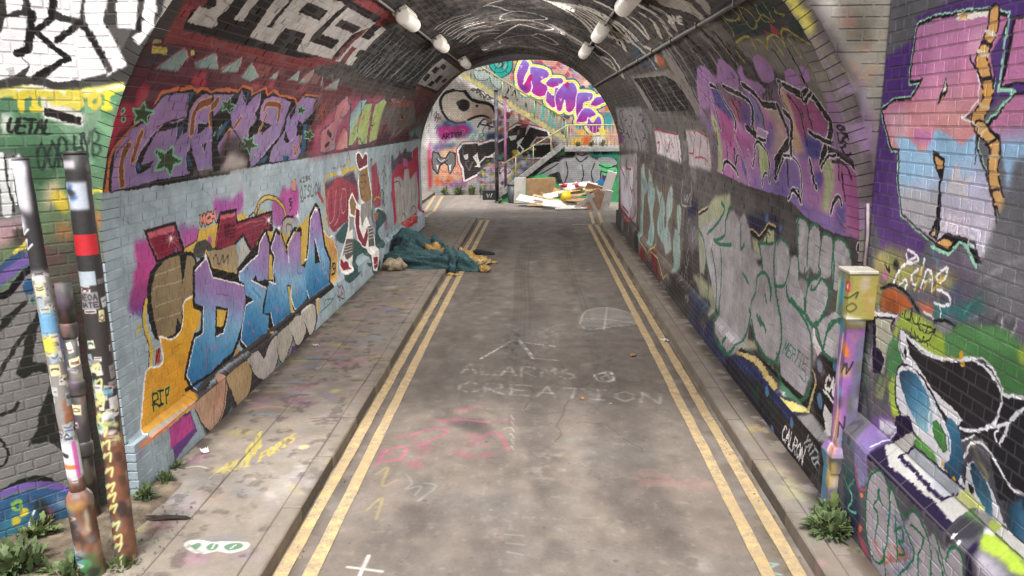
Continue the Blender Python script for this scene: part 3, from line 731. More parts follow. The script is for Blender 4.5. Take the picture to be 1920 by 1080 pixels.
p T 8b3545 100 0 0 6702,-2391,143,-39,-57,-144,157,-128,185,94,7,-99,-128,-77,-129,33,-160,95,-68,146
p T 8f8a88 100 0 0 6446,-2428,191,-35,-91,-88,-118,-6
S T 2b2726 100 0 15 6957,-2396,-65,-180
S T 2b2726 100 0 15 7119,-2402,-65,-172
S T 2b2726 100 0 15 7262,-2393,-94,-172
S T 2b2726 100 0 15 6746,-2419,1,-230
S T 2b2726 100 0 15 6908,-2379,-20,312
S T 2b2726 100 0 16 7342,-2376,-59,212
p T 6a605c 100 0 0 6304,-2604,246,-38,-28,-130,-189,-12,-186,55
p T 9c2f45 100 0 0 6081,-2738,247,-67,33,-61,-196,21,-95,56
p T d9d4d2 100 0 0 6103,-2732,110,13,55,-53,-90,-11
S T eae6e4 100 0 24 6081,-2834,143,-39,159,3,107,58
p T 6a605c 100 0 0 7158,-2612,198,-27,49,-197,-260,30
p T 9c2f45 100 0 0 7180,-2911,231,-41,-51,-93,-149,9
p T d9d4d2 100 0 0 7093,-2834,331,-56,-69,-39,-175,18
S T e2dedc 100 0 12 7167,-2971,99,-31,137,13
s T d5cfcc 100 0 11 6208,-2643,289,-24
s T d5cfcc 100 0 12 7180,-2640,203,-15
s T d5cfcc 100 0 11 6203,-2666,289,-25
s T d5cfcc 100 0 12 7174,-2671,202,-16
s T d5cfcc 100 0 11 6198,-2688,289,-27
s T d5cfcc 100 0 12 7167,-2702,202,-17
s T d5cfcc 100 0 11 6193,-2711,289,-28
s T d5cfcc 100 0 12 7160,-2732,203,-19
p T a06a48 100 0 0 7442,-2524,248,-17,-113,-76,-89,24
S T e6e2de 100 0 16 7510,-2494,188,-9,125,-34
S T 69757c 100 0 17 5476,-2097,25,-49,56,32,29,-30
S T 2b2726 100 0 15 5806,-2800,77,-5,-6,63,-49,-12,62,-22
p T c2344c 100 13 0 8464,-2235,259,97,86,24,141,139,77,-18,82,-123,227,4,388,28,206,-26,36,96,419,44,86,-321,-12,-224,3,-262,213,-149,-449,140,-254,-140,-423,-10,-469,48,-314,177,-264,-83,-36,205,-40,174
p T 4a4560 80 12 0 8439,-2011,131,1,37,-65,619,74,693,-27,-45,-112,-539,12,-528,-1,-340,-93
P T 5b5044 100 0 0 9243,-2062,19,83,157,1,88,-112,-124,-25
p T c0559a 100 0 0 9244,-2077,282,-29,32,-96,-324,34
p T b0a8a2 100 13 0 8598,-2273,349,4,249,-79,120,129,287,-2,68,-148,663,87,11,-379,-126,-159,-442,-15,-591,10,-523,23,-40,196
S T 544a48 100 0 22 8690,-2294,59,-107,-80,-181,79,-216
S T 544a48 100 0 23 8943,-2284,-1,-208,-92,-229
S T 544a48 100 0 23 9193,-2363,6,-184,0,-217
S T 544a48 100 0 24 9551,-2233,-2,-237,-139,-193
S T 544a48 100 0 25 9829,-2348,-92,-187,61,-203
S T 544a48 100 0 26 10212,-2325,-115,-277,19,-172
S T 544a48 100 0 23 8604,-2317,246,-4,157,-72
S T 544a48 100 0 25 9583,-2779,325,62,307,-120
S T 544a48 100 0 23 8925,-2776,190,53,215,-89
p T cf3a40 100 0 0 9090,-2843,299,-8,-54,-72,-257,27
p T cf3a40 100 0 0 9774,-2851,266,-16,-75,-92,-256,50
S T d8b04a 100 0 16 9072,-2841,299,-4,140,-38,264,40,277,-19
S T b04a3c 100 0 31 9160,-2513,19,-125
S T b04a3c 100 0 33 9791,-2524,-71,-91
p T c0436a 100 24 0 8351,-2408,241,35,12,-130,-193,19
p T b23b86 100 29 0 10226,-2258,256,18,-5,-189,-179,-21
p T 5a2b35 100 0 0 2717,-1795,10,121,-11,123,-4,217,81,37,312,16,388,21,533,-24,726,-34,1044,-47,3123,-257,1494,-245,-2547,16,-1553,10,-1045,7,-816,-33,-603,-24,-438,-2,-352,-1,-287,-1
p T 6b3a3c 70 65 0 3025,-1330,389,12,502,16,591,-35,801,-47,1139,-66,1061,-282,-1569,-10,-1032,-7,-760,173,-587,130
n T 44363f 100 18 250/45/100 2717,-1361,112,28,143,10,34,-33,-100,-61,-124,2
n T 7a4550 50 30 300/45/100 2953,-1373,122,-56,116,-5,305,19,245,-44,-439,48
p T b0a545 100 0 0 2771,-1333,113,6,23,-29,-116,-3
p T 8f8a55 100 0 0 2763,-1306,47,3,11,-16,-53,-3
p T 3c302c 100 13 0 2720,-1885,-8,181,1,143,6,104,-12,128,30,14,10,-59,-6,-81,5,-100,-5,-109,8,-133,4,-91
p T a82a42 100 13 0 2715,-1724,-3,122,25,47,83,-4,-8,59,28,23,42,-9,22,-38,-16,-39,-56,-81,-67,-20,-18,-61,-21,-20
p T a8313f 100 15 0 3196,-1440,61,33,38,2,45,-52,-122,-6
p T 983242 70 15 0 3173,-1428,116,29,70,-64,-75,-16
p T c05f35 100 0 0 2734,-1887,-1,117,24,55,80,61,123,76,33,80,215,31,76,-12,55,15,89,-19,206,13,27,-28,-350,-12,-290,-10,-175,-156,-97,-100,18,-114
p T 2b2726 100 0 0 2762,-1889,-15,103,23,60,64,56,159,110,13,46,240,33,60,-22,37,20,97,-12,214,4,162,-202,90,-209,-379,3,-338,1,-280,1
p T 728682 100 7 0 2870,-1417,144,103,73,-36,-33,-65
p T 728682 100 7 0 3139,-1366,153,63,120,-79,-231,-8
p T 728682 100 8 0 3416,-1386,158,91,42,-53,-22,-34
p T 728682 100 8 0 3679,-1400,56,81,185,-66,-85,-29
p T 728682 100 9 0 4059,-1381,82,59,28,-58
p T 728682 100 9 0 4333,-1381,122,65,71,-53
s T 8a3038 90 0 16 2868,-1414,139,99,87,-35,-40,-65
s T 8a3038 90 0 17 3139,-1366,155,61,118,-68,-15,-57
s T 8a3038 90 0 18 3416,-1377,163,82,37,-53,-22,-43
s T 8a3038 90 0 19 3679,-1390,50,75,203,-69
s T 8a3038 90 0 20 4047,-1382,99,66
s T b7a6a8 70 0 9 3017,-1318,63,-33,-10,-13
s T b7a6a8 70 0 10 3299,-1309,86,-66
s T b7a6a8 70 0 10 3579,-1300,37,-48,-13,-33
p T b0a548 100 4 0 3071,-1324,24,7,31,-21,-29,-3
p T 7d8f88 100 8 0 3439,-1388,140,90,36,-78,-146,-16
s T b9a9a4 70 0 8 3579,-1298,36,-78
s T 7e2d36 80 0 15 3439,-1388,140,90
p T 7d8f88 100 8 0 3696,-1395,29,72,184,-66,-76,-30
s T b9a9a4 70 0 8 3725,-1323,184,-66
s T 7e2d36 80 0 16 3696,-1395,29,72
p T 7d8f88 100 9 0 4045,-1387,94,63,26,-63
s T b9a9a4 70 0 9 4139,-1324,26,-63
s T 7e2d36 80 0 17 4045,-1387,94,63
p T 7d8f88 100 9 0 4366,-1368,87,60,84,-65
s T b9a9a4 70 0 9 4453,-1308,84,-65
s T 7e2d36 80 0 18 4366,-1368,87,60
p T 7d8f88 100 10 0 4549,-1388,139,106,71,-45,-37,-51
s T b9a9a4 70 0 10 4688,-1282,71,-45
s T 7e2d36 80 0 19 4549,-1388,139,106
p T 7d8f88 100 10 0 5010,-1380,-59,70,112,-76
s T b9a9a4 70 0 10 4951,-1310,112,-76
s T 7e2d36 80 0 20 5010,-1380,-59,70
p T 7d8f88 100 11 0 5103,-1401,249,99,104,-93
s T b9a9a4 70 0 11 5352,-1302,104,-93
s T 7e2d36 80 0 21 5103,-1401,249,99
n T 93534a 60 0 200/40/100 3767,-1320,295,-3,97,-14,-106,-43,-129,-8
n T 9c5a4c 60 0 150/40/100 4475,-1314,194,22,243,-33,10,-51,-222,-3
p T a6414a 100 23 0 3868,-1450,64,43,87,-43
p T a6414a 100 24 0 4062,-1427,64,34,48,-8,25,-48
p T a6414a 100 27 0 4591,-1447,99,59,69,-45
g T 84689a-8e6a98-846a9c 100 0 0 2871,-1536,139,-332,-230,-20,-8,75,13,71,51,45,108,30,99,22,31,5,200,36,-59,106,-119,-13,-71,-14,-32,-35,-26,-29,1,-39,-94,-21,-40,-21,-64,-56
g T 84689a-8e6a98-846a9c 100 0 0 2871,-1536,139,-332,-229,-23,-8,93,20,61,52,40,94,42,127,10,-52,-56,-57,-48,-23,-43,22,-44,103,43,244,-1,76,-78,-219,1,-222,-13
g T 84689a-8e6a98-846a9c 100 0 0 2871,-1536,139,-332,311,221,-29,74,34,45,47,27,136,-5,152,8,107,-124,-105,-69,-132,-43,-63,9,-35,39,110,37,-24,13,-102,1,23,-64,-65,-11,57,-153,-108,-5,-82,161,86,35
g T 84689a-8e6a98-846a9c 100 0 0 2871,-1536,139,-332,365,158,79,10,208,-18,75,-138,-218,-7,-87,88
g T 84689a-8e6a98-846a9c 100 0 0 2871,-1536,139,-332,56,223,155,23,57,12,10,-86,-30,-47,102,8,30,-125,-230,-11,-71,54,-116,18
p T 2b2726 100 0 0 3057,-1674,29,34,141,9,51,21,-39,73,-8,43,64,3,-22,-39,2,-37,17,-55,-27,-79,-30,-6,-2,54,-120,-16
p T 2c4f6e 100 0 0 3236,-1500,42,5,-8,-47,-18,6
p T 2c4f6e 100 0 0 3235,-1647,45,12,-18,-60,-20,0
p T 2b2726 100 0 0 2934,-1792,18,10,19,-28,110,21,-27,-26,-71,-23,-34,8
p T 2c5f86 100 0 0 2941,-1797,9,10,33,-29,-19,-10
p T 2b2726 100 0 0 3369,-1772,29,11,85,-80,22,-27,-103,13
p T 2c4f6e 100 0 0 3377,-1785,22,5,53,-53,-41,-4
p T 2b2726 100 0 0 3426,-1686,22,47,79,3,-40,-19
p T 2b2726 100 0 0 3503,-1739,55,11,-2,-46
p T 2b2726 100 0 0 3737,-1856,-59,124,18,68,61,56,72,-107,-85,-32
S T c4b2c4 80 0 8 3223,-1500,51,-104,-62,-24,30,-79
S T c4b2c4 80 0 8 3086,-1640,-94,-61,-49,-69,-5,-38,17,-26
S T c4b2c4 80 0 8 3382,-1723,-16,-62,27,-63
S T c4b2c4 80 0 9 3417,-1635,90,-4
S T c4b2c4 80 0 9 3654,-1717,58,-90
S T c4b2c4 80 0 9 3502,-1736,54,-38,-25,40,115,17
S T c08c66 100 0 92 2854,-1866,-23,65,7,57,18,20
S T 7c4a34 100 0 65 2854,-1866,-23,65,7,57,18,20
S T c08c66 100 0 82 2908,-1774,13,64,13,33
S T 7c4a34 100 0 54 2908,-1774,13,64,13,33
S T c08c66 100 0 100 3376,-1673,-24,63,12,51,97,22,82,2,20,-34
S T 7c4a34 100 0 69 3376,-1673,-24,63,12,51,97,22,82,2,20,-34
S T c08c66 100 0 84 3514,-1596,48,-46
S T 7c4a34 100 0 53 3514,-1596,48,-46
s T 6fae86 100 0 34 2890,-1555,30,-30,63,-5,-44,-16,25,-31,-56,21,-45,-13,8,28,-50,21,57,-2,12,27
p T 3c4a30 100 0 0 2890,-1555,30,-30,63,-5,-44,-16,25,-31,-56,21,-45,-13,8,28,-50,21,57,-2
s T 6fae86 100 0 48 3218,-1737,18,-45,96,-22,-88,-9,4,-44,-64,39,-85,-5,41,33,-58,38,89,-16,47,31
p T 3c4a30 100 0 0 3218,-1737,18,-45,96,-22,-88,-9,4,-44,-64,39,-85,-5,41,33,-58,38,89,-16
s T 6fae86 100 0 58 2755,-1587,0,0
s T 6fae86 100 0 58 2779,-1618,0,0
s T 6fae86 100 0 63 3090,-1755,0,0
s T 6fae86 100 0 73 3678,-1657,0,0
s T 6fae86 100 0 72 3623,-1690,0,0
s T 3c4a30 100 0 29 2755,-1587,0,0
s T 3c4a30 100 0 29 2779,-1618,0,0
s T 3c4a30 100 0 32 3090,-1755,0,0
s T 3c4a30 100 0 36 3678,-1657,0,0
s T 3c4a30 100 0 36 3623,-1690,0,0
p T 2b2726 100 0 0 3448,-1486,287,2,33,33,130,-10,27,-25,182,37,50,-43,95,31,110,-24,289,-6,46,-38,95,74,317,-2,63,-62,41,-100,-71,-66,73,-131,-156,-57,-242,-11,-562,3,-576,5,-85,198
s T c05f35 100 0 27 3445,-1483,158,15,133,-9,25,32,137,-10,31,-28,149,43,77,-42,62,34,132,-27,292,-9,70,-37,90,67,302,1
g T 84689a-8c6a98-846a9a 100 0 0 3894,-1487,306,-391,-727,379,129,4,113,1,-103,-74,-50,-41
g T 84689a-8c6a98-846a9a 100 0 0 3894,-1487,306,-391,-455,294,24,49,14,63,114,-66,73,40,71,29,54,-65,-25,-47,43,-39,-60,-45,22,-59,-70,-23,-143,77,-63,25
g T 84689a-8c6a98-846a9a 100 0 0 3894,-1487,306,-391,-34,258,-41,73,12,41,103,24,146,-6,196,-20,11,-112,-6,-94,-141,-74,-141,-76,-121,-19,-62,106,50,38,-79,15,90,24,130,25,56,27
g T 84689a-8c6a98-846a9a 100 0 0 3894,-1487,306,-391,278,68,175,124,-30,81,61,68,106,66,259,-1,52,-98,-148,-81,47,-118,92,-66,-82,-44,-525,5
g T 84689a-8c6a98-846a9a 100 0 0 3894,-1487,306,-391,-512,129,57,51,63,41,110,-50,114,-60,-73,-16,-197,-40
p T 2b2726 100 0 0 3834,-1477,55,9,39,-70,-25,-7
p T 2c4f6e 100 0 0 3857,-1476,28,4,23,-53
p T 2b2726 100 0 0 4261,-1708,41,71,100,-15
p T 2b2726 100 0 0 4675,-1745,-5,51,126,-62,-37,-14
p T 2b2726 100 0 0 4652,-1590,59,69,39,-53,-45,-46
p T 2b2726 100 0 0 4921,-1729,-74,109,158,-31,56,-33
p T 2b2726 100 0 0 4253,-1874,147,60,75,11,5,-56,-54,-18
p T 2f5676 100 0 0 4288,-1870,118,42,44,-9,-47,-32
p T 2f5676 100 0 0 5005,-1651,70,7,112,-171,-102,-59,15,22
p T 2f5676 100 0 0 4719,-1842,133,-14,-37,-24,-70,3
p T 2f5676 100 0 0 3702,-1632,50,12,-50,-77,-40,-28,1,46
S T c08c66 100 0 114 3519,-1552,18,17
S T 7c4a34 100 0 90 3519,-1552,18,17
S T c08c66 100 0 86 4192,-1559,9,27,112,3,114,-12,49,-79
S T 7c4a34 100 0 57 4192,-1559,9,27,112,3,114,-12,49,-79
S T c08c66 100 0 63 4214,-1680,28,46,20,41
S T 7c4a34 100 0 35 4214,-1680,28,46,20,41
S T c08c66 100 0 68 3853,-1657,38,43
S T 7c4a34 100 0 42 3853,-1657,38,43
S T c08c66 100 0 122 3801,-1693,-2,-48
S T 7c4a34 100 0 96 3801,-1693,-2,-48
S T c08c66 100 0 69 4919,-1798,51,-48,56,76,-10,31
S T 7c4a34 100 0 36 4919,-1798,51,-48,56,76,-10,31
s T 6fae86 100 0 27 3677,-1514,27,-25,67,-8,-51,-10,20,-26,-56,19,-52,-8,14,22,-51,20,63,-5,19,21
p T 3c4a30 100 0 0 3677,-1514,27,-25,67,-8,-51,-10,20,-26,-56,19,-52,-8,14,22,-51,20,63,-5
s T 6fae86 100 0 36 4150,-1715,8,-35,93,-21,-93,-2,-4,-34,-59,33,-89,0,50,23,-53,32,90,-17,57,21
p T 3c4a30 100 0 0 4150,-1715,8,-35,93,-21,-93,-2,-4,-34,-59,33,-89,0,50,23,-53,32,90,-17
s T 6fae86 100 0 21 4830,-1528,35,-20,71,-4,-48,-11,29,-21,-64,15,-51,-9,8,19,-59,15,66,-2,13,18
p T 3c4a30 100 0 0 4830,-1528,35,-20,71,-4,-48,-11,29,-21,-64,15,-51,-9,8,19,-59,15,66,-2
s T 6fae86 100 0 28 5213,-1690,21,-28,98,-14,-88,-6,10,-28,-71,25,-87,-3,40,20,-65,25,95,-11,47,20
p T 3c4a30 100 0 0 5213,-1690,21,-28,98,-14,-88,-6,10,-28,-71,25,-87,-3,40,20,-65,25,95,-11
s T 6fae86 100 0 50 3676,-1656,0,0
s T 6fae86 100 0 49 3628,-1690,0,0
s T 6fae86 100 0 56 4226,-1827,0,0
s T 6fae86 100 0 62 4751,-1642,0,0
s T 3c4a30 100 0 25 3676,-1656,0,0
s T 3c4a30 100 0 25 3628,-1690,0,0
s T 3c4a30 100 0 28 4226,-1827,0,0
s T 3c4a30 100 0 31 4751,-1642,0,0
S T c4b2c4 80 0 8 3770,-1467,99,-40,26,-38
S T c4b2c4 80 0 8 4045,-1472,41,-62,-31,-40,58,-46,-64,-52,22,-45
S T c4b2c4 80 0 9 4582,-1508,11,-112,5,-80,-189,-94,-122,-72
S T c4b2c4 80 0 10 5055,-1476,46,-94,-153,-89
S T c4b2c4 80 0 10 4882,-1682,14,-46,-137,-42
p T 3d3231 90 47 0 3756,-1716,162,9,152,-68,109,-95,-400,-7,-53,74
p T a89a90 90 35 0 3780,-1883,47,81,70,15,87,-16,150,-39,-4,-38
n T 8f8784 70 28 120/40/100 3434,-1881,69,22,269,6,393,-29,-469,-7
S T c0562f 100 0 17 5240,-1526,125,-108,42,-22,-13,33,-128,109
S T c0562f 100 0 17 5434,-1647,-160,137,40,-3,53,-41,-8,-24,44,-3,46,-41,-15,-25
S T c0562f 100 0 17 5364,-1501,-42,14,25,-33,52,-31,32,-8,47,-33,16,-33,-39,15
p T a83f5a 80 65 0 5222,-1881,217,116,23,76,164,106,135,48,429,-335,-622,-2
p T 6d4042 60 98 0 4941,-1411,878,40,1694,-31,1852,43,939,-389,-2606,-67,-1322,-36,-943,-25,-185,238
p T a34a62 85 53 0 5299,-1688,191,78,152,84,296,77,1222,59,487,-260,-136,-193,-2078,-33
s T 35506c 100 0 43 5559,-1850,-80,144,113,31,157,48,-72,118,148,83,157,-67,118,-7,-91,-100,-78,-44,-22,-68,63,-137,-287,-18,-126,17
g T b2686e-9a6a72-7fa0a8-9aa862 100 0 0 5873,-1451,512,-414,-826,15,-80,144,113,31,157,48,-72,118,148,83,157,-67,118,-7,-91,-100,-78,-44,-22,-68,63,-137,-287,-18
s T 35506c 100 0 47 6181,-1572,123,124,230,7,-31,-167,236,-117,-183,-109,-151,-4,-91,138,-133,128
g T b2686e-9a6a72-7fa0a8-9aa862 100 0 0 5873,-1451,512,-414,-204,293,123,124,230,7,-31,-167,236,-117,-183,-109,-151,-4,-91,138
s T 35506c 100 0 49 6557,-1646,-26,165,271,16,189,-183,128,-193,-355,1,-207,194
g T b2686e-9a6a72-7fa0a8-9aa862 100 0 0 5873,-1451,512,-414,172,219,-26,165,271,16,189,-183,128,-193,-355,1
s T 35506c 100 0 53 7114,-1669,-158,197,256,61,176,-29,97,-210,50,-161,-329,-23,-92,165
g T b2686e-9a6a72-7fa0a8-9aa862 100 0 0 5873,-1451,512,-414,729,196,-158,197,256,61,176,-29,97,-210,50,-161,-329,-23
g T a5565c-c08a84 100 0 0 6061,-1697,143,-170,-193,8,17,128,83,51,149,-38,119,-137
S T 35506c 100 0 18 6011,-1859,17,128,83,51,149,-38
S T 3c4560 100 0 20 5880,-1557,40,-52,155,36
S T 3c4560 100 0 21 6050,-1492,264,-208,84,-129
S T 3c4560 100 0 21 6378,-1465,206,-143,-126,-85
S T 3c4560 100 0 23 6887,-1484,227,-185,165,20
S T 3c4560 100 0 19 5658,-1822,59,80,124,-36,36,49
S T 3c4560 100 0 22 6687,-1847,70,64,176,-53,119,66
s T 35303a 100 0 63 5683,-1815,82,14
s T 35303a 100 0 63 5780,-1744,-124,35
n T c06a60 60 0 100/45/100 6399,-1646,165,77,167,1,-40,-118
n T 6a5e5a 100 72 300/35/100 7361,-1474,1164,77,982,-3,623,-259,-1741,-138,-726,15
S T a39c98 50 32 40 7905,-1463,48,-165,-118,-113
S T a39c98 50 35 45 8959,-1441,78,-227,-514,-131
S T a39c98 50 37 47 9430,-1431,-215,-171
S T a39c98 50 33 42 8234,-1828,288,126
S T a39c98 50 33 42 8416,-1821,-109,169
p T b5762f 100 0 0 8504,-1616,144,64,157,-38,-150,-32
p T 2b2726 100 0 0 8582,-1603,8,70,133,-70
n T a0523f 80 0 150/45/100 7388,-1440,685,56,801,-4,-134,-84,-950,7
n T 9a8f9a 70 0 120/50/100 7513,-1402,636,59,150,-73,-565,-27
n T 5d8a92 100 69 200/40/100 9353,-1763,968,59,129,-105,-820,-40
p T 4e3a48 100 45 0 7609,-1835,154,62,451,15,20,-70
p T 7a3536 100 0 0 2836,-1315,-33,154,-19,36,53,43,251,56,289,68,334,83,379,103,416,130,760,-173,-26,-356,-399,-77,-395,-62,-846,8,-478,4
P T 8c3a3c 100 0 0 2843,-1193,-35,33,36,11,61,-13,14,-22,-28,-13
p T 2c2524 100 0 0 2917,-1248,-31,78,70,37,-22,47,253,71,284,85,314,104,333,128,938,-95,-104,-320,25,-55,-658,-71,-569,-9,-520,0
p T a39b95 100 0 0 2917,-1214,2,75,81,-2,38,24,-55,41,140,30,18,-83,-24,-31,39,-33,-33,-20
p T a39b95 100 0 0 3260,-1150,-15,121,93,10,5,-89,10,-36
p T a39b95 100 0 0 3528,-1203,-57,222,99,33,57,-36,-12,-55,16,-73,-21,-13,39,-9,28,10,-19,98,-13,96,92,33,442,51,115,-8,-17,-60,8,-89,-14,-88,22,-38,-93,-74,-42,107,-328,-8,1,-59,6,-45
p T 2c2524 100 0 0 3821,-1002,-2,62,97,7,242,1,26,-70
p T a39b95 100 0 0 4200,-1203,105,75,454,1,6,67,-370,-7,-29,145,0,63,696,11,26,-41,-199,-104,7,-200
p T 2c2524 100 0 0 4293,-1129,-10,39,200,29,275,0,1,-66
p T 2c2524 100 0 0 4465,-992,-3,59,464,7,-38,-60
p T a39b95 100 0 0 4384,-1063,7,72,467,8,43,-51
p T a39b95 100 0 0 4996,-1197,45,161,50,59,-31,116,222,13,146,-4,10,-112,35,-92,-112,-6,73,-60,-5,-72,-182,-4,-28,133,-118,0,10,-131
p T 2c2524 100 0 0 5108,-982,-39,119,187,14,12,-75,52,0,-8,-51
p T 2c2524 100 0 0 5341,-1124,-17,57,130,8,-3,-69
s T 2c2524 100 0 44 5024,-1178,17,142,-19,95
p T 93383c 100 7 0 4267,-817,339,90,774,1,13,-58
s T a8a29c 100 0 11 4568,-729,815,9
p T 2c2827 100 41 0 5548,-1222,-54,430,2197,202,2906,-293,-1656,-386,-1971,-13
S T 7e8a8c 80 0 26 5641,-1199,39,170,-32,179
S T 6b7a80 80 0 19 5659,-1236,79,164,-13,166
S T 8a9192 80 0 32 5771,-1226,87,169,-35,170
S T 7e8a8c 80 0 33 5901,-1228,53,76,25,66
S T 6b7a80 80 0 30 5964,-1239,105,123,-8,151
S T 8a9192 80 0 22 5989,-1230,118,194,-94,216
S T 7e8a8c 80 0 32 6045,-1251,107,95,8,111
S T 6b7a80 80 0 33 6136,-1216,161,179,-124,192
S T 8a9192 80 0 31 6327,-1243,117,92,-3,103
S T 7e8a8c 80 0 29 6324,-1217,125,131,-36,142
S T 6b7a80 80 0 35 6390,-1232,-7,160,101,168
S T 8a9192 80 0 31 6624,-1240,10,170,86,188
S T 7e8a8c 80 0 22 6627,-1215,64,148,31,131
S T 6b7a80 80 0 29 6798,-1219,195,127,-87,136
S T 8a9192 80 0 34 6925,-1237,54,174,55,177
S T 7e8a8c 80 0 33 6932,-1195,130,188,-119,209
S T 6b7a80 80 0 30 6903,-1198,117,105,-18,107
S T 8a9192 80 0 25 7156,-1224,91,169,6,190
S T 7e8a8c 80 0 29 7293,-1227,268,145,-143,174
S T 6b7a80 80 0 33 7263,-1217,82,223,-131,286
S T 8a9192 80 0 39 7489,-1190,143,230,-226,257
S T 7e8a8c 80 0 30 7736,-1204,265,200,-228,212
S T 6b7a80 80 0 38 7773,-1190,230,168,-161,177
S T 8a9192 80 0 30 7847,-1204,111,210,-110,246
S T 7e8a8c 80 0 32 8170,-1196,69,141,38,177
S T 6b7a80 80 0 39 8231,-1205,53,201,36,176
S T 8a9192 80 0 37 8301,-1210,41,113,116,117
S T 7e8a8c 80 0 27 8505,-1194,253,88,-111,131
S T 6b7a80 80 0 32 8553,-1227,308,178,-164,210
S T 8a9192 80 0 45 8892,-1200,211,205,-184,243
S T 7e8a8c 80 0 50 9110,-1244,199,240,-96,250
S T 6b7a80 80 0 44 9231,-1211,323,218,-323,279
S T 8a9192 80 0 36 9378,-1219,50,279,-118,278
S T 7e8a8c 80 0 42 9644,-1214,324,131,-115,128
p T 6a3a3c 100 14 0 9766,-1650,-1358,442,83,448,2141,42,433,-125,-783,-466
p T 2c2625 100 0 0 8453,-1206,25,88,-183,345,2224,-34,-246,-428
p T a39c97 100 0 0 8393,-1178,-67,380,2135,-15,-324,-377
p T 2c2524 100 0 0 8439,-1110,-22,79,308,1,59,-102
p T 2c2524 100 0 0 8500,-988,-27,72,340,1,98,-87
p T 2c2524 100 0 0 9051,-1162,44,74,307,-4,7,-73
p T 2c2524 100 0 0 9250,-1077,5,90,319,0,40,-117
p T 2c2524 100 0 0 8731,-902,-41,51,380,0,101,-61
p T 2c2524 100 0 0 9801,-1052,57,59,302,-6,-39,-65
s T 2c2524 100 0 28 8989,-1177,-163,371
s T 2c2524 100 0 30 9499,-1185,-82,390
s T 2c2524 100 0 32 9957,-1186,106,383
p T 713a3a 100 26 0 8611,-1261,-169,44,1831,-18,9,-74
p T 4a4443 100 0 0 2600,0,8200,0,0,3175,-8200,0
p T 3a3331 100 80 0 2600,-725,8200,0,0,1675,-8200,0
n T 262120 100 100 300/50/100 2600,-650,8200,0,0,1450,-8200,0
n T 5c5047 80 100 180/60/100 2600,-600,8200,0,0,1900,-8200,0
n T 6b5b4f 100 100 100/50/40 10300,-1750,500,0,0,3850,-500,0
S T aca69f 85 0 44 6488,-627,-116,136,34,185
S T aca69f 85 0 44 6593,-612,-105,148,-29,153
S T aca69f 85 0 46 6787,-607,-152,139,19,168
S T aca69f 85 0 46 6900,-591,-150,149,18,169
S T aca69f 85 0 47 7112,-586,-161,155,-14,146
S T aca69f 85 0 48 7235,-568,-164,165,17,165
S T aca69f 85 0 50 7468,-562,-205,163,55,175
S T aca69f 85 0 51 7600,-542,-257,155,102,197
S T aca69f 85 0 52 7857,-535,-255,173,79,179
S T aca69f 85 0 53 8001,-514,-312,166,128,205
S T aca69f 85 0 55 8285,-505,-365,164,127,181
S T 8d8680 70 0 50 8558,-647,-17,144,-86,142
S T 8d8680 70 0 51 8742,-642,-26,148,-96,135
S T 8d8680 70 0 52 8933,-636,-35,151,-106,127
S T 8d8680 70 0 53 9132,-630,-44,155,-117,119
S T 8d8680 70 0 54 9340,-624,-55,159,-128,111
S T 8d8680 70 0 55 9558,-617,-68,162,-138,103
S T 8d8680 70 0 57 9786,-610,-83,166,-148,94
S T a8a19a 95 0 36 6165,-182,-125,82,-82,71
S T a8a19a 95 0 38 6154,-152,130,74,231,74,24,102
S T a8a19a 95 0 40 6810,-78,-252,109,15,146,184,139,349,-208,-48,-184,-248,-2
S T a8a19a 95 0 44 7329,-142,-250,184,14,145,220,194,286,-110,-164,-169,22,-55,590,-134,493,-132
S T a8a19a 95 0 50 9084,-187,-379,25,-352,219,-96,126,-251,76,458,200,246,-79,-381,-198
S T a49d92 90 0 101 5756,277,201,151,260,170,355,126
S T a49d92 90 0 86 5778,317,128,154,247,174,265,115
S T a49d92 90 0 73 5760,358,97,148,175,172,270,122
S T a49d92 90 0 120 5727,401,73,149,111,168,256,121
S T a49d92 90 0 74 5678,435,43,151,125,169,198,115
S T a49d92 90 0 112 5627,474,32,152,89,164,159,120
S T a49d92 90 0 108 5591,513,-26,143,31,166,178,117
S T a49d92 90 0 101 5515,545,4,150,-44,159,171,111
S T a49d92 90 0 97 5459,583,-47,144,-11,156,99,111
S T 958d83 85 0 99 7067,354,241,163,168,179,262,218
S T 958d83 85 0 106 7189,385,214,163,91,191,269,208
S T 958d83 85 0 89 7301,416,152,169,142,186,139,213
S T 958d83 85 0 64 7427,447,88,171,102,191,82,213
S T 958d83 85 0 66 7502,480,51,172,73,190,29,213
S T 958d83 85 0 73 7606,516,12,176,9,185,-24,217
S T 958d83 85 0 79 7660,554,8,174,-38,189,-62,209
S T 958d83 85 0 116 7755,585,-66,177,-64,193,-114,206
S T aaa297 92 0 116 5114,625,-78,194,68,185
S T aaa297 92 0 89 5494,660,-119,201,74,186
S T aaa297 92 0 125 4511,804,-109,132,106,137
S T aaa297 92 0 88 4640,882,-51,82,170,87
S T aaa297 92 0 63 4970,803,-72,104,151,106
S T aaa297 92 0 173 4074,900,-266,99,-91,94
S T aaa297 92 0 97 3858,947,-147,59,39,69
S T aaa297 92 0 114 3562,1008,-71,28,81,33
S T aaa297 92 0 99 7075,798,-30,188,410,193
S T aaa297 92 0 86 5911,780,-288,154,40,139
S T aaa297 92 0 84 7699,860,-387,119,263,116
S T aaa297 92 0 107 5833,880,-222,167,45,164
S T aaa297 92 0 98 6130,833,-165,81,217,77
S T aaa297 92 0 92 4298,897,-99,87,128,80
S T aaa297 92 0 74 5403,1055,-116,62,181,70
S T aaa297 92 0 83 6053,709,-135,117,253,100
S T 3a3230 80 0 25 3893,1065,-24,19
S T 3a3230 80 0 28 4437,953,-15,17
S T 3a3230 80 0 31 4995,902,35,42
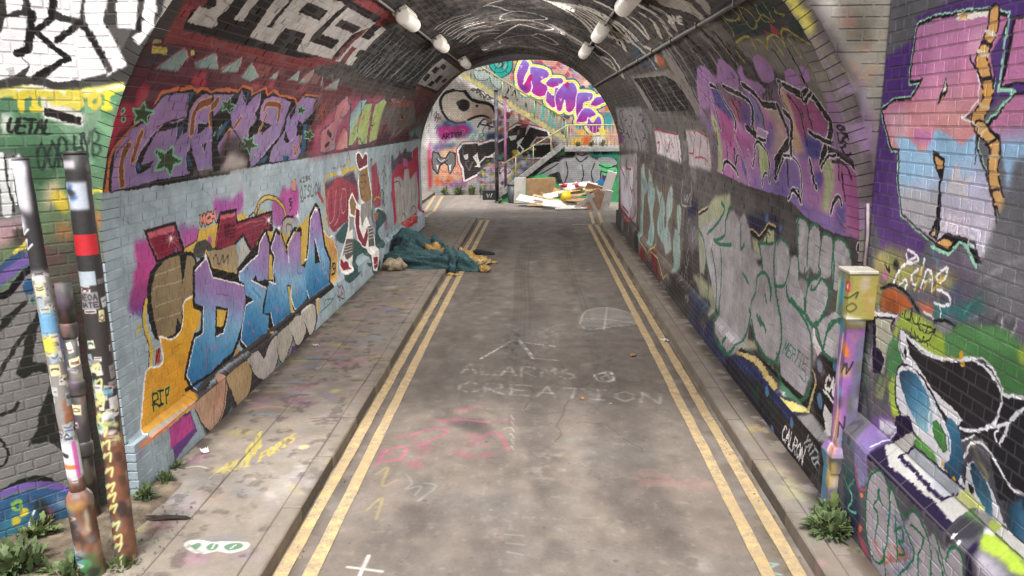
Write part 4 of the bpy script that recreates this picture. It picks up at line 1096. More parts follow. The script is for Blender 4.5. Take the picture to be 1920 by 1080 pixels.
S T 3a3230 80 0 26 4066,1096,-46,31
S T 3a3230 80 0 29 4567,927,-36,23
S T 3a3230 80 0 26 4027,1005,18,21
S T 3a3230 80 0 27 4235,998,8,30
S T 3a3230 80 0 30 4840,711,20,36
S T 3a3230 80 0 25 3983,1040,-63,23
S T 3a3230 80 0 37 5986,727,-5,28
S T 3a3230 80 0 34 5363,745,49,35
S T 3a3230 80 0 25 3933,1042,11,24
S T 3a3230 80 0 35 5658,675,42,34
S T 3a3230 80 0 36 5837,732,56,49
S T 3a3230 80 0 24 3827,1060,-29,27
S T 3a3230 80 0 37 5863,880,29,57
S T 3a3230 80 0 27 4237,1076,-22,16
S T 3a3230 80 0 33 5256,788,-11,40
S T 3a3230 80 0 31 4846,973,47,30
S T 3a3230 80 0 33 5339,682,39,45
S T 3a3230 80 0 30 4714,866,-48,35
S T 3a3230 80 0 34 5370,671,127,30
S T 3a3230 80 0 39 6364,855,18,34
S T 3a3230 80 0 28 4400,939,-28,22
S T 3a3230 80 0 29 4523,824,65,33
S T 3a3230 80 0 31 4926,806,35,45
S T 3a3230 80 0 31 5005,829,18,44
S T 3a3230 80 0 27 4281,935,36,29
S T 3a3230 80 0 28 4473,1047,-51,33
S T 3a3230 80 0 38 6167,842,-9,50
S T 3a3230 80 0 27 4274,981,5,29
S T 3a3230 80 0 31 4882,955,-23,48
S T 3a3230 80 0 30 4814,869,-48,40
S T 3a3230 80 0 25 3969,991,-7,27
S T 3a3230 80 0 27 4247,1069,15,27
S T 3a3230 80 0 27 4242,937,-27,36
S T 3a3230 80 0 24 3778,1049,-25,23
S T 3a3230 80 0 28 4461,994,-28,28
S T 3a3230 80 0 29 4588,916,-42,38
S T 3a3230 80 0 29 4560,890,58,36
n T 34485c 80 0 200/50/100 5706,968,-450,44,235,210,609,-9,79,-141
p T a5542f 100 22 0 5325,1133,-178,47,142,50,230,-1
p T 7a5a38 80 29 0 5165,1196,-81,60,18,83,178,6,-19,-86
n T 8c857e 80 17 120/35/100 4593,1080,-1062,41,55,35,731,-21,309,-9
s T bdb6ac 100 0 38 4299,1017,-128,-25,68,38
s T bdb6ac 100 0 38 4247,1007,-35,7
s T bdb6ac 100 0 37 4221,1033,-94,-31,36,44,-91,-31
s T bdb6ac 100 0 36 4003,1030,53,-12,89,31,-57,12
s T bdb6ac 100 0 36 4101,1034,-45,9
p T 8a837d 75 26 0 7023,1201,-1762,58,-51,90,56,146,1398,112,399,-44,45,-166
p T 2c2523 100 0 0 6943,1225,-1428,70,-214,57,-167,224,1675,-10
S T 857e78 80 0 47 6622,1245,86,170,-153,143
S T 857e78 80 0 44 6250,1262,-15,148,-102,153
S T 857e78 80 0 42 5932,1280,-57,149,-89,131
S T 857e78 80 0 40 5578,1302,16,139,-180,107
S T 857e78 80 0 47 6579,1312,-11,74
S T 857e78 80 0 42 5935,1345,14,65
S T 857e78 80 0 40 5557,1377,-9,67
p T 7a736d 100 21 0 4888,1074,-94,57,102,268,-52,203,285,13,101,-200,-83,-235
S T 2b2726 100 0 66 4847,1124,59,211,22,169,-104,105
p T 817a73 60 21 0 4011,1147,-487,-6,10,125,158,-18,263,-31
S T 332b29 95 0 123 4556,1127,-42,77,17,127
S T 332b29 95 0 133 4216,1141,-68,109,5,108
S T 332b29 95 0 88 3873,1153,-63,81,28,98
S T 332b29 95 0 68 3718,1181,-14,90,33,94
S T 8a837c 85 0 55 4665,1097,30,179,3,120
S T 8a837c 85 0 43 4320,1146,-33,149,-1,54
S T 8a837c 85 0 36 3946,1154,-51,124,27,48
S T 8a837c 85 0 41 3738,1188,-26,105,-17,61
S T 8a837c 85 0 55 4034,1260,21,78
p T 7d776f 90 27 0 3543,1253,-431,11,-385,85,-30,112,-55,107,-12,155,113,83,132,-103,117,-115,89,-125,376,-98
n T 31403f 100 22 400/35/100 3456,1109,-313,0,-442,76,18,143,174,-35,226,-25,343,-34
S T a8a244 85 0 19 3275,1106,-33,64,160,-15,25,-35
S T a8a244 85 0 19 3459,1139,-13,56,45,35
S T a8a244 85 0 18 3170,1126,42,60,-14,45,-98,-17,7,-60,51,-26
S T a8a244 85 0 17 2990,1149,28,67,-69,21
S T a8a244 85 0 17 3092,1210,-113,-13,-58,39,-22,-90
S T a8a244 85 0 16 2839,1168,7,42,-53,18
S T b3a93c 90 0 22 3523,1262,-145,-17,-85,17,20,51
S T b3a93c 90 0 21 3250,1272,-59,18,-21,38
S T b3a93c 90 0 20 3170,1328,-63,-43,-101,-2,-44,44
S T b3a93c 90 0 19 2981,1339,-53,-56,-74,1,-117,73
S T b3a93c 90 0 20 3057,1296,-13,75
S T b3a93c 90 0 19 2898,1311,-18,84
S T b3a93c 90 0 23 3595,1295,-30,60
p T a33a50 100 0 0 3073,1244,-19,28,42,-1
p T a33a50 100 0 0 2977,1238,-39,44,28,8,58,-19
G T 9a6ea6-a877a0 100 6 0 4499,1319,311,130,-311,-130,-167,-9,-109,57,21,59,459,127,212,-3,-105,-101
G T 9a6ea6-a877a0 100 5 0 4208,1408,231,124,-231,-124,-254,-105,-120,48,-35,69,141,70,203,-52
G T 9a6ea6-a877a0 100 5 0 3759,1387,190,109,-190,-109,-117,-21,32,61,-213,45,103,49,216,-53
G T 9a6ea6-a877a0 100 4 0 3440,1355,166,99,-166,-99,-119,-11,-74,59,55,57,161,-9
G T 9a6ea6-a877a0 100 4 0 3132,1441,116,91,-116,-91,-91,-18,-54,45,30,58,147,-30
G T 9a6ea6-a877a0 100 4 0 2956,1425,106,85,-106,-85,-65,14,6,44,65,5
S T 2b2726 100 0 30 4237,1339,-8,54
S T 2b2726 100 0 27 3775,1374,6,58
S T 2b2726 100 0 26 3502,1361,8,87,-32,12
S T 2b2726 100 0 23 3121,1334,-26,90
S T 2b2726 100 0 22 2961,1350,-4,165
p T 8f6a98 60 52 0 4781,1453,-531,-67,-392,38,-246,88,-346,-43,-250,64,-30,110,-89,131,237,-40,190,-26,734,-4,1152,-7
g T 8a6494-7f5a8a 100 35 0 4821,1629,311,329,-151,-264,-250,-80,12,139,146,213,316,-12
g T a86aa2-b26aa0-8668a8 100 0 0 4131,1436,-179,575,478,-590,-160,110,-96,100,-383,-62,14,-109,-231,53,9,36,-185,27,-96,67,-38,-163,-73,-7,-135,59,-30,16,-106,76,-38,121,-24,139,-61,132,10,51,116,8,310,-17,286,-64,613,1,757,-29,-179,-245,38,-107
p T a3ab7c 100 13 0 4668,1583,-43,69,32,143,99,162,133,9,-132,-183,-3,-154
p T 53498a 100 18 0 4417,1437,-108,20,-54,82,-56,92,97,13,134,-65,88,-39
p T a84a86 100 38 0 4454,1556,-203,95,97,120,203,6,29,-87
p T 9d5268 100 29 0 4163,1499,-197,33,-146,43,47,56,281,20,13,-68
p T 4e468a 80 46 0 3966,1532,-146,43,91,107,185,-11,-81,-86
p T a04e8e 100 48 0 4253,1700,-283,60,102,81,221,-3
p T 6f67a0 100 32 0 3793,1480,-99,48,-29,55,18,91,147,-18,8,-101
p T 4d4590 90 74 0 3752,1705,-251,-27,64,81,172,30
p T a9a880 100 51 0 3628,1554,-223,28,-5,61,117,-23,109,-36
p T c0a080 80 62 0 3481,1621,-98,22,24,89,182,62,141,48,-173,-141
p T a3ad7c 100 11 0 3902,1758,-71,-9,-86,52,10,96,81,0,80,49,8,-87
p T 5a4f96 80 24 0 4263,1796,-76,77,-13,92,98,-73
p T c49c94 80 50 0 4560,1923,-212,28,-217,37,225,-9
p T 6f589c 80 50 0 3622,1900,-165,-89,-154,50,12,91,236,22
p T 564a96 80 31 0 3620,1957,-138,16,37,21,218,-27
p T c7a080 100 29 0 3270,1491,-65,30,10,80,45,84,103,78,-118,-131,48,-76
S T d8d0d4 100 0 73 4410,1426,-114,24,-28,88,-77,86,47,62
S T 2b2726 100 0 49 4410,1426,-114,24,-28,88,-77,86,47,62
S T d8d0d4 100 0 67 4541,1509,-4,15,43,166
S T 2b2726 100 0 41 4541,1509,-4,15,43,166
S T d8d0d4 100 0 86 4137,1454,-163,38,-79,10,-112,61,110,113
S T 2b2726 100 0 63 4137,1454,-163,38,-79,10,-112,61,110,113
S T d8d0d4 100 0 84 3790,1457,-119,40,-47,39,-26,25,-200,15
S T 2b2726 100 0 63 3790,1457,-119,40,-47,39,-26,25,-200,15
S T d8d0d4 100 0 99 3398,1576,-15,67,-26,55,41,44
S T 2b2726 100 0 79 3398,1576,-15,67,-26,55,41,44
S T d8d0d4 100 0 88 3250,1476,-99,26,-98,40,-37,-4
S T 2b2726 100 0 70 3250,1476,-99,26,-98,40,-37,-4
S T d8d0d4 100 0 42 3249,1481,63,64,-51,87,63,87
S T 2b2726 100 0 23 3249,1481,63,64,-51,87,63,87
S T d8d0d4 100 0 111 3386,1737,223,93,51,73
S T 2b2726 100 0 91 3386,1737,223,93,51,73
S T d8d0d4 100 0 48 3639,1895,-153,-94,-100,1,-81,28,-4,68,21,97
S T 2b2726 100 0 28 3639,1895,-153,-94,-100,1,-81,28,-4,68,21,97
S T d8d0d4 100 0 80 4019,1677,-94,31,-66,24,-127,-4
S T 2b2726 100 0 58 4019,1677,-94,31,-66,24,-127,-4
S T d8d0d4 100 0 76 3893,1676,-29,37
S T 2b2726 100 0 53 3893,1676,-29,37
S T d8d0d4 100 0 49 4083,1802,-34,83,-115,-114,-81,-21,-108,51,29,140
S T 2b2726 100 0 27 4083,1802,-34,83,-115,-114,-81,-21,-108,51,29,140
S T d8d0d4 100 0 46 4272,1693,16,69,-83,99,-56,122
S T 2b2726 100 0 22 4272,1693,16,69,-83,99,-56,122
S T d8d0d4 100 0 67 4737,1949,-69,-49,-97,-13,-128,29,-67,37
S T 2b2726 100 0 41 4737,1949,-69,-49,-97,-13,-128,29,-67,37
S T d8d0d4 100 0 65 4315,1832,93,67,-35,47
S T 2b2726 100 0 40 4315,1832,93,67,-35,47
S T d8d0d4 100 0 49 3912,1970,-48,-53,-57,-16,-27,40
S T 2b2726 100 0 26 3912,1970,-48,-53,-57,-16,-27,40
S T d8d0d4 100 0 55 3483,1984,-74,-39,-61,16,-10,36
S T 2b2726 100 0 36 3483,1984,-74,-39,-61,16,-10,36
p T a484ae 100 0 0 3806,1675,-147,25,63,28,148,-9
s T d8d0d4 100 0 13 3806,1675,-147,25,63,28,148,-9,-64,-44
p T 9c7aa6 100 0 0 3318,1594,-34,38,65,76,-3,-87
S T 352d30 90 0 28 4076,1509,26,135
S T 352d30 90 0 28 4135,1514,-79,83
S T 352d30 90 0 26 3717,1514,-52,69,18,91
S T 352d30 90 0 24 3463,1822,26,107
S T 352d30 90 0 27 3889,1770,42,102
S T 352d30 90 0 22 3167,1554,-2,89,13,52
S T 352d30 90 0 22 3135,1566,-45,57
S T 352d30 90 0 31 4521,1776,61,105
S T 352d30 90 0 30 4372,1800,43,86
p T 2b2726 100 0 0 4024,1670,-42,-7,-124,44,34,13
g T a0527e-a04a80 100 23 0 3158,1540,-156,172,214,-190,-169,14,-43,16,-127,67,40,77,179,-19,90,70,65,-91
p T 4b438c 100 27 0 3177,1701,-175,25,57,89,128,-30
p T c39b7c 100 24 0 3259,1529,-27,16,9,126,-23,92,135,37,-36,-120
g T 966aa8-ae70a8-b06aa0 100 13 0 3348,1895,-631,82,640,-168,-201,-3,-170,-23,-251,14,-58,111,26,131,46,27,117,-17,145,-37,311,-25
p T aab083 100 27 0 3039,1814,-72,-32,-49,11,14,85,98,130,77,-13,-66,-94
p T a3548e 100 42 0 2906,1807,-224,12,2,128,35,95,63,9,75,-125
p T 5c519c 90 26 0 2932,1961,-88,-10,22,98,89,-29
p T 54499a 80 23 0 3134,1849,-102,-6,63,77,59,-10
S T d8d0d4 100 0 89 3211,1490,-164,46,-84,-4,-98,94,-19,21,71,77
S T 2b2726 100 0 68 3211,1490,-164,46,-84,-4,-98,94,-19,21,71,77
S T d8d0d4 100 0 47 3043,1532,15,34,-114,-34
S T 2b2726 100 0 26 3043,1532,15,34,-114,-34
S T d8d0d4 100 0 84 2935,1724,76,53,41,45
S T 2b2726 100 0 63 2935,1724,76,53,41,45
S T d8d0d4 100 0 58 3104,1689,-102,23,-135,17
S T 2b2726 100 0 37 3104,1689,-102,23,-135,17
S T d8d0d4 100 0 83 2933,1752,-144,21,-80,35,-29,49,-12,88,20,92,34,57
S T 2b2726 100 0 64 2933,1752,-144,21,-80,35,-29,49,-12,88,20,92,34,57
S T d8d0d4 100 0 42 3056,1830,-89,-48,-95,-12
S T 2b2726 100 0 21 3056,1830,-89,-48,-95,-12
S T d8d0d4 100 0 66 3167,1807,-11,74,-18,32
S T 2b2726 100 0 44 3167,1807,-11,74,-18,32
S T d8d0d4 100 0 47 3500,1799,-98,4,-80,27,-17,62,29,97
S T 2b2726 100 0 23 3500,1799,-98,4,-80,27,-17,62,29,97
S T d8d0d4 100 0 59 3505,1998,-70,-48,-58,11,-43,28
S T 2b2726 100 0 35 3505,1998,-70,-48,-58,11,-43,28
S T d8d0d4 100 0 52 2995,2003,-37,-53,-49,-23,-27,29
S T 2b2726 100 0 31 2995,2003,-37,-53,-49,-23,-27,29
S T d8d0d4 100 0 75 3338,1600,-55,40,89,113,26,41
S T 2b2726 100 0 52 3338,1600,-55,40,89,113,26,41
S T 352c30 100 0 25 3214,1530,-64,64,10,145
S T 352c30 100 0 24 3121,1587,4,38
S T 352c30 100 0 24 3038,1566,21,103
S T 352c30 100 0 23 2929,1797,-128,4,-38,50
S T 352c30 100 0 23 2870,1805,13,55
S T 352c30 100 0 23 2838,1809,18,76,-6,54
S T 352c30 100 0 27 3475,1823,20,116
p T 8d8780 60 12 0 2811,1446,-111,8,-15,134,-20,129,-20,125,-7,100,30,-73,67,-137,51,-119,68,-113
p T 9a72a4 80 21 0 2768,1518,-68,89,-19,110,-14,101,62,-35,182,-38,-94,-92,43,-55
S T c9c1c2 100 0 19 2707,1454,0,54,-28,73,-17,129,-6,120,-15,112,17,91,56,67
S T 2e2829 100 0 12 2718,1453,2,54,-28,74,-18,129,-6,121
p T 8d6b90 100 12 0 2595,1608,-56,1,5,153,-27,70,21,183,17,64,69,12,14,-149,14,-125,6,-113
P T 9f76a6 100 0 0 2622,1646,-62,-6,-1,55,43,13
P T a87aa8 100 0 0 2616,1840,-54,8,-16,47,45,17
P T a87aa8 100 0 0 2596,1949,-56,-12,-2,78,33,42
p T 3a3236 100 11 0 2637,1929,-88,-22,-15,41,77,9
p T 3a3434 100 12 0 2640,1459,-68,68,-19,63,13,37,29,-19,28,-90,14,-33
S T aaa344 100 0 19 2640,1459,-45,61,-33,64
S T 2b2726 100 0 17 2801,1667,-32,-10,-42,9,37,7,37,-6
S T 2b2726 100 0 20 2810,1687,9,34,-46,-8
S T 2b2726 100 0 20 2771,1683,-43,9,49,15,-21,19,49,15
S T 2b2726 100 0 17 2691,1682,41,17,-22,16
S T 2b2726 100 0 17 2814,1741,-45,25,-63,-16
S T 2b2726 100 0 12 3475,1470,-51,2,33,11,26,-8
S T 2b2726 100 0 12 3551,1496,-31,19,44,5
S T 2b2726 100 0 12 3456,1488,72,62
S T 2b2726 100 0 12 3413,1490,64,56
S T 2b2726 100 0 12 3371,1498,68,32,-14,17
S T 2b2726 100 0 12 3568,1537,-98,-32,-26,36
S T 2b2726 100 0 12 3500,1557,-61,1
p T 5e5857 100 19 0 8751,2008,-1289,-42,-1288,10,-1356,0,-777,52,-568,37,-377,74,-311,60,-47,211,371,-22,478,-29,1172,82,1356,227,2449,410,80,-356,80,-356
n T 4f4948 60 20 200/50/100 8751,2008,-2534,-20,-1399,-12,-884,54,-618,36,-11,81,625,-27,902,-40,1405,31,2531,56
n T 6b6663 75 27 300/30/100 9686,1460,-2263,55,-1667,102,-850,65,-197,49,168,235,1297,10,1288,-10,3731,125
p T 625c59 100 33 0 7415,1539,-1711,51,-508,45,-270,62,807,19,1507,9
p T c6bcbf 100 18 0 7250,1730,-458,10,-777,7,85,234,507,-12,362,-14,343,4
p T b8acb1 80 23 0 5687,1715,-388,-9,-317,38,64,233,327,-3,420,8
S T a33f45 100 0 31 7213,1730,-391,-10,-95,19,-709,10
S T a33f45 100 0 34 7223,1735,82,213
S T a33f45 100 0 32 6925,1742,-18,106
S T a33f45 100 0 33 7184,1856,-119,-14,122,90
S T a33f45 100 0 31 6697,1760,54,155,-276,-100
S T a33f45 100 0 30 6352,1763,47,148
S T a33f45 100 0 29 6132,1759,42,217
S T a33f45 100 0 26 5554,1713,-3,154,185,16
S T a33f45 100 0 24 5304,1710,-287,35,-44,-9
S T a33f45 100 0 25 5200,1749,215,153
S T a33f45 100 0 24 5017,1745,90,143,-61,89
S T a33f45 100 0 25 5540,1908,-283,-13,-131,25
S T a33f45 100 0 23 4787,1718,-70,21
S T a33f45 100 0 23 4908,1893,-4,60
s T 8d8588 100 0 18 5882,1819,-1,-22,67,37,30,40,-13,13,27,42,49,37,13,-21
s T 8d8588 100 0 18 5995,1960,-162,-169,-10,21,49,56,71,69,52,23
s T 8d8588 100 0 17 5823,1862,-21,-38,-73,-44,27,38,67,44,73,54,-3,30,-53,-38,-17,-46
S T 2b2726 100 0 13 4895,1758,-36,29,86,63,-47,28
n T 8a8487 100 37 250/32/100 9819,1490,-2275,10,131,253,338,200,1698,51,1275,-3
S T 393334 100 0 20 8089,1738,-206,49,399,91
S T 393334 100 0 22 8744,1584,-202,25,343,96
S T 393334 100 0 26 10525,1794,-481,29,260,86
S T 393334 100 0 20 7911,1582,-296,8,277,71
S T 393334 100 0 22 8919,1849,-298,19,70,37
S T 393334 100 0 25 10220,1751,-455,32,589,44
S T 393334 100 0 23 9098,1710,-211,26,494,123
S T 393334 100 0 23 9090,1560,-32,65,353,21
S T 393334 100 0 20 7865,1655,-371,-32,302,101
S T 393334 100 0 25 10140,1833,-430,60,360,96
S T 393334 100 0 20 7899,1726,-38,45,124,32
S T 393334 100 0 21 8465,1538,-143,-10,372,135
S T 393334 100 0 20 8125,1821,-303,18,253,80
S T 393334 100 0 24 9608,1536,-482,-15,576,126
S T 393334 100 0 26 10565,1759,-454,-43,666,146
S T 393334 100 0 24 9592,1808,-175,5,215,150
P T 7b4a76 100 0 0 11065,1870,-926,-49,-41,106,858,40
p T 9a8f94 100 26 0 10793,2124,-1989,-114,-102,684,79,118,1633,-9
p T c0b8c4 100 27 0 10534,2271,-1396,-83,19,419,306,222,822,-103
S T b0383c 100 0 54 10716,2121,-217,307,187,176,-418,199,-812,55,-547,-139,-127,-151
S T b0383c 100 0 53 9742,2078,108,153,-493,-1
S T b0383c 100 0 49 8931,2069,176,255,-156,207
S T b0383c 100 0 56 10534,2271,-588,116,99,160
S T b0383c 100 0 51 9588,2273,-158,161,-249,63
S T b0383c 100 0 54 10136,2757,-660,15
p T 7d6a5a 60 29 0 8577,2107,-800,-3,-374,141,-736,-48,-217,93,-422,31,-91,407,298,244,383,58,704,-50,924,140,303,-369
S T a89a6c 100 0 51 8455,2186,-196,-75,-120,97,-222,120,263,149,7,429,221,-25,-36,-327,83,-368
S T 2b2726 100 0 24 8455,2186,-196,-75,-120,97,-222,120,263,149,7,429,221,-25,-36,-327,83,-368
G T 93a5a2-86a3a0 100 0 0 8455,2186,-127,566,127,-566,-196,-75,-120,97,-222,120,263,149,7,429,221,-25,-36,-327
S T a89a6c 100 0 47 7897,2205,-31,-69,-248,101,-197,112,125,207,-156,123,91,171,320,-4,-133,-235,225,-177,4,-229
S T 2b2726 100 0 22 7897,2205,-31,-69,-248,101,-197,112,125,207,-156,123,91,171,320,-4,-133,-235,225,-177,4,-229
G T 93a5a2-86a3a0 100 0 0 7897,2205,-118,529,118,-529,-31,-69,-248,101,-197,112,125,207,-156,123,91,171,320,-4,-133,-235,225,-177
S T a89a6c 100 0 44 7357,2267,-169,35,-190,-5,-176,136,50,102,-175,141,128,68,404,-87,-73,-210,201,-180
S T 2b2726 100 0 20 7357,2267,-169,35,-190,-5,-176,136,50,102,-175,141,128,68,404,-87,-73,-210,201,-180
G T 93a5a2-86a3a0 100 0 0 7357,2267,-111,494,111,-494,-169,35,-190,-5,-176,136,50,102,-175,141,128,68,404,-87,-73,-210
S T a89a6c 100 0 41 6768,2357,-139,-140,-131,0,-10,189,172,125,-155,93,100,155,225,-58,-97,-204,35,-160
S T 2b2726 100 0 19 6768,2357,-139,-140,-131,0,-10,189,172,125,-155,93,100,155,225,-58,-97,-204,35,-160
G T 93a5a2-86a3a0 100 0 0 6768,2357,-101,456,101,-456,-139,-140,-131,0,-10,189,172,125,-155,93,100,155,225,-58,-97,-204
S T a89a6c 100 0 39 6334,2532,-247,29,-46,207,94,106,157,-14,69,-168,-27,-160
S T 2b2726 100 0 18 6334,2532,-247,29,-46,207,94,106,157,-14,69,-168,-27,-160
G T 93a5a2-86a3a0 100 0 0 6334,2532,-96,430,96,-430,-247,29,-46,207,94,106,157,-14,69,-168
S T a89a6c 100 0 38 6255,2336,-143,-16,-53,110,89,119,81,-97,26,-116
S T 2b2726 100 0 18 6255,2336,-143,-16,-53,110,89,119,81,-97,26,-116
G T 93a5a2-86a3a0 100 0 0 6255,2336,-94,422,94,-422,-143,-16,-53,110,89,119,81,-97
s T 5aa3a6 100 28 107 8066,2313,0,0
s T 5aa3a6 100 29 110 8308,2605,-1,0
s T 5aa3a6 100 26 100 7549,2348,0,0
s T 5aa3a6 100 23 89 6690,2395,0,0
s T 5aa3a6 100 24 92 6874,2523,0,0
s T 5aa3a6 100 21 83 6181,2805,0,0
s T 5aa3a6 100 22 83 6222,2757,0,0
p T 72302f 100 22 0 8246,3120,-174,-161,-294,-6,-114,90
p T 722f30 100 19 0 7392,2862,-290,2,-264,151,-288,12,509,32,258,-53
s T b09f62 100 0 30 8184,2920,-305,8,-286,21,-315,-145,150,90,-486,-8,-319,121,-155,-67,-233,32,-253,-193
p T 8d9a98 100 18 0 6917,2662,-417,-16,-83,78,320,90
p T 3a3432 100 35 0 8660,2766,-370,156,-38,169,342,-31
p T 403a38 100 49 0 6550,3027,-718,-318,-494,5,-36,165,791,185
S T b3afb2 80 0 23 6071,2117,30,128,-96,53,-355,-34
S T b3afb2 80 0 22 5945,2199,13,63,-118,-63,12,62,-110,-81,-39,65
S T b3afb2 80 0 22 5732,2101,-36,65
S T aaa8ae 70 0 19 5776,2373,7,82,-76,109,83,96,-66,60
S T aaa8ae 70 0 19 5547,2402,70,118,-87,-43,-122,-75
S T aaa8ae 70 0 19 5884,2718,-114,31,-80,-107
x T ghost 0 0 0 0,0
n T 3a3b58 100 36 500/30/100 5497,2840,-229,13,-417,-82,-59,129,-543,-1,-554,92,-436,72,-271,-23,559,206,398,-9,488,-11,975,16
p T 33304a 100 27 0 4186,2145,-492,-53,-124,55,69,57,82,-62,238,94,167,-16
p T 4d6c96 100 22 0 3852,2105,-54,-6,9,55,55,-4
p T 51709a 100 15 0 3638,2131,-48,-6,-7,35,48,6
n T 34304a 100 48 200/40/100 5865,2295,-449,-110,-21,96,452,95
g T 9fa383-8f9078 100 21 0 4962,2133,280,514,187,-354,-324,-96,-142,-71,-388,-50,-38,85,114,79,261,117,213,193,40,127,139,12,91,-247
p T a3a27c 80 28 0 5518,2748,-221,-29,-338,-10,-119,-26,-78,82,59,143,147,-95,265,32
g T a29ca0-989196 100 16 0 4924,2303,-1601,474,2044,-370,-287,-98,-471,-120,-147,-30,-109,55,-101,-67,-127,78,-63,96,-124,8,-26,-61,-244,-44,-61,-25,-129,10,-25,46,-71,-13,-60,76,-151,7,-33,150,-241,156,57,112,245,-58,327,-117,-31,214,344,-5,182,-79,35,236,272,54,321,-111,173,-112,262,-178
n T 8d8789 60 0 250/50/100 4879,2506,-943,-166,-239,229,835,209
n T 9b9598 70 0 150/45/100 4660,2201,-297,-35,-238,59,59,129,352,46
p T a9a882 100 11 0 4074,2265,-120,-7,-56,75,122,-13
s T 2b2726 100 0 53 4092,2230,-155,14,-149,-90,-96,3
s T c0a56e 100 0 22 4115,2224,-50,-10,-129,16,-146,-85,-106,5
s T c0a56e 100 0 29 5430,2285,-265,-67
s T 2b2726 100 0 33 5410,2295,-263,-68
p T b0b08c 100 0 0 3876,2257,-75,-77,-96,-8,-11,51,92,25
p T 2b2726 100 0 0 3816,2193,-63,1,16,8,37,-5,-2,49,22,3
p T 3b3638 100 11 0 3970,2363,-111,-26,1,40,66,4
p T 3f393b 100 20 0 3462,2211,-102,-2,-6,28,85,10
S T 2c7350 90 0 48 5405,2398,-192,62,-136,155,-56,107,-6,177
S T 2c7350 90 0 45 4979,2474,-115,100,-73,127,2,193
S T 2c7350 90 0 44 4732,2439,-43,129,-4,276
S T 2c7350 90 0 44 4933,2402,-151,5,-291,-40
S T 2c7350 90 0 45 5126,2395,-286,-117,-148,-99,90,-30
S T 2c7350 90 0 44 4902,2405,-244,-72,-7,-93,-111,-91
S T 2c7350 90 0 43 4567,2139,62,78
S T 2c7350 90 0 40 4305,2220,-29,131,-61,-35
S T 2c7350 90 0 36 3950,2274,-249,-42
S T 2c7350 90 0 37 3931,2271,-84,120
S T 2c7350 90 0 35 3669,2219,9,75,-30,101,-98,137,-42,42
S T 2c7350 90 0 34 3635,2224,-59,-30,-83,17,-42,53,12,83,50,56,111,19
S T 2c7350 90 0 34 3594,2332,-36,-59,-57,41
S T 2c7350 90 0 34 3538,2290,43,102
S T 2c7350 90 0 36 3933,2442,-89,-40,-94,8,-64,47,2,71,51,12,36,-36
S T 2c7350 90 0 38 3933,2442,11,83,74,88,-6,76
S T 2c7350 90 0 39 4212,2480,-128,29
S T 2c7350 90 0 32 3474,2369,-30,65,-110,24,-113,1,-9,-79,-14,-59
S T 2c7350 90 0 32 3320,2327,17,-141,37,-42,-4,-72,-41,-15,-68,15,-24,75,-8,96
P T a39da2 100 9 0 3380,2109,-23,-46,-87,1,-37,37,-25,160,108,21
N T b5b0b4 70 0 80/55/100 3380,2109,-23,-46,-87,1,-37,37,-25,160,108,21
P T a39da2 100 9 0 3213,2238,19,-132,-45,-38,-64,11,-34,102,13,83
N T b5b0b4 70 0 80/55/100 3213,2238,19,-132,-45,-38,-64,11,-34,102,13,83
P T a39da2 100 9 0 3094,2228,-6,-114,-41,-29,-75,22,-24,115,92,46
N T b5b0b4 70 0 80/55/100 3094,2228,-6,-114,-41,-29,-75,22,-24,115,92,46
P T a39da2 100 8 0 2941,2253,15,-133,-37,-32,-94,11,-39,45,-5,50,111,92
N T b5b0b4 70 0 80/55/100 2941,2253,15,-133,-37,-32,-94,11,-39,45,-5,50,111,92
P T a39da2 100 9 0 3212,2357,-69,-62,-103,-27,-67,36,11,81,104,85,82,3,47,-60
N T b5b0b4 70 0 80/55/100 3212,2357,-69,-62,-103,-27,-67,36,11,81,104,85,82,3,47,-60
P T a39da2 100 8 0 3071,2477,-119,-78,-102,-47,-105,5,-10,102,50,68,88,34,105,-13
N T b5b0b4 70 0 80/55/100 3071,2477,-119,-78,-102,-47,-105,5,-10,102,50,68,88,34,105,-13
P T a39da2 100 9 0 3430,2354,1,-94,-89,-16,-42,108,-98,51,21,60,171,-34
N T b5b0b4 70 0 80/55/100 3430,2354,1,-94,-89,-16,-42,108,-98,51,21,60,171,-34
P T a39da2 100 10 0 3615,2339,41,-86,-73,-51,-105,21,-31,97,33,71,139,30
N T b5b0b4 70 0 80/55/100 3615,2339,41,-86,-73,-51,-105,21,-31,97,33,71,139,30
S T 2c7350 90 0 28 3314,2330,45,-163,6,-84,-35,-26,-78,17,-20,32
S T 2c7350 90 0 27 3227,2253,14,-104,-24,-57,-46,-26,-32,10
S T 2c7350 90 0 26 3096,2222,0,-73,-21,-51,-58,-9,-47,28,-20,193
S T 2c7350 90 0 25 2934,2317,3,-108,26,-93,-44,-25,-81,5,-50,38,-12,54
S T 2c7350 90 0 27 3249,2269,-9,40,-82,-11,-86,-40,22,-30
S T 2c7350 90 0 26 3154,2321,11,20,-60,-19,-51,-51,-63,15,-25,50,42,78,80,56,99,2,26,-79,-24,-83
S T 2c7350 90 0 28 3470,2395,-41,49,-205,13,-14,-52
S T 2c7350 90 0 25 3075,2460,-43,52,-54,36,-118,6,-100,-35,-27,-51
S T 2c7350 90 0 25 2979,2543,-28,-76,-59,-56,40,11,31,59
S T 2c7350 90 0 25 2867,2399,-62,-24
S T 2c7350 90 0 24 2849,2389,-68,35,-23,47
S T 2c7350 90 0 30 3679,2297,-37,115,-79,117,-78,114
S T 2c7350 90 0 30 3639,2425,-140,-30,-49,-88
S T 2c7350 90 0 27 3238,2473,-95,47,-56,67,-3,48
S T 2c7350 90 0 31 3754,2415,-57,50,-4,69
p T 9d979b 100 18 0 4698,2738,-667,-155,-27,120,121,157,323,120,205,-38
n T b5afb2 100 0 100/45/100 4667,2879,-192,-19,-295,1,130,54,285,-14
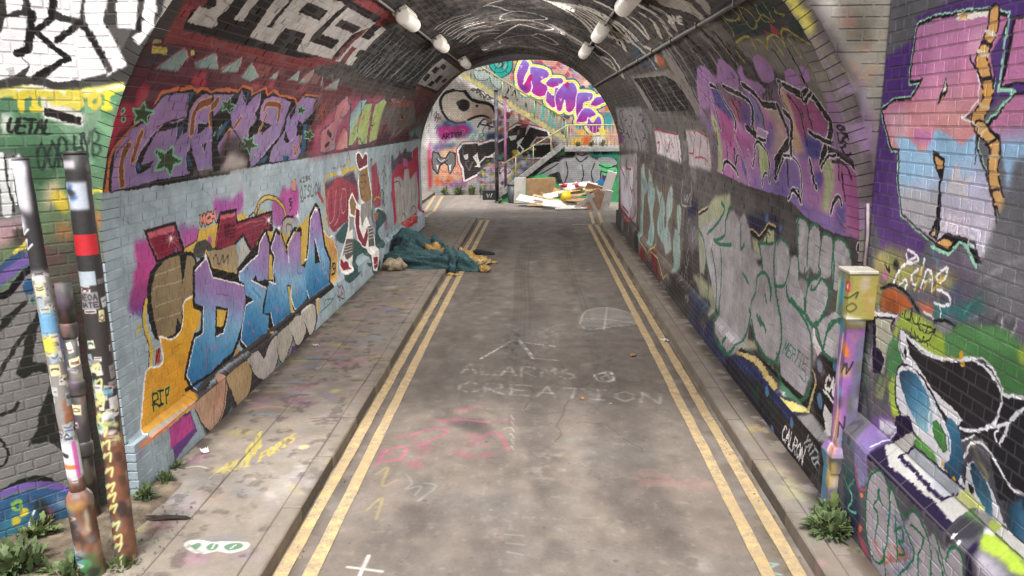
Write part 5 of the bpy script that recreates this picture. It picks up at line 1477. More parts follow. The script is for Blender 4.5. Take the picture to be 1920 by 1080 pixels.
p T a09a9e 100 16 0 3970,2631,-365,-148,-101,100,-23,106,59,88,162,25,189,-32
p T a09aa2 100 14 0 3518,2700,49,-225,-351,-15,-121,124,3,124,55,111,81,7,216,3
p T a6a184 100 11 0 4069,2815,-157,-32,-77,26,234,64
p T 2c2627 60 14 0 4320,3004,-229,-110,-361,-22,-253,11,-410,-33,-139,-39,-239,21,123,135,241,232,301,25,360,28,441,36,552,44
n T 33396c 100 21 150/35/100 4265,2986,-202,-85,-377,-31,-248,12,-312,-15,-34,10,149,72,222,-1,253,-13,303,47
n T 2f4a3a 70 0 120/50/100 3890,2995,-378,-93,-133,77,99,79,306,-16
s T 4a74a4 100 0 101 3547,2928,0,0
s T 4a74a4 100 0 87 2999,2622,0,0
s T 4a74a4 100 0 83 2847,2569,0,0
s T 4a74a4 100 0 86 2969,2756,0,0
s T 4a74a4 100 0 91 3183,2943,0,0
s T 4a74a4 100 0 98 3433,3084,0,0
p T 2f3a70 100 13 0 3079,2623,-98,12,18,116,46,62,30,-68
p T 2b2726 100 8 0 3036,2582,-290,-60,-11,101,-16,186,117,50,177,-36,64,-156
s T 4a74a4 100 0 104 2999,2622,0,0
s T 4a74a4 100 0 100 2847,2567,0,0
s T 4a74a4 100 0 103 2970,2751,0,0
s T 4a74a4 100 0 103 2960,2764,0,0
s T 2b2726 100 0 75 4066,2887,-286,-33,-254,-12,-224,-9,-182,-9
S T bfa660 100 0 47 4128,2909,-304,-48,-202,8,-182,7
p T ccbf66 100 0 0 3363,2886,-104,-15,-158,-31,-41,7,126,44
S T b8a25c 100 0 35 3070,2665,-44,29,16,62,42,89
S T 2b2726 100 0 40 3083,2675,-36,26,23,65,34,58
p T d8d6d6 100 9 0 3426,2852,-73,-7,-89,4,83,25
S T 2c7350 90 0 48 4698,2738,9,118,-61,117,-168,16,-180,-16,-214,-169,-74,-128,31,-27
S T 2c7350 90 0 41 3982,2690,-91,80,-191,38,-104,-7,-71,-48,-39,-88,18,-82,82,-104
S T 2c7350 90 0 37 3512,2812,-105,40,-178,-4,-77,-23,-63,-75,0,-102,32,-112,90,-54,179,-49
S T 2c7350 90 0 40 3529,2735,-17,77
S T 2c7350 90 0 37 3230,2396,-12,54,99,1
S T 2c7350 90 0 35 3192,2460,-103,17,-88,-61,-36,-82
S T 2c7350 90 0 34 3078,2458,-57,60,-79,40,-116,-11,-75,-49
S T 2c7350 90 0 34 2975,2536,-26,-71,-55,-51
S T 2c7350 90 0 33 2895,2409,-81,-31
S T 2c7350 90 0 33 2847,2396,-53,16,-36,54
S T 2c7350 90 0 49 4380,3007,73,-50,-78,-62
S T 2c7350 90 0 43 3896,2640,-76,28,31,-33,-122,42
s T 2c7a56 100 0 13 3458,2707,-45,-68,8,40,-41,-41,36,67
s T 2c7a56 100 0 13 3324,2637,40,1,39,67,-40,-2
s T 2c7a56 100 0 13 3384,2671,-33,-1
s T 2c7a56 100 0 13 3350,2703,-38,-66,-29,3,5,16,16,13,27,1,-20,31
s T 2c7a56 100 0 13 3262,2636,-38,-1
s T 2c7a56 100 0 13 3243,2636,37,64
s T 2c7a56 100 0 12 3230,2698,-35,-63
s T 2c7a56 100 0 12 3206,2635,-22,0
s T 2c7a56 100 0 13 3241,2699,-22,-1
s T 2c7a56 100 0 12 3130,2634,36,0,34,63,-36,-1
s T 2c7a56 100 0 12 3183,2666,-29,-1
S T 2c7a56 100 0 12 3221,2733,-82,6,10,-48
p T c9c5c8 100 0 0 3101,2491,-21,-8,-15,36,-80,36,42,35,67,-35
s T dedbd8 100 0 29 2880,2637,16,-9,23,25,3,26,-13,12,-20,-10
s T dedbd8 100 0 28 2882,2690,-30,-63,-4,61
s T dedbd8 100 0 28 2870,2664,-20,-1
s T dedbd8 100 0 28 2839,2688,-12,-62,-25,5,3,19,28,7,-29,5,4,18,31,8
s T dedbd8 100 0 27 2797,2686,-28,-61,-4,59
s T dedbd8 100 0 27 2786,2661,-19,-1
s T dedbd8 100 0 25 2939,2701,-85,12,-90,2
p T cfccca 100 0 0 2926,2789,-12,-38,-71,15,-53,63,46,30,41,-4
p T 847f80 100 8 0 3121,2889,-83,-45,-146,7,-184,5,53,45,122,-10
s T d9d6d4 100 0 19 3232,2994,16,-12,32,32,8,33,-13,17,-25,-13
s T d9d6d4 100 0 19 3245,3063,-45,-81,5,81
s T d9d6d4 100 0 19 3227,3031,-24,-1
s T d9d6d4 100 0 18 3172,2983,24,80,-39,-1
s T d9d6d4 100 0 18 3149,3062,-24,-79,-29,4,2,20,12,15,27,0,-27,39
s T d9d6d4 100 0 18 3061,2984,24,23,9,31,-10,23,-24,-24,-9,-30,10,-23
s T d9d6d4 100 0 18 3057,3061,-22,-77,-14,76,-22,-76
s T 9fa3a8 100 0 17 2979,2910,12,30,-43,-22
s T 9fa3a8 100 0 18 2991,2940,28,26
s T 9fa3a8 100 0 17 2997,2972,-70,-49,38,56
s T 9fa3a8 100 0 17 2968,2952,-18,5
s T 9fa3a8 100 0 17 2906,2929,-30,7
s T 9fa3a8 100 0 17 2891,2933,53,51
s T 9fa3a8 100 0 17 2871,2938,-29,7,81,44,-30,8
s T 9fa3a8 100 0 17 2808,2954,28,-7,51,51,-29,7
s T 9fa3a8 100 0 17 2861,2972,-23,6
n T 5a3a78 100 25 100/40/100 3675,3124,-125,-23,-165,21,95,16
p T 3d2f3a 100 30 0 4757,3107,-606,10,-476,7,111,17,946,79
p T 2b2728 80 12 0 2883,2891,-177,-26,-48,163,132,37
x T ghost2 0 0 0 0,0
x T scratch 0 0 0 0,0
p RW 5f5e66 100 0 0 950,0,1950,0,0,2850,-1950,0
p RW 716f78 100 150 0 950,950,1350,-100,-200,650,-1150,300
n RW 4c4b54 50 0 400/50/100 950,600,1950,0,0,600,-1950,0
x RW ghostR 0 0 0 0,0
g RW 4f2f78-5d3a82 100 11 0 2702,1702,-181,-600,349,600,-100,-12,-220,41,-39,59,30,19,-98,3,-159,14,-332,-32,-61,-276,139,28,79,-45,419,50,12,-149,-37,-211,-193,-56,62,-93,230,24,138,144,72,228
s RW 93cdb0 100 0 55 2511,1772,-90,10,-119,-3,-171,-12,-85,-21,12,-46,43,-41,-29,-52,9,-66,99,-37,-59,-35,-6,-52,-64,-66,-54,-84,-34,-77,64,-60,35,44,80,6,83,-12,32,-25,58,15,172,44,44,94,18,105,57,3,97,121,-83,28,-118,2,-62,61,83,-4,-12,160
s RW 231f26 100 0 34 2511,1772,-90,10,-119,-3,-171,-12,-85,-21,12,-46,43,-41,-29,-52,9,-66,99,-37,-59,-35,-6,-52,-64,-66,-54,-84,-34,-77,64,-60,35,44,80,6,83,-12,32,-25,58,15,172,44,44,94,18,105,57,3,97,121,-83,28,-118,2,-62,61,83,-4,-12,160
g RW b872a4-c274a2-d08a92 100 0 0 2372,1769,-62,-283,201,286,-90,10,-119,-3,-171,-12,-85,-21,12,-46,43,-41,-29,-52,9,-66,99,-37,-59,-35,-6,-52,-64,-66,-54,-84,-34,-77,64,-60,35,44,80,6,83,-12,32,-25,58,15,172,44,44,94,18,105,57,3,97,121,-83,28,-118,2,-62,61,83,-4
g RW 8ab6da-8fb8da-b4b4ce-b9b2c4 100 7 0 2378,1447,-78,-286,292,265,-23,26,-66,-12,-48,-19,-39,-25,-45,16,-28,55,-69,-7,-84,-31,-60,26,-18,-38,-61,-66,-54,-84,-34,-77,64,-60,35,44,80,6,83,-12,32,-25,58,15,172,44,44,94,18,105
p RW a8a4a8 80 29 0 2519,1284,-253,2,-5,-88,54,-40,167,44
p RW c9b5c8 70 20 0 2241,1243,-126,-4,-4,-51,129,-19
p RW b764a0 50 18 0 2506,1766,-95,-26,-14,-99,111,-22
p RW d08c8c 70 21 0 2537,1552,-201,-13,-189,-38,-16,-42,60,-26,69,27,99,41,111,-15,92,16
p RW d7a0b8 70 34 0 2233,1715,-90,24,-15,-65,52,-23
p RW cfa3ae 70 15 0 2671,1520,-149,7,-21,-58,70,-51,57,41
p RW c074a8 100 11 0 2474,1465,-116,-2,-7,-35,105,-3
p RW c3bfc8 100 0 0 2206,1377,-23,-13,-22,-35,-54,22,3,-18,28,-20,-29,-41,56,9,57,6,28,-7,-22,36,-7,31
S RW 231f26 100 0 101 2106,1760,-2,-36,12,-24,12,-26,15,-19,-27,-39,-20,-34,-7,-34,23,-34,20,-20
S RW d9a05c 100 0 77 2106,1760,-2,-36,12,-24,12,-26,15,-19,-27,-39,-20,-34,-7,-34,23,-34,20,-20
s RW d6cbb4 100 0 22 2086,1705,48,14
s RW 2b2630 100 0 22 2098,1680,48,14
s RW d8c9a8 100 0 22 2112,1657,47,16
s RW e0a04c 100 0 22 2106,1638,47,-4
s RW 2b2630 100 0 22 2083,1600,46,-3
s RW e0a652 100 0 22 2068,1564,49,2
s RW d8b888 100 0 22 2077,1525,47,13
s RW d09a52 100 0 22 2100,1496,45,16
S RW 231f26 100 0 91 2115,1473,-53,-20,-36,-29,1,-47,-14,-40,-25,-32,-22,-24
S RW d9a666 100 0 68 2115,1473,-53,-20,-36,-29,1,-47,-14,-40,-25,-32,-22,-24
s RW dccba6 100 0 17 2077,1473,22,-20
s RW 231f26 100 0 16 2027,1445,34,-13
s RW e0cba0 100 0 16 2006,1400,42,1
s RW dca860 100 0 16 2000,1359,41,-5
s RW 2b2630 100 0 16 1982,1326,37,-10
s RW d8b070 100 0 16 1959,1299,36,-12
S RW e9e6ea 100 0 10 2195,1663,-42,-45,-20,-35,4,-41,44,-34,19,-4,-78,-28,1,-24
s RW 231f26 100 0 14 2198,1663,-32,-30,-35,-29
S RW 231f26 100 0 8 2121,1469,-1,-38,-14,-52
p RW 231f26 100 0 0 2308,1613,-15,-38,17,-21,33,-18,-14,37
p RW e0a860 100 0 0 2309,1569,1,-15,23,-11
p RW e4d4c4 100 0 0 2310,1606,-9,-27,20,-6
p RW 231f26 100 0 0 2342,1405,-76,-16,-4,-53,9,-27,-24,-125,10,-41,18,76,7,108,39,36
p RW d9a05c 100 0 0 2322,1387,-50,-6,-2,-26,34,2
p RW 231f26 100 0 0 2273,1216,-11,-66,45,9
p RW d8b684 100 0 0 2275,1192,-3,-31,24,0
p RW 231f26 100 0 0 2278,1132,-66,45,-84,1,-71,-25,-31,-27,18,-7,59,34,54,-2,29,-27
p RW dca25a 100 0 0 2257,1143,-41,18,-50,0,29,-27
s RW 93cdb0 100 0 22 2284,1127,-99,-7,-47,42,-42,-8,-47,-39
p RW e8e0d0 100 0 0 2289,1784,-158,-14,4,-12,153,5
p RW dca860 100 0 0 2274,1781,-41,-4,4,-13,34,0
p RW 231f26 100 0 0 2018,1743,-78,-4,-37,-166,63,6,62,-13,13,7
p RW b9719f 100 0 0 2008,1736,-70,-3,-33,-153,73,6,53,-10,-11,54
s RW 93cdb0 100 0 20 2040,1746,3,-63,3,-117,-74,-5
p RW 231f26 100 0 0 2086,1480,-104,78,-81,3,-34,-153,133,27
g RW bf75a4-c27ba2-93b9dc-86b4da 100 0 0 1976,1551,-32,-192,123,118,-96,77,-72,1,-62,-282,109,43,51,106,18,32
s RW 93cdb0 100 0 16 2081,1487,-51,33,-53,38
p RW 5a3a82 100 6 0 2101,1659,-51,56,0,-103,4,-32
p RW 93b9dc 100 12 0 2005,1434,-79,9,-18,-82,43,-46
g RW 67666e-74737a 100 19 0 1914,1393,36,-339,-13,344,-69,16,-85,-387,278,-36,-34,139,-50,126,-24,69
S RW 8c8b92 60 23 24 2022,1077,-109,67,-96,37
S RW 8c8b92 60 23 23 1955,1077,-78,27,-75,9
S RW 8c8b92 60 24 24 1996,1100,-64,27
s RW d9d6e2 85 3 11 2232,1232,14,-39,-7,-9,-15,10,-16,39
s RW d9d6e2 85 3 10 2220,1184,-19,49,-4,-48,-18,48
s RW d9d6e2 85 3 10 2190,1186,-18,47,-13,-7,1,-16,12,-19,18,-5
s RW d9d6e2 85 3 10 2122,1234,21,-1,17,-46,-22,0
s RW d9d6e2 85 3 10 2152,1210,-18,1
s RW d9d6e2 85 3 10 2132,1188,-17,46,-16,-2,2,-12,8,-9,15,0,-13,-23
s RW d9dcea 85 0 12 2062,1207,33,2,3,-48,-34,-1
s RW d9dcea 85 0 12 2097,1185,-28,-1
s RW d9dcea 85 0 12 2054,1160,-2,47,-31,-48,-2,46
n RW a9a452 100 37 300/35/100 2657,1034,-143,38,-96,-18,-246,7,-54,7,45,-48,200,-19,205,-89,60,-14
n RW 8a8a50 80 30 250/40/100 2605,1079,-187,13,-106,-22,220,-50
p RW c46a98 100 11 0 2592,999,-44,6,-13,-36,45,-4
S RW 2b2929 100 0 16 2572,1021,-35,-20,4,17
p RW 2b2929 100 11 0 2513,1023,-12,33,-31,-16,2,-31
S RW e6e2ea 100 0 19 2493,974,-27,49,-63,42,-39,20
S RW e6e2ea 100 0 19 2456,977,-41,22,2,-31,46,-1
S RW e6e2ea 100 0 19 2348,1046,36,-28,-23,-25,-26,35,-21,53
S RW e6e2ea 100 0 18 2319,994,-26,63,-36,-17,-2,-48
S RW e6e2ea 100 0 18 2300,1019,-38,8
S RW e6e2ea 100 0 18 2191,1080,45,-32,-26,-14,-25,20,-2,24
S RW e6e2ea 100 0 19 2426,1091,-43,-1,-29,-16,56,-18,22,21
S RW d0a83c 100 0 17 2318,1060,40,-83
S RW d0a83c 100 0 16 2285,1022,17,-33
S RW d0a83c 100 0 16 2199,1052,56,-60
s RW c05a98 100 0 30 2326,984,0,0
s RW c05a98 100 0 30 2380,998,0,0
p RW c85f2a 100 7 0 2570,861,-1,67,-66,25,-88,-4,-60,-21,83,-44
p RW 8a4a28 70 23 0 2542,901,-76,23,-41,-13,41,-34,80,-6
S RW 2b2929 100 0 24 2581,935,-86,28,-87,-3,-71,-32,-28,-11
p RW c8684a 100 10 0 2341,944,-105,21,-9,-40,59,2
s RW d8d5d2 100 0 15 2287,931,-60,-10
n RW 2f7f7c 100 27 250/35/100 2244,963,-104,17,-151,59,2,-49,86,-34,142,-33
p RW 3d5a8a 80 27 0 2166,1034,-69,15,21,-36,43,-2
S RW 49a89a 80 8 16 2075,980,-27,30,-41,25
S RW e4e2ea 100 0 18 2222,1010,-62,-3,-12,-21,34,-16,48,1
S RW e4e2ea 100 0 11 2197,966,-7,-31
p RW 3f3f4c 50 66 0 2157,1060,-179,15,1,-82,68,14
p RW 8a8a8e 100 14 0 2224,909,-50,22,-53,-2,15,-33,54,2
S RW 2b2929 100 0 20 2225,913,-58,20,-61,-4
g RW 4f8a52-5c9058-4a8048 100 13 0 2245,895,-246,-107,496,-100,-9,99,-322,97,-76,58,-173,39,-94,-16,-26,-20,-21,-97,105,-32,74,57,193,-70,233,24,0,-82,57,-95
p RW 5f9a58 60 25 0 2129,931,-261,48,-60,-24,70,-36,151,7
p RW 9fb83c 100 11 0 2469,801,-47,97,-113,19,-27,-6,-118,-23,-26,-50,55,-34,94,14,76,23,57,2,19,-42
p RW a7c24a 100 11 0 2462,632,-39,51,-55,-74,-14,-23,-163,-11,63,-27,159,-4
p RW a6ba3c 100 18 0 1828,949,-29,15,-11,-51,28,5
S RW 221f20 100 0 9 2396,909,4,-28,-37,0,0,40
S RW 221f20 100 0 9 2361,913,-25,-34,-42,7
S RW 221f20 100 0 9 2307,909,1,-35,-36,-8
S RW 221f20 100 0 8 2286,888,-74,3,52,-23,-11,25
S RW 221f20 100 0 8 2213,895,23,-40,62,-27
S RW 221f20 100 0 9 2349,858,4,-23,-37,-3,14,22
S RW 221f20 100 0 9 2310,842,-28,-9,-13,21
S RW 221f20 100 0 9 2250,842,-6,-11
s RW 221f20 100 0 13 2208,874,0,0
s RW 221f20 100 0 13 2229,840,0,0
s RW 221f20 100 0 14 2415,886,0,0
S RW d9d8de 100 0 26 2413,836,-55,-21,-100,-14,-109,17,-133,48,-56,12,-61,-24,-31,-33,2,-46,36,-56,126,-97,86,-16,55,34,91,71,85,25,56,38,8,62
P RW 2f2c31 100 0 0 2413,836,-55,-21,-100,-14,-109,17,-133,48,-56,12,-61,-24,-31,-33,2,-46,36,-56,126,-97,86,-16,55,34,91,71,85,25,56,38
p RW 2c2a30 100 3 0 1862,819,-79,22,-31,2,-57,-256,127,-31,74,118,77,-2,-89,60
S RW d9d8de 100 0 18 1862,821,-79,20,-30,8
S RW d9d8de 100 0 18 1905,716,-75,38,-16,29,-65,50
p RW d3d2d8 100 3 0 2418,835,-41,-16,-37,-44,-150,-56,-142,-22,-30,-12,22,-25,61,8,166,59,91,6,47,45
p RW 2a2830 100 0 0 2375,792,-16,-13,7,-30,14,23
s RW d9a32c 100 0 43 2063,861,0,0
s RW d9a32c 100 0 43 2052,841,0,0
s RW d9a32c 100 0 43 2067,848,0,0
s RW d9a32c 100 0 26 2109,839,0,0
s RW d9a32c 100 0 26 2139,825,0,0
s RW d9a32c 100 0 18 2150,822,-102,32
S RW 2a282e 100 0 36 2409,660,-9,50,-52,22,-81,-5,-82,-31,-56,-39,-51,-25,-50,-29,-14,-63,9,-89,65,-17,93,92,190,53,38,81
P RW d0d0d8 100 0 0 2409,660,-9,50,-52,22,-81,-5,-82,-31,-56,-39,-51,-25,-50,-29,-14,-63,9,-89,65,-17,93,92,190,53
G RW 232a34-4a86ac-9cc3d0-5f96b4 100 0 0 2363,713,-182,-112,215,92,-50,26,-81,0,-82,-31,-56,-39,37,-49,55,-14,106,39
p RW 2a2a30 100 0 0 2361,621,-47,-5,16,-11
p RW 2a2a30 100 0 0 2282,596,-38,-12,5,-20,32,5
P RW d2d2da 100 0 0 2407,690,-92,51,-104,-43,-61,-34,-81,-60,-39,-29,-41,-44,-22,-26,54,-42,100,70,218,36
G RW 2f4a60-4a86ac-8fbdd0 100 0 0 2351,719,-147,-135,189,100,-81,43,-93,-32,-49,-58,24,-58,89,13
G RW 3a789e-2a4a66 100 0 0 2080,655,-79,-140,96,142,-56,5,-49,-79,21,-83,71,22,-25,40
S RW 2a2a2e 100 0 11 2166,619,-23,15,-48,-23,-16,-35,22,-15,49,26,16,32
P RW 4b8c48 100 0 0 2166,619,-23,15,-48,-23,-16,-35,22,-15,49,26
S RW d6d6dc 100 0 18 2188,659,-2,-57,-49,-37,-55,-14,-26,31,26,44,60,41,35,1
s RW d8a42e 100 0 40 2023,509,0,0
s RW d8a42e 100 0 40 2035,489,0,0
s RW d8a42e 100 0 23 2065,512,0,0
s RW d8a42e 100 0 23 2085,526,0,0
p RW 6d9a3a 100 7 0 2266,517,-102,-33,-64,-8,35,41,59,22
p RW 5d9a4a 100 7 0 2293,547,-154,-12,-87,-83,67,-5,123,51
S RW d9d8e0 100 0 19 2025,659,-64,23,-74,44,-25,67,22,41,60,29,72,2,72,-27,113,-22,92,1,113,12
S RW d9d8e0 100 0 17 1987,595,-20,45,-53,23,-74,-26,-57,-29,-50,8
S RW d9d8e0 100 0 16 1860,695,11,20,-32,34,-14,-6,21,-50
S RW d9d8e0 100 0 14 1855,820,-73,19
S RW d9d8e0 100 0 14 1838,746,-62,65
p RW d4d4dc 100 0 0 1969,513,1,72,-26,16,-93,-37,-49,-42,-60,-41,97,-35,64,38
G RW 27445a-4a7f9c 100 0 0 1954,583,-116,-80,116,76,-19,18,-72,-39,-24,-47,17,-18,64,36
p RW 2a2a30 100 0 0 1957,528,-28,5,6,-38
p RW 232028 100 0 0 1922,501,-28,6,-18,-17
g RW 3a78a4-27303a 100 12 0 1719,552,73,-16,2,8,-62,65,-30,-136,37,-7
p RW 5a9340 100 6 0 1979,489,-46,-3,-95,-44,68,-13
p RW 5c5a62 100 10 0 2677,350,-1134,124,-21,-96,1033,-775
p RW 2a2040 100 0 0 2439,388,-29,77,-26,89,-79,31,-63,-57,34,-30,-323,-12,-27,-87,46,-4
p RW b7b4b0 100 3 0 2404,441,-56,51,-71,55,-34,-15,40,-47,-295,-18,-45,7,-4,-51,124,5,247,-11
p RW a5aab4 100 3 0 2306,467,-67,47,-259,-11,45,-55
s RW 2a2040 100 0 14 2308,454,-60,56,-275,-4
s RW 2a2040 100 0 18 2307,449,-275,-9,-12,24
p RW d3d889 100 3 0 2005,468,-39,42,-98,-5,11,-14,62,-25
p RW 9c9a98 100 6 0 1932,462,-59,32,-67,12,40,-39
p RW c3d46a 100 3 0 1852,463,-21,33,-40,2,26,-36
p RW e2e0e0 100 3 0 1817,462,-23,34,-246,3,-9,-45
s RW 2a2830 100 0 12 1817,461,-279,-10
s RW 2a2830 100 0 9 1794,498,-245,4
p RW a7c13e 100 6 0 1841,448,-31,14,-163,-4,24,-24,145,-8
p RW 3a3840 100 10 0 1937,450,-85,13,-8,-33,76,-58
s RW d8d8de 100 0 30 1897,405,0,0
s RW d8d8de 100 0 29 1867,403,0,0
g RW 3d5f60-31304a 100 16 0 2567,284,-98,-204,136,197,-83,40,-51,-59,-35,-103,-16,-75,149,30
S RW 6fc0a0 100 0 18 2552,218,-44,-23,28,-50,-61,16
S RW 4a9a80 100 0 16 2597,241,-45,-23,-41,48
g RW 6f4c8c-8a86b4 100 12 0 2547,488,-125,-178,137,174,-134,53,-51,-31,65,-118,-39,-72,71,-58,54,74
p RW d9d6e4 100 12 0 2499,497,-100,25,-26,-20,70,-41,48,1
S RW c23a78 100 0 15 2497,345,8,-48,-34,-39,-57,18
S RW d8d8e2 100 0 12 2419,508,-45,-2,73,-84
S RW 4aa0c0 100 0 11 2486,383,2,-50,-26,-4
P RW a39ca4 100 7 0 2408,301,-32,64,-73,20,-40,-41,-6,23,-44,-18,-68,-42,-42,62,-62,-3,-39,-24,-19,29,-53,-23,-38,32,-52,-3,-18,-49,-25,-113,442,-320,83,173,69,101
n RW b4624a 70 0 100/50/50 2337,135,-136,70,-144,37,185,-135
n RW 6a6a92 50 0 90/55/50 2287,311,-157,14,-107,-80,156,-140
p RW c04a62 80 12 0 2374,91,51,14,-15,42,35,-8,2,-46,-56,-34,-69,9
s RW d07a4a 100 0 46 2443,242,0,0
s RW d07a4a 100 0 46 2429,125,0,0
S RW 22704e 100 0 17 2346,379,55,-58,-3,-145,-47,-82,-60,-12,-45,44,-7,108,14,114,51,41,42,-10
S RW 22704e 100 0 17 2316,142,-2,92,38,21,-26,35,2,36
S RW 22704e 100 0 17 2332,318,-40,-36
S RW 22704e 100 0 17 2257,367,-14,-64,5,68,-82,-56,-25,-25
S RW 22704e 100 0 16 2148,320,-13,27,-40,24,-47,-9,-51,-41,-26,-81
S RW 22704e 100 0 16 2141,290,-50,-20,-18,-37,72,-105
S RW 22704e 100 0 16 2110,317,-52,11,-28,-12,19,-69,-11,-50
S RW 22704e 100 0 17 2201,296,-30,-93,-8,-36
S RW 22704e 100 0 17 2196,248,-37,36,-17,-34,25,-20,-41,-10,32,-30
S RW 22704e 100 0 15 1990,367,-26,-12,-63,-69
S RW 22704e 100 0 15 1965,327,-30,-27,-20,-23
S RW 22704e 100 0 15 1910,325,-7,39,-32,24,-31,-11,-16,-41
S RW 22704e 100 0 17 2252,153,-27,-77
p RW 2a2040 100 6 0 1837,430,-21,-4,-27,-60,-46,-28,59,-39
p RW a09aa6 100 9 0 1802,425,-115,-1,56,-86
p RW ac9c58 90 16 0 2655,1021,-64,48,-23,-64,25,-30,-16,-95,33,-17
g RW b4b39c-9a9a84 100 7 0 2534,849,-13,-183,82,161,-135,39,16,-44,-21,-19,32,-50,6,-93,78,-26
p RW e0dedd 100 4 0 2700,824,-83,25,-172,27,13,-15,153,-36,75,-15
p RW 2c2040 100 4 0 2626,825,-23,6,-27,-102,-23,2,-46,-23,11,-54,61,-20
s RW 2c2040 100 0 14 2621,827,-155,32,19,-33,-11,-10
p PF 6d6862 100 0 0 -2300,0,4600,0,0,3300,-4600,0
n PF 8c857d 70 0 500/50/100 -2300,1250,4600,0,0,2050,-4600,0
p PF 7f7a70 100 41 0 1100,1885,442,-4,-42,-179,-134,-158,-90,87,-68,140
n PF 5b574e 100 40 200/45/100 1238,1860,99,-12,11,-120,-88,13
n PF b9b4b0 100 32 300/30/100 1112,1885,99,-1,-1,-59,-36,-18
n PF b06f4c 100 57 200/35/100 1280,1655,45,61,68,60,-7,-48,-46,-43,-20,-54,-17,-25
n PF 8a5a50 70 32 100/50/100 1239,1848,62,-12,-7,-60,-51,25
n PF 5c6246 100 58 150/40/100 1365,1812,84,23,19,-60,-33,-42,-62,-5
p PF 8f9aa6 100 24 0 1317,1594,21,12,7,-75,-15,-12
p PF 3b3534 100 12 0 1050,1886,59,-1,105,-114,81,-146,56,-131,60,-166,39,-130,-52,0,-46,220,-68,188,-100,147
p PF 7c5d80 100 20 0 1303,1532,40,-13,68,-191,18,-117,-32,0,-43,182
S PF a8a040 90 0 14 1147,1754,67,-55,55,-56,35,-49
P PF a878a8 100 0 0 1326,1494,32,-6,18,-57,-25,0
S PF b2a9aa 80 0 14 1057,1886,62,-96,56,-79,73,-117,54,-112,42,-121
g PF 3b3938-454341 100 0 0 -1619,1913,-45,-301,-40,354,683,-8,-48,-102,-147,-238,-31,-18,-229,-7,-285,11
p PF e3dfe0 100 2 0 -1597,1930,65,-1,-17,-51,-53,-9
p PF e3dfe0 100 2 0 -1608,1856,94,4,-20,-105,-54,-13,37,-40,-48,-36,-60,-18,-58,-8,30,195,53,-26
p PF e3dfe0 100 2 0 -1525,1946,88,0,-17,-87,-58,-52,101,-84,-104,-67,-51,5,20,40,-33,36,50,18,19,105
p PF e3dfe0 100 2 0 -1414,1945,88,-1,-22,-94,-45,9,-35,17
p PF e3dfe0 100 2 0 -1504,1799,72,47,81,-18,36,-14,49,-133,-11,-13,-97,-22,-96,-8,-26,14,91,62
p PF e3dfe0 100 2 0 -1314,1936,79,-1,-30,-95,67,-141,-80,-44,12,26,-44,133,-20,27
p PF e3dfe0 100 2 0 -1208,1935,79,-1,-28,-121,-64,5
p PF e3dfe0 100 2 0 -1116,1934,46,-1,-21,-112,-58,-61,-29,27,39,17
S PF 262324 100 0 44 -1436,1780,56,35,47,8,67,-142
s PF 262324 100 0 50 -1584,1737,40,13,31,119
s PF 262324 100 0 40 -1411,1723,-101,84,62,44,16,86
s PF 262324 100 0 36 -1407,1718,-127,-61
s PF 262324 100 0 38 -1143,1813,17,112
n PF 8a868a 60 0 50/50/100 -1653,1684,58,9,-26,-45,-38,-4
g LW 3b3938-454341 100 0 0 210,1887,37,-283,31,323,-643,78,53,-118,157,-264,30,-19,215,-14,233,4
p LW e3dfe0 100 2 0 193,1905,-55,6,15,-51,44,-13
p LW e3dfe0 100 2 0 202,1835,-79,11,17,-102,45,-16,-31,-36,40,-36,49,-18,46,-10,-24,181,-42,-21
p LW e3dfe0 100 2 0 132,1928,-77,9,15,-86,51,-55,-89,-76,91,-70,44,3,-17,39,28,33,-42,19,-17,103
p LW e3dfe0 100 2 0 34,1940,-81,9,20,-98,42,5,32,14
p LW e3dfe0 100 2 0 114,1788,-63,52,-75,-11,-34,-10,-48,-133,11,-14,92,-26,87,-12,23,13,-81,65
p LW e3dfe0 100 2 0 -60,1942,-76,9,29,-101,-67,-142,80,-50,-12,28,43,133,19,25
p LW e3dfe0 100 2 0 -164,1954,-82,9,29,-131,67,-1
p LW e3dfe0 100 2 0 -260,1965,-50,6,23,-124,62,-70,31,25,-41,22
S LW 262324 100 0 44 54,1775,-51,39,-45,12,-64,-140
s LW 262324 100 0 48 182,1724,-34,15,-26,116
s LW 262324 100 0 39 32,1720,89,76,-54,47,-15,86
s LW 262324 100 0 35 28,1716,112,-66
s LW 262324 100 0 41 -232,1833,-18,122
n LW 8a868a 60 0 50/50/100 238,1671,-47,11,21,-43,31,-6
g PF 5f8a66-54795a-6a7a5a 100 17 0 -1666,1603,21,-520,-116,525,239,-1,306,11,-63,-127,-63,-244,-49,-364,-485,0
n PF 86a888 70 0 250/40/100 -1503,1538,120,36,133,-1,-63,-203,-70,-18
n PF 3f6246 80 0 300/40/100 -1695,1410,196,17,-5,-112,-54,-38,-150,48
S PF d8cc62 100 17 58 -1705,1594,78,14,68,8,84,-14,124,4,126,17
S PF e9e6da 80 0 22 -1607,1612,78,13,74,-19,114,0,121,21
s PF d8c33e 100 0 39 -1610,1594,39,2
s PF d8c33e 100 0 39 -1590,1595,-7,-50
s PF d8c33e 100 0 38 -1547,1547,7,50
s PF d8c33e 100 0 38 -1551,1597,23,1
s PF d8c33e 100 0 38 -1558,1547,23,1
s PF d8c33e 100 0 38 -1470,1601,-39,-2,-7,-50,39,2
s PF d8c33e 100 0 38 -1512,1574,31,1
s PF d8c33e 100 0 38 -1465,1551,7,50,32,-48,6,50
s PF d8c33e 100 0 37 -1371,1598,-18,7,-19,-11,8,-12,19,-4,4,-12,-18,-11,-19,6
s PF d8c33e 100 0 37 -1328,1601,-18,-15,-3,-20,15,-15,19,15,2,20,-15,15
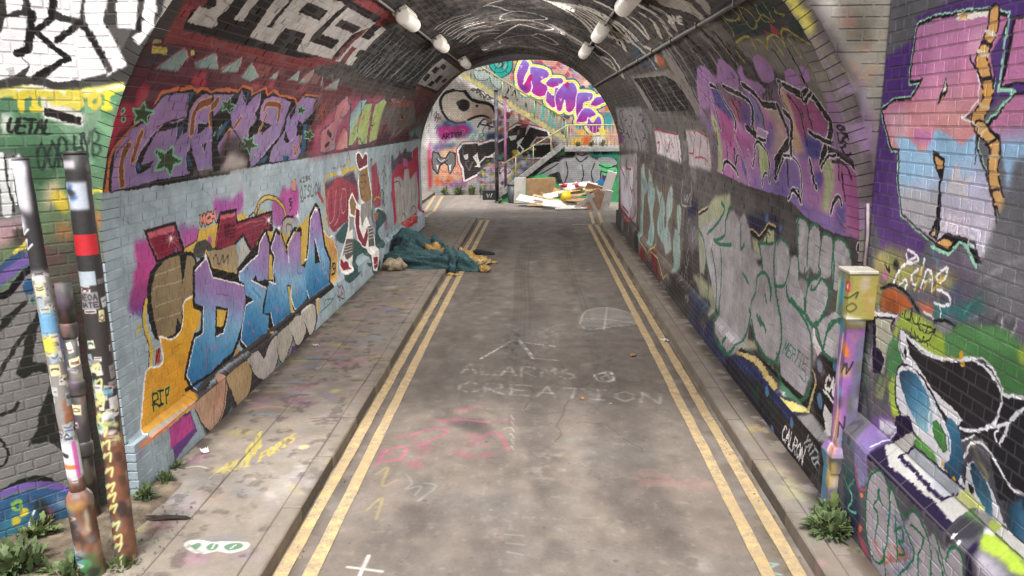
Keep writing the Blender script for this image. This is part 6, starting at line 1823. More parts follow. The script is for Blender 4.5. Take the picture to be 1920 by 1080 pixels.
s PF d8c33e 100 0 37 -1286,1551,6,50
s PF d8c33e 100 0 37 -1291,1601,22,0
s PF d8c33e 100 0 37 -1297,1551,23,0
p PF c9c8c0 100 8 0 -1519,1593,149,-65,-15,-46,-139,38
p PF 2f2a28 100 4 0 -1514,1557,129,-38,-9,-27,-124,37
p PF d8c84a 100 8 0 -1511,1584,140,8,-15,-36,-94,5
n PF c9cfc4 100 18 80/40/100 -1677,1530,40,9,0,-64,-51,-19
S PF 2b302c 100 0 21 -1640,1516,-12,-37,8,-9,14,8,14,37
S PF 2b302c 100 0 20 -1583,1514,-25,1,-16,-46,24,-1
S PF 2b302c 100 0 21 -1616,1492,20,-1
S PF 2b302c 100 0 20 -1576,1514,25,-1
S PF 2b302c 100 0 20 -1564,1513,-16,-46
S PF 2b302c 100 0 20 -1560,1467,28,45,-3,-46
S PF 2b302c 100 0 20 -1549,1485,15,-1
S PF 2b302c 100 0 20 -1512,1512,-16,-47,25,0
S PF 33423a 100 0 18 -1541,1430,-18,-30,-5,-38,10,-26,17,31,5,37,-9,26
S PF 33423a 100 0 18 -1502,1437,-18,-31,-5,-37,10,-26,18,31,5,37,-10,26
S PF 33423a 100 0 18 -1491,1347,13,94,24,-1,-1,-23,-8,-19,-21,-4,24,-42
S PF 3b4a42 100 0 20 -1429,1371,6,84
S PF 3b4a42 100 0 20 -1401,1376,6,84
S PF 3b4a42 100 0 20 -1426,1413,28,5
S PF 3b4a42 100 0 20 -1387,1461,11,-39,16,44
S PF 3b4a42 100 0 20 -1376,1422,-3,-42
S PF 3b4a42 100 0 20 -1357,1384,6,84,21,-4,-2,-25,-22,-13,24,-4,-2,-25,-25,-13
p PF b3a684 100 27 0 -1548,1277,49,38,9,-77,-59,-38,-23,-20
s PF c9b03c 100 44 99 -1505,1238,0,0
s PF c9b03c 100 44 99 -1494,1209,0,0
s PF d3c33c 100 0 31 -1387,1314,-8,-57,45,5
p PF c0703a 100 36 0 -1529,1132,42,19,11,-68,-41,-10
p PF c86a3c 100 26 0 -1390,1180,26,10,-7,-59,-21,-9
g LW 5f8a66-54795a-6a7a5a 100 17 0 248,1596,-16,-484,90,486,-193,5,-284,20,62,-132,60,-245,46,-359,395,70
n LW 86a888 70 0 250/40/100 113,1537,-107,37,-128,2,61,-208,66,-15
n LW 3f6246 80 0 300/40/100 272,1417,-163,13,5,-109,46,-33,122,52
S LW d8cc62 100 17 56 280,1587,-63,13,-56,10,-73,-11,-112,7,-122,22
S LW e9e6da 80 0 22 201,1605,-66,15,-64,-16,-104,2,-119,26
s LW d8c33e 100 0 36 203,1588,-32,3
s LW d8c33e 100 0 36 187,1589,6,-47
s LW d8c33e 100 0 37 151,1545,-6,48
s LW d8c33e 100 0 37 154,1592,-19,2
s LW d8c33e 100 0 37 160,1544,-19,2
s LW d8c33e 100 0 37 84,1598,34,-3,6,-48,-34,2
s LW d8c33e 100 0 37 121,1571,-27,2
s LW d8c33e 100 0 37 80,1550,-6,49,-29,-47,-6,50
s LW d8c33e 100 0 37 -6,1598,17,6,17,-11,-7,-12,-17,-3,-4,-12,17,-12,17,7
s LW d8c33e 100 0 37 -46,1602,18,-15,2,-21,-14,-15,-18,16,-2,20,14,15
s LW d8c33e 100 0 38 -87,1552,-6,51
s LW d8c33e 100 0 38 -82,1603,-21,0
s LW d8c33e 100 0 38 -76,1552,-22,0
p LW c9c8c0 100 8 0 127,1589,-133,-61,14,-45,123,36
p LW 2f2a28 100 4 0 123,1555,-115,-36,8,-27,110,36
p LW d8c84a 100 8 0 120,1581,-125,11,13,-36,85,3
n LW c9cfc4 100 17 80/40/100 257,1528,-32,8,0,-60,41,-16
S LW 2b302c 100 0 19 228,1515,10,-34,-7,-9,-11,8,-12,34
S LW 2b302c 100 0 19 181,1513,21,1,13,-43,-20,-1
S LW 2b302c 100 0 19 208,1493,-16,-1
S LW 2b302c 100 0 19 175,1513,-21,-1
S LW 2b302c 100 0 19 165,1513,13,-44
S LW 2b302c 100 0 19 162,1468,-24,44,3,-45
S LW 2b302c 100 0 19 152,1486,-12,-1
S LW 2b302c 100 0 19 121,1511,13,-44,-21,-1
S LW 33423a 100 0 17 146,1433,15,-28,4,-36,-8,-25,-15,29,-4,36,8,24
S LW 33423a 100 0 17 112,1439,15,-29,5,-36,-9,-25,-15,29,-4,36,8,25
S LW 33423a 100 0 17 102,1352,-11,90,-21,-1,0,-22,8,-19,19,-3,-21,-41
S LW 3b4a42 100 0 20 47,1373,-5,83
S LW 3b4a42 100 0 20 22,1377,-5,83
S LW 3b4a42 100 0 20 45,1414,-25,5
S LW 3b4a42 100 0 20 9,1462,-10,-40,-15,44
S LW 3b4a42 100 0 20 -1,1422,3,-42
S LW 3b4a42 100 0 20 -18,1384,-6,84,-20,-5,2,-25,21,-12,-23,-4,2,-26,24,-12
p LW b3a684 100 25 0 152,1287,-42,34,-8,-74,51,-33,18,-17
s LW c9b03c 100 43 95 114,1248,0,0
s LW c9b03c 100 43 95 105,1219,0,0
s LW d3c33c 100 0 31 10,1315,6,-56,-41,2
p LW c0703a 100 34 0 135,1147,-36,15,-10,-67,36,-6
p LW c86a3c 100 26 0 12,1182,-24,7,6,-57,20,-8
p PF 4a4244 75 30 0 1338,1134,-22,143,-37,140,-53,135,-66,129,-80,121,-92,111,-104,101,-114,89,-123,76,-131,63,-136,48,-141,34,-144,18,8,104,154,-19,152,-36,147,-52,141,-68,133,-82,123,-96,112,-109,99,-120,87,-130,71,-139,56,-145,41,-151,24,-154
n PF 7a6280 80 40 200/50/100 1345,1000,-1,47,-2,46,-4,46,-6,47,-7,46,-9,45,-10,46,-12,45,-14,44,-15,44,-16,44,-18,43,-20,42,95,46,21,-46,19,-46,18,-47,16,-48,15,-48,13,-48,11,-49,9,-49,8,-50,6,-50,5,-50,2,-50,1,-50
p PF a8a048 100 20 0 1131,1774,-12,17,-13,17,-12,17,-13,17,-13,16,-13,16,-14,17,-14,16,-14,15,-14,16,-15,15,-15,15,-15,15,21,21,16,-15,15,-15,15,-16,14,-16,15,-16,14,-16,14,-16,13,-17,14,-17,13,-17,13,-17,12,-18,12,-18
g LW 4c4a44-5a554c 85 60 0 0,100,0,900,-50,-950,260,0,0,1050,-260,0
n LW 6a4a48 60 0 150/55/100 -50,150,260,0,0,950,-260,0
p LW 5a5f7c 100 20 0 140,150,70,0,-30,650,-30,0
g LW a08a8c-b08088 100 25 0 301,1192,16,-123,59,130,-101,8,-62,-15,-10,-47,60,-29,129,-37
n LW 4a443c 100 25 100/40/100 273,1162,-56,3,9,-72,49,-3
p LW a84438 100 12 0 237,1131,-30,-22,5,-36,27,12
S LW c9b84a 100 0 30 273,1072,-31,23,-14,16
p LW 4d6380 100 12 0 403,992,-82,41,-51,29,-41,4,-39,-15,12,-36,58,0,71,-53,84,-57
S LW 70589a 100 0 56 377,961,-51,36,-53,47,-42,8,-29,-37
g LW 817f7c-7d7b78 100 0 0 287,962,41,-690,35,643,-59,50,-49,33,-33,11,-26,-51,0,-117,-10,-199,-15,-371,-6,-122,46,42,72,63,62,35,103,-26
S LW 241f24 100 0 48 351,938,-35,-1,-40,39,-36,30,-22,-3,-17,-55
S LW 70589a 100 0 48 345,982,-46,23,-40,30,-32,6,-15,-28
S LW 3d5476 100 0 43 341,1017,-47,28,-38,20
P LW 33557a 100 0 0 265,959,-16,18,-13,-5,-12,3,0,-23,18,-28,17,8
P LW 6f6a90 80 0 0 231,937,-15,3,1,-21,18,-13
p LW 3d7a6a 100 0 0 247,914,-13,-2,5,-23,8,9
P LW 33332e 100 0 0 230,869,-28,0,31,-64,33,-110,-17,-15,-36,-20,-12,-14,16,-18,40,21,24,-4,20,-11,20,21,-8,30,-24,48,-10,40,-28,42
S LW 33332e 100 0 31 206,869,54,-58,48,-53,39,-54,22,-36
S LW 33332e 100 0 26 263,901,35,-29,49,-37
p LW 33332e 100 0 0 344,860,-46,17,-35,22,27,-34,61,-55
S LW 33332e 100 0 27 217,633,0,-39,26,-59,31,-57
p LW 33332e 100 4 0 223,585,-17,-100,-31,-38,1,-133,21,-5,55,77,52,7,19,-5,-34,50
S LW 33332e 100 0 25 330,555,16,-22,41,-3
S LW 2a2a28 100 0 17 398,441,-13,-32,-6,-24,17,-32,15,-6
S LW 2b2a28 100 0 43 424,247,-48,20,-47,-1,-46,-14,-26,-31
S LW 705aa0 100 0 51 434,240,-47,10,-55,-5,-60,-21,-60,-44
g LW 385a86-3a6a86 100 0 0 380,235,23,-183,33,167,-37,13,-65,-4,-60,-18,-65,-43,2,-107,41,-78,61,28,145,44
n LW 3f7d90 100 36 150/35/100 431,189,-55,0,-27,-81,43,-39,50,35
S LW 7fae52 100 0 23 393,201,-23,2,-1,-29,23,4,1,23
s LW cdb53a 100 10 61 362,154,0,0
s LW cdb53a 100 10 62 390,135,0,0
p LW c9c4c6 60 23 0 258,175,-36,-32,-7,-27,34,8
n LW 2f3330 100 23 60/40/100 343,198,-51,-21,-22,-56,24,-73,24,81
p LW b03a48 80 18 0 287,140,-15,0,9,-73,16,-5
p LW 2a6a9a 100 9 0 341,93,-24,1,3,-63,22,21
S LW d8d4d6 100 0 13 330,146,20,-49,-11,-58,-17,-19
p LW a07088 100 23 0 383,30,-66,-12,-1,-31,65,19
p LW 6e4a5c 100 18 0 377,74,-32,-8,10,-43,27,13
p LW 6f6f70 85 12 0 293,1410,-83,-3,2,-214,110,-5
S LW cfd2cf 100 0 57 271,1394,2,-93,5,-94
S LW cfd2cf 100 0 47 249,1378,0,-134
S LW cfd2cf 100 0 25 219,1392,9,-94
S LW 3a3838 100 0 13 260,1401,4,-85,-8,-103
S LW 3a3838 100 0 13 237,1393,6,-157
S LW 3a3838 100 0 13 209,1392,10,-166
p BW a39c98 100 0 0 -4500,0,9000,0,0,4100,-9000,0
p BW dcd8d2 100 66 0 -2111,1059,183,696,271,496,356,213,761,-469,575,-441,-259,-250,-1041,-313,-785,-60
n BW c9c4be 100 111 300/40/100 -2050,931,786,124,716,124,-3,-255,-717,-61,-722,-125
x BW ghostB 0 0 0 0,0
p BW c99a8a 100 66 0 -406,2793,2333,-20,46,-1861,-1295,513,-834,568,-157,463
x BW storm 0 0 0 0,0
n BW b0aab0 100 133 300/35/100 764,2692,474,-34,35,-275,-315,-59,-192,185
p BW 8f8a86 100 44 0 -412,2025,193,185,768,-596,386,-191,-61,-252,-452,129,-644,381
p BW 86908e 100 66 0 -1106,2646,570,-249,190,-186,-66,-217,-699,345
S BW 4a5558 100 0 71 -1012,2584,96,30,126,-154,94,-62,-96,-92,-192,32,-28,246
P BW 9aa8a8 100 0 0 -1012,2584,96,30,126,-154,94,-62,-96,-92,-192,32
S BW 4a5558 100 0 72 -979,2645,159,-32,30,-92,-191,-29,2,153
P BW 9aa8a8 100 0 0 -979,2645,159,-32,30,-92,-191,-29
S BW 4a5558 100 0 71 -695,2429,222,-125,-34,-185,-158,125,-30,185
P BW 9aa8a8 100 0 0 -695,2429,222,-125,-34,-185,-158,125
p BW 2aa79a 100 11 0 593,1437,42,-13,-26,-130,-28,-12
p BW 234a48 100 11 0 190,1891,50,-13,-16,-74,-47,-32
p BW 30b0a0 100 11 0 830,1460,47,-13,-10,-79,-49,27
p BW 2aa79a 100 11 0 787,1431,34,-13,1,-106,-47,74
p BW 234a48 100 11 0 7,1851,44,-13,-12,-103,-45,51
p BW 30b0a0 100 11 0 596,1612,42,-13,-13,-119,-42,45
p BW 2aa79a 100 11 0 -57,2017,40,-13,-18,-51,-35,-1
p BW 234a48 100 11 0 751,1295,39,-13,-11,-154,-40,93
p BW 30b0a0 100 11 0 425,1790,40,-13,4,-139,-57,99
p BW 2aa79a 100 11 0 379,1690,48,-13,-35,-51,-26,9
p BW 234a48 100 11 0 95,1624,38,-13,-3,-56,-47,5
p BW 30b0a0 100 11 0 142,1703,43,-13,-12,-85,-44,34
p BW 2aa79a 100 11 0 188,1832,43,-13,-2,-150,-54,105
p BW 234a48 100 11 0 598,1683,24,-13,12,-90,-48,-34
p BW 30b0a0 100 11 0 488,1486,39,-13,4,-155,-55,121
p BW 2aa79a 100 11 0 822,1371,29,-13,14,-167,-54,48
p BW 234a48 100 11 0 522,1731,29,-13,11,-175,-52,113
p BW 30b0a0 100 11 0 569,1660,43,-13,-19,-60,-37,9
p BW 2aa79a 100 11 0 352,1640,41,-12,-17,-125,-37,51
p BW 234a48 100 11 0 577,1700,38,-13,-6,-57,-44,-60
p BW 30b0a0 100 11 0 428,1392,25,-13,2,-160,-39,21
p BW 2aa79a 100 11 0 484,1610,43,-13,-15,-117,-40,10
p BW 234a48 100 11 0 759,1588,42,-13,1,-97,-55,39
p BW 30b0a0 100 11 0 354,1825,45,-12,-16,-133,-42,14
p BW 2aa79a 100 11 0 -261,2133,32,-12,-1,-95,-44,33
p BW 234a48 100 11 0 -256,2030,50,-13,-37,-124,-26,71
S BW 26302e 100 0 63 -283,2179,-97,-185,32,-62
p BW 8a837e 100 22 0 -316,1963,65,154,127,-125,-33,-155
S BW 2f2c2c 100 0 55 -252,1993,48,93,48,-187
p BW a9a7a4 100 44 0 -755,2735,507,-4,-34,-367,-255,-29,-189,186
S BW 1f4a48 100 0 238 -483,2611,3,-6,1,-6,-1,-8,-4,-7,-6,-7,-9,-5,-10,-3,-12,0,-13,2,-12,7,-11,9,-9,12,-4,15,-1,16,4,17,9,15,13,14,17,11,21,7,23,2,23,-4,23,-9,20,-14,17,-20,11,-23,4,-25,-2,-27,-10,-26,-18,-24,-23,-20,-29,-14,-33,-7,-35,0,-35,8,-32,17,-27,23,-21,30,-13,34,-3,36,7,37,17,35,27,31,34,25,41,16,45,7,47,-3,45,-14,40,-24,34,-32,25,-40,13,-46,1,-47,-12,-47,-25,-44,-36,-38,-46,-29,-53,-18,-58,-6,-58,8
S BW 2ba69c 100 0 159 -521,2569,-13,2,-12,7,-11,9,-9,12,-4,15,-1,16,4,17,9,15,13,14,17,11,21,7,23,2,23,-4,23,-9,20,-14,17,-20,11,-23,4,-25,-2,-27,-10,-26,-18,-24,-23,-20,-29,-14,-33,-7,-35,0,-35,8,-32,17,-27,23,-21,30,-13,34,-3,36,7,37,17,35,27,31,34,25,41,16,45,7,47,-3,45,-14,40,-24,34,-32,25,-40,13,-46,1,-47,-12,-47,-25,-44,-36,-38,-46,-29,-53,-18,-58,-6,-58,8
S BW 9aa3a0 100 0 63 -483,2611,3,-6,1,-6,-1,-8,-4,-7,-6,-7,-9,-5,-10,-3,-12,0,-13,2,-12,7,-11,9,-9,12,-4,15,-1,16,4,17,9,15,13,14,17,11,21,7,23,2,23,-4,23,-9,20,-14,17,-20,11,-23,4,-25,-2,-27,-10,-26,-18,-24
s BW 1d3a3a 100 0 32 -546,2578,9,7
s BW 1d3a3a 100 0 32 -567,2647,14,-8
s BW 1d3a3a 100 0 32 -484,2696,-4,-19
s BW 1d3a3a 100 0 32 -390,2626,-25,-3
s BW 1d3a3a 100 0 32 -439,2504,-14,24
s BW 1d3a3a 100 0 32 -603,2508,22,22
s BW 1d3a3a 100 0 32 -660,2668,35,-12
s BW 1d3a3a 100 0 32 -496,2782,-1,-37
s BW 1d3a3a 100 0 32 -305,2669,-44,-13
s BW 1d3a3a 100 0 32 -364,2447,-30,36
S BW 1f6a9a 100 0 304 -155,2209,1,246,96,213,95,-1,63,-92,-95,-213,-33,-154,128,215,64,-1,-32,-308,-128,-91,-159,186
S BW 1f6a9a 100 0 303 148,2145,-48,369,127,30,222,-63,32,-123,-158,-91,127,-93,1,-155,-159,-60,-160,94,16,92
S BW 1f6a9a 100 0 304 418,2236,95,91,223,-1,32,-93,-190,-91,-128,32,-32,62
S BW 1f6a9a 100 0 303 420,1864,31,217,128,-93,31,154,96,-62,-94,-341,-192,125
S BW 1f6a9a 100 0 303 644,1707,-33,280,157,216,95,30,127,-1,65,-124,3,-217,-93,-217,-128,1,-34,218,-62,-218,-97,32
S BW 1f6a9a 100 0 304 1029,1674,27,341,191,30,128,-32,-30,-124,-159,-61,4,-281,-128,1,-33,126
S BW 1f6a9a 100 0 304 1314,1796,125,155,191,-1,2,-93,-190,-92,-128,31
S BW 1f6a9a 100 0 304 1031,1454,125,250,159,30,130,-125,-95,-62,-158,-94,-161,1
S BW 1f6a9a 100 0 304 1257,1359,29,188,98,-95,94,125,65,-63,4,-220,-159,-62,-131,127
S BW e8e272 100 0 211 -155,2209,1,246,96,213,95,-1,63,-92,-95,-213,-33,-154,128,215,64,-1,-32,-308,-128,-91,-159,186
S BW e8e272 100 0 211 148,2145,-48,369,127,30,222,-63,32,-123,-158,-91,127,-93,1,-155,-159,-60,-160,94,16,92
S BW e8e272 100 0 211 418,2236,95,91,223,-1,32,-93,-190,-91,-128,32,-32,62
S BW e8e272 100 0 211 420,1864,31,217,128,-93,31,154,96,-62,-94,-341,-192,125
S BW e8e272 100 0 211 644,1707,-33,280,157,216,95,30,127,-1,65,-124,3,-217,-93,-217,-128,1,-34,218,-62,-218,-97,32
S BW e8e272 100 0 211 1029,1674,27,341,191,30,128,-32,-30,-124,-159,-61,4,-281,-128,1,-33,126
S BW e8e272 100 0 212 1314,1796,125,155,191,-1,2,-93,-190,-92,-128,31
S BW e8e272 100 0 211 1031,1454,125,250,159,30,130,-125,-95,-62,-158,-94,-161,1
S BW e8e272 100 0 211 1257,1359,29,188,98,-95,94,125,65,-63,4,-220,-159,-62,-131,127
G BW 8a7ac8-8a48a4-b0208a 100 0 0 -153,2669,-3,-645,1,185,1,246,96,213,95,-1,63,-92,-95,-213,-33,-154,128,215,64,-1,-32,-308,-128,-91
S BW ecd9e6 100 0 33 -155,2209,1,246,96,213,95,-1,63,-92,-95,-213,-33,-154,128,215,64,-1,-32,-308,-128,-91,-159,186
G BW 8a7ac8-8a48a4-b0208a 100 0 0 148,2545,0,-586,0,186,-48,369,127,30,222,-63,32,-123,-158,-91,127,-93,1,-155,-159,-60,-160,94
S BW ecd9e6 100 0 33 148,2145,-48,369,127,30,222,-63,32,-123,-158,-91,127,-93,1,-155,-159,-60,-160,94,16,92
G BW 8a7ac8-8a48a4-b0208a 100 0 0 418,2328,1,-185,-1,93,95,91,223,-1,32,-93,-190,-91,-128,32
S BW ecd9e6 100 0 33 418,2236,95,91,223,-1,32,-93,-190,-91,-128,32,-32,62
G BW 8a7ac8-8a48a4-b0208a 100 0 0 419,2143,1,-403,0,124,31,217,128,-93,31,154,96,-62,-94,-341
S BW ecd9e6 100 0 33 420,1864,31,217,128,-93,31,154,96,-62,-94,-341,-192,125
G BW 8a7ac8-8a48a4-b0208a 100 0 0 641,2234,4,-558,-1,31,-33,280,157,216,95,30,127,-1,65,-124,3,-217,-93,-217,-128,1,-34,218,-62,-218
S BW ecd9e6 100 0 33 644,1707,-33,280,157,216,95,30,127,-1,65,-124,3,-217,-93,-217,-128,1,-34,218,-62,-218,-97,32
G BW 8a7ac8-8a48a4-b0208a 100 0 0 1024,2046,6,-498,-1,126,27,341,191,30,128,-32,-30,-124,-159,-61,4,-281,-128,1
S BW ecd9e6 100 0 33 1029,1674,27,341,191,30,128,-32,-30,-124,-159,-61,4,-281,-128,1,-33,126
G BW 8a7ac8-8a48a4-b0208a 100 0 0 1312,1952,3,-187,-1,31,125,155,191,-1,2,-93,-190,-92
S BW ecd9e6 100 0 33 1314,1796,125,155,191,-1,2,-93,-190,-92,-128,31
G BW 8a7ac8-8a48a4-b0208a 100 0 0 1028,1736,3,-282,0,0,125,250,159,30,130,-125,-95,-62,-158,-94
S BW ecd9e6 100 0 33 1031,1454,125,250,159,30,130,-125,-95,-62,-158,-94,-161,1
G BW 8a7ac8-8a48a4-b0208a 100 0 0 1254,1578,5,-346,-2,127,29,188,98,-95,94,125,65,-63,4,-220,-159,-62
S BW ecd9e6 100 0 33 1257,1359,29,188,98,-95,94,125,65,-63,4,-220,-159,-62,-131,127
P BW c21a7a 100 0 0 4,2177,96,215,48,0,-32,-154
P BW c21a7a 100 0 0 800,2202,63,46,33,-62,-64,-46
p BW 5a2a78 80 44 0 -155,2178,191,-1,64,-124,-192,63
S BW d9b8dc 100 0 26 -90,2577,19,-31,19,31,-25,-49
S BW d9b8dc 100 0 26 323,2360,19,-31,19,30,-26,-49
S BW d9b8dc 100 0 26 673,2234,19,-31,19,31,-25,-49
S BW d9b8dc 100 0 26 707,1925,19,-31,19,30,-25,-49
S BW d9b8dc 100 0 26 1280,1952,20,-31,18,31,-24,-50
n BW e0cf4a 100 0 200/40/100 1482,1357,161,-63,134,-254,-128,-31
p BW d86a3a 100 66 0 1163,1170,225,62,-28,-254,-226,1
p BW e0b04a 100 66 0 939,1108,257,62,-62,-222,-194,32
p BW d9d4d0 100 66 0 1388,1200,258,-33,-29,-158,-259,33
p BW 3a9aa0 100 67 0 1604,1670,161,-63,6,-314,-129,63
G BW d6cabb-dcd0c0-c9b2a2 100 0 0 -1566,2064,569,-566,-705,255,4,157,100,139,194,45,191,-48,126,-141,160,-32,192,-63,127,-126,14,-220,-79,95,-161,63,-194,-30,-130,-78,-195,-46,-193,64,-127,95
p BW cfa394 50 111 0 -1157,1593,324,92,224,-95,-225,17,-259,-77
S BW 2c282a 100 33 111 -1703,1738,-11,172,100,139,178,52
S BW 2c282a 100 33 127 -1212,2077,110,-140,143,-64,193,-32,127,-95,69,-220,-9,-157
S BW 2c282a 100 33 87 -1688,1690,110,-158,160,-79,194,14
S BW 2c282a 100 33 95 -1158,1514,162,62,162,15,160,-80,63,-110
S BW 2c282a 100 33 64 -1436,2101,224,-24
s BW 34302f 100 59 477 -1243,1807,0,0
s BW 4a4444 100 66 191 -1345,1845,0,0
s BW 3a3434 100 0 111 -973,1792,0,0
S BW 3f3c3e 70 0 40 -624,1850,111,72,110,-81
S BW 3f3c3e 70 0 40 -803,1947,58,66,46,-72
S BW 3f3c3e 70 0 40 -982,2044,36,92,61,-171
S BW 3f3c3e 70 0 40 -979,2043,121,47,47,-64
S BW 3f3c3e 70 0 40 -746,1916,65,18,82,-3
S BW 3f3c3e 70 0 40 -977,2042,36,57,109,-115
S BW 3f3c3e 70 0 40 -607,1840,48,37,156,-92
S BW 3f3c3e 70 0 40 -1094,2105,72,6,90,-60
S BW 3f3c3e 70 0 40 -1046,2079,109,40,88,-45
S BW 3f3c3e 70 0 40 -1095,2106,50,37,56,-50
S BW 3f3c3e 70 0 40 -820,1956,60,69,66,-97
S BW 3f3c3e 70 0 40 -761,1925,58,43,165,-76
S BW 3f3c3e 70 0 40 -1071,2093,113,8,79,-19
S BW 3f3c3e 70 0 40 -924,2013,63,7,33,-85
S BW 4a4648 60 0 40 -1970,1628,67,78,-37,-173
S BW 4a4648 60 0 40 -1847,1342,67,78,-37,-174
S BW 4a4648 60 0 40 -2022,1563,67,78,-37,-173
S BW 4a4648 60 0 40 -2016,1362,68,79,-38,-174
S BW 4a4648 60 0 40 -1826,1563,67,78,-37,-173
S BW 4a4648 60 0 40 -1947,1677,67,78,-37,-172
S BW 4a4648 60 0 40 -2005,1664,67,78,-38,-172
S BW 4a4648 60 0 40 -1866,1600,67,78,-37,-173
p BW 6aa0cc 100 67 0 -1826,1376,116,94,131,31,160,-64,292,30,95,-159,-100,-126,-586,-61
p BW b83a86 100 67 0 -1793,1376,180,62,128,-64,228,62,160,-96,-68,-190,-292,33,-197,-94,-128,96
n BW 8a3a5a 100 89 100/40/100 -1485,1374,163,31,28,-222,-163,0
s BW 3a2034 100 0 48 -1702,1137,36,99,30,-92
s BW 3a2034 100 0 48 -1688,1177,40,4
s BW 3a2034 100 0 48 -1616,1147,2,95,53,1,6,-23,-14,-21,-46,-5,65,-40
s BW 3a2034 100 0 48 -1528,1251,65,8
s BW 3a2034 100 0 48 -1496,1255,-2,-95
s BW 3a2034 100 0 48 -1443,1261,32,-44,33,51
s BW 3a2034 100 0 48 -1411,1217,-1,-48
s BW 3a2034 100 0 48 -1360,1175,2,96,53,1,6,-23,-14,-21,-46,-10
n BW 93c4bc 100 66 150/35/100 -1229,1214,423,93,-3,-222,-357,1
S BW e4e0dc 100 0 48 -1165,1118,99,127,63,-128,67,159,96,-128
p BW 2a3c5e 100 66 0 -807,1228,260,46,128,-96,-65,-95,-292,1
n BW 2d4a6a 100 89 200/35/100 -1918,962,459,94,95,-128,-394,-63
p BW 8a6aa0 80 89 0 -1917,1026,197,31,127,-128,-263,-63
p BW d8d2ce 100 44 0 -966,1434,163,94,161,-64,-1,-111,-292,-14
S BW 2f2c2e 100 0 55 -967,1371,132,157,161,-64,-98,-31,97,-64
S BW 2f2c2e 100 0 48 -933,1434,290,-65
g BW e0b89c-d9a080 100 112 0 -1593,929,-14,-614,-116,614,425,62,19,-710,-493,35,-125,227
S BW c8603a 70 0 40 -1496,896,160,-161,-102,-193
n BW d8642c 100 89 120/35/100 -1903,349,396,31,29,-163,-396,-32
n BW 8a5a9a 100 89 120/40/100 -1741,250,462,15,128,-147,-560,1
n BW 9a9894 100 67 200/30/100 -1908,153,956,29,-3,-196,-958,3
s BW 232022 100 0 96 -1910,673,22,193,97,-33,46,-96,115,-1,85,128,97,-32,-5,-226,-102,-161,-29,162,-80,65,-100,-64,-54,-162,-79,97,-13,130
p BW 7c7a7c 100 0 0 -1910,673,22,193,97,-33,46,-96,115,-1,85,128,97,-32,-5,-226,-102,-161,-29,162,-80,65,-100,-64,-54,-162,-79,97
p BW e8e6e2 100 0 0 -1837,608,56,0,-32,-114
p BW e8e6e2 100 0 0 -1584,607,66,16,-37,-178
S BW e0dcd8 100 0 32 -1794,737,64,-65,67,48
S BW 232022 100 0 32 -1827,737,96,-97,133,64
s BW b0405a 100 0 238 -1337,670,-28,226,100,127,293,15,31,-144,-133,-128,96,-162,-132,-64,-164,1,-63,129
s BW b0405a 100 0 238 -975,798,3,192,293,94,130,-33,31,-127,-262,-159,260,-34,-34,-128,-360,-64,-61,259
s BW b0405a 100 0 237 -549,1051,195,95,1,127,194,125,194,-33,-33,-189,-162,-95,-1,-191,-131,-224,-261,1,4,384
s BW b0405a 100 0 237 -161,922,196,317,64,126,355,-97,33,-95,-259,2,-129,-191,421,30,33,-159,-194,-96,-390,2,-130,161
s BW b0405a 100 0 239 -1274,541,197,31,228,-33,-99,-97,-298,-145,-28,244
s BW e9e6e4 100 0 159 -1337,670,-28,226,100,127,293,15,31,-144,-133,-128,96,-162,-132,-64,-164,1,-63,129
s BW e9e6e4 100 0 159 -975,798,3,192,293,94,130,-33,31,-127,-262,-159,260,-34,-34,-128,-360,-64,-61,259
s BW e9e6e4 100 0 158 -549,1051,195,95,1,127,194,125,194,-33,-33,-189,-162,-95,-1,-191,-131,-224,-261,1,4,384
s BW e9e6e4 100 0 158 -161,922,196,317,64,126,355,-97,33,-95,-259,2,-129,-191,421,30,33,-159,-194,-96,-390,2,-130,161
s BW e9e6e4 100 0 159 -1274,541,197,31,228,-33,-99,-97,-298,-145,-28,244
p BW 3a3534 100 0 0 -1337,670,-28,226,100,127,293,15,31,-144,-133,-128,96,-162,-132,-64,-164,1
p BW 3a3534 100 0 0 -975,798,3,192,293,94,130,-33,31,-127,-262,-159,260,-34,-34,-128,-360,-64
p BW 3a3534 100 0 0 -549,1051,195,95,1,127,194,125,194,-33,-33,-189,-162,-95,-1,-191,-131,-224,-261,1
p BW 3a3534 100 0 0 -161,922,196,317,64,126,355,-97,33,-95,-259,2,-129,-191,421,30,33,-159,-194,-96,-390,2
p BW 3a3534 100 0 0 -1274,541,197,31,228,-33,-99,-97,-298,-145
p BW e4dcdc 100 0 0 -1269,799,98,32,-1,-97,-66,-32
s BW e9e6e4 100 0 56 -978,604,165,161,261,-1
p BW e9e6e4 100 0 0 -338,1178,179,30,-33,-95,-98,-15
s BW e9e6e4 100 0 55 -160,1049,129,-128,-65,-127
p BW b0a4a6 100 89 0 -848,604,556,62,326,63,-197,-322,-395,-226,-394,34
x BW tags 0 0 0 0,0
P BW d8cfd4 100 0 0 -506,506,148,47,97,-113,-164,-129
S BW 7a4a6a 100 0 40 -490,441,66,64,48,-97,83,64
x BW warm 0 0 0 0,0
x BW ghostC 0 0 0 0,0
p BW c8c4c2 50 89 0 -2061,1630,196,61,-22,-761,-165,-63
p BW b03038 100 44 0 -2001,931,65,-1,-5,-777,-68,-65
p BW e0dcdc 100 0 0 -2023,1186,72,0,-5,-160,-72,1
p BW c86aa0 100 44 0 -1981,1059,49,-1,1,-321,-53,1
g SW 4f9a68-3f8a5a 100 0 0 0,0,1500,1000,-2300,-1000,4300,0,0,1150,-4300,0
p SW 3a8a7c 100 40 0 1188,973,522,-2,6,-230,-495,2
s SW 1c2422 100 0 26 1291,881,-1,49,24,-3,3,-12,-6,-10,-20,1,29,-25
s SW 1c2422 100 0 26 1344,881,-1,49
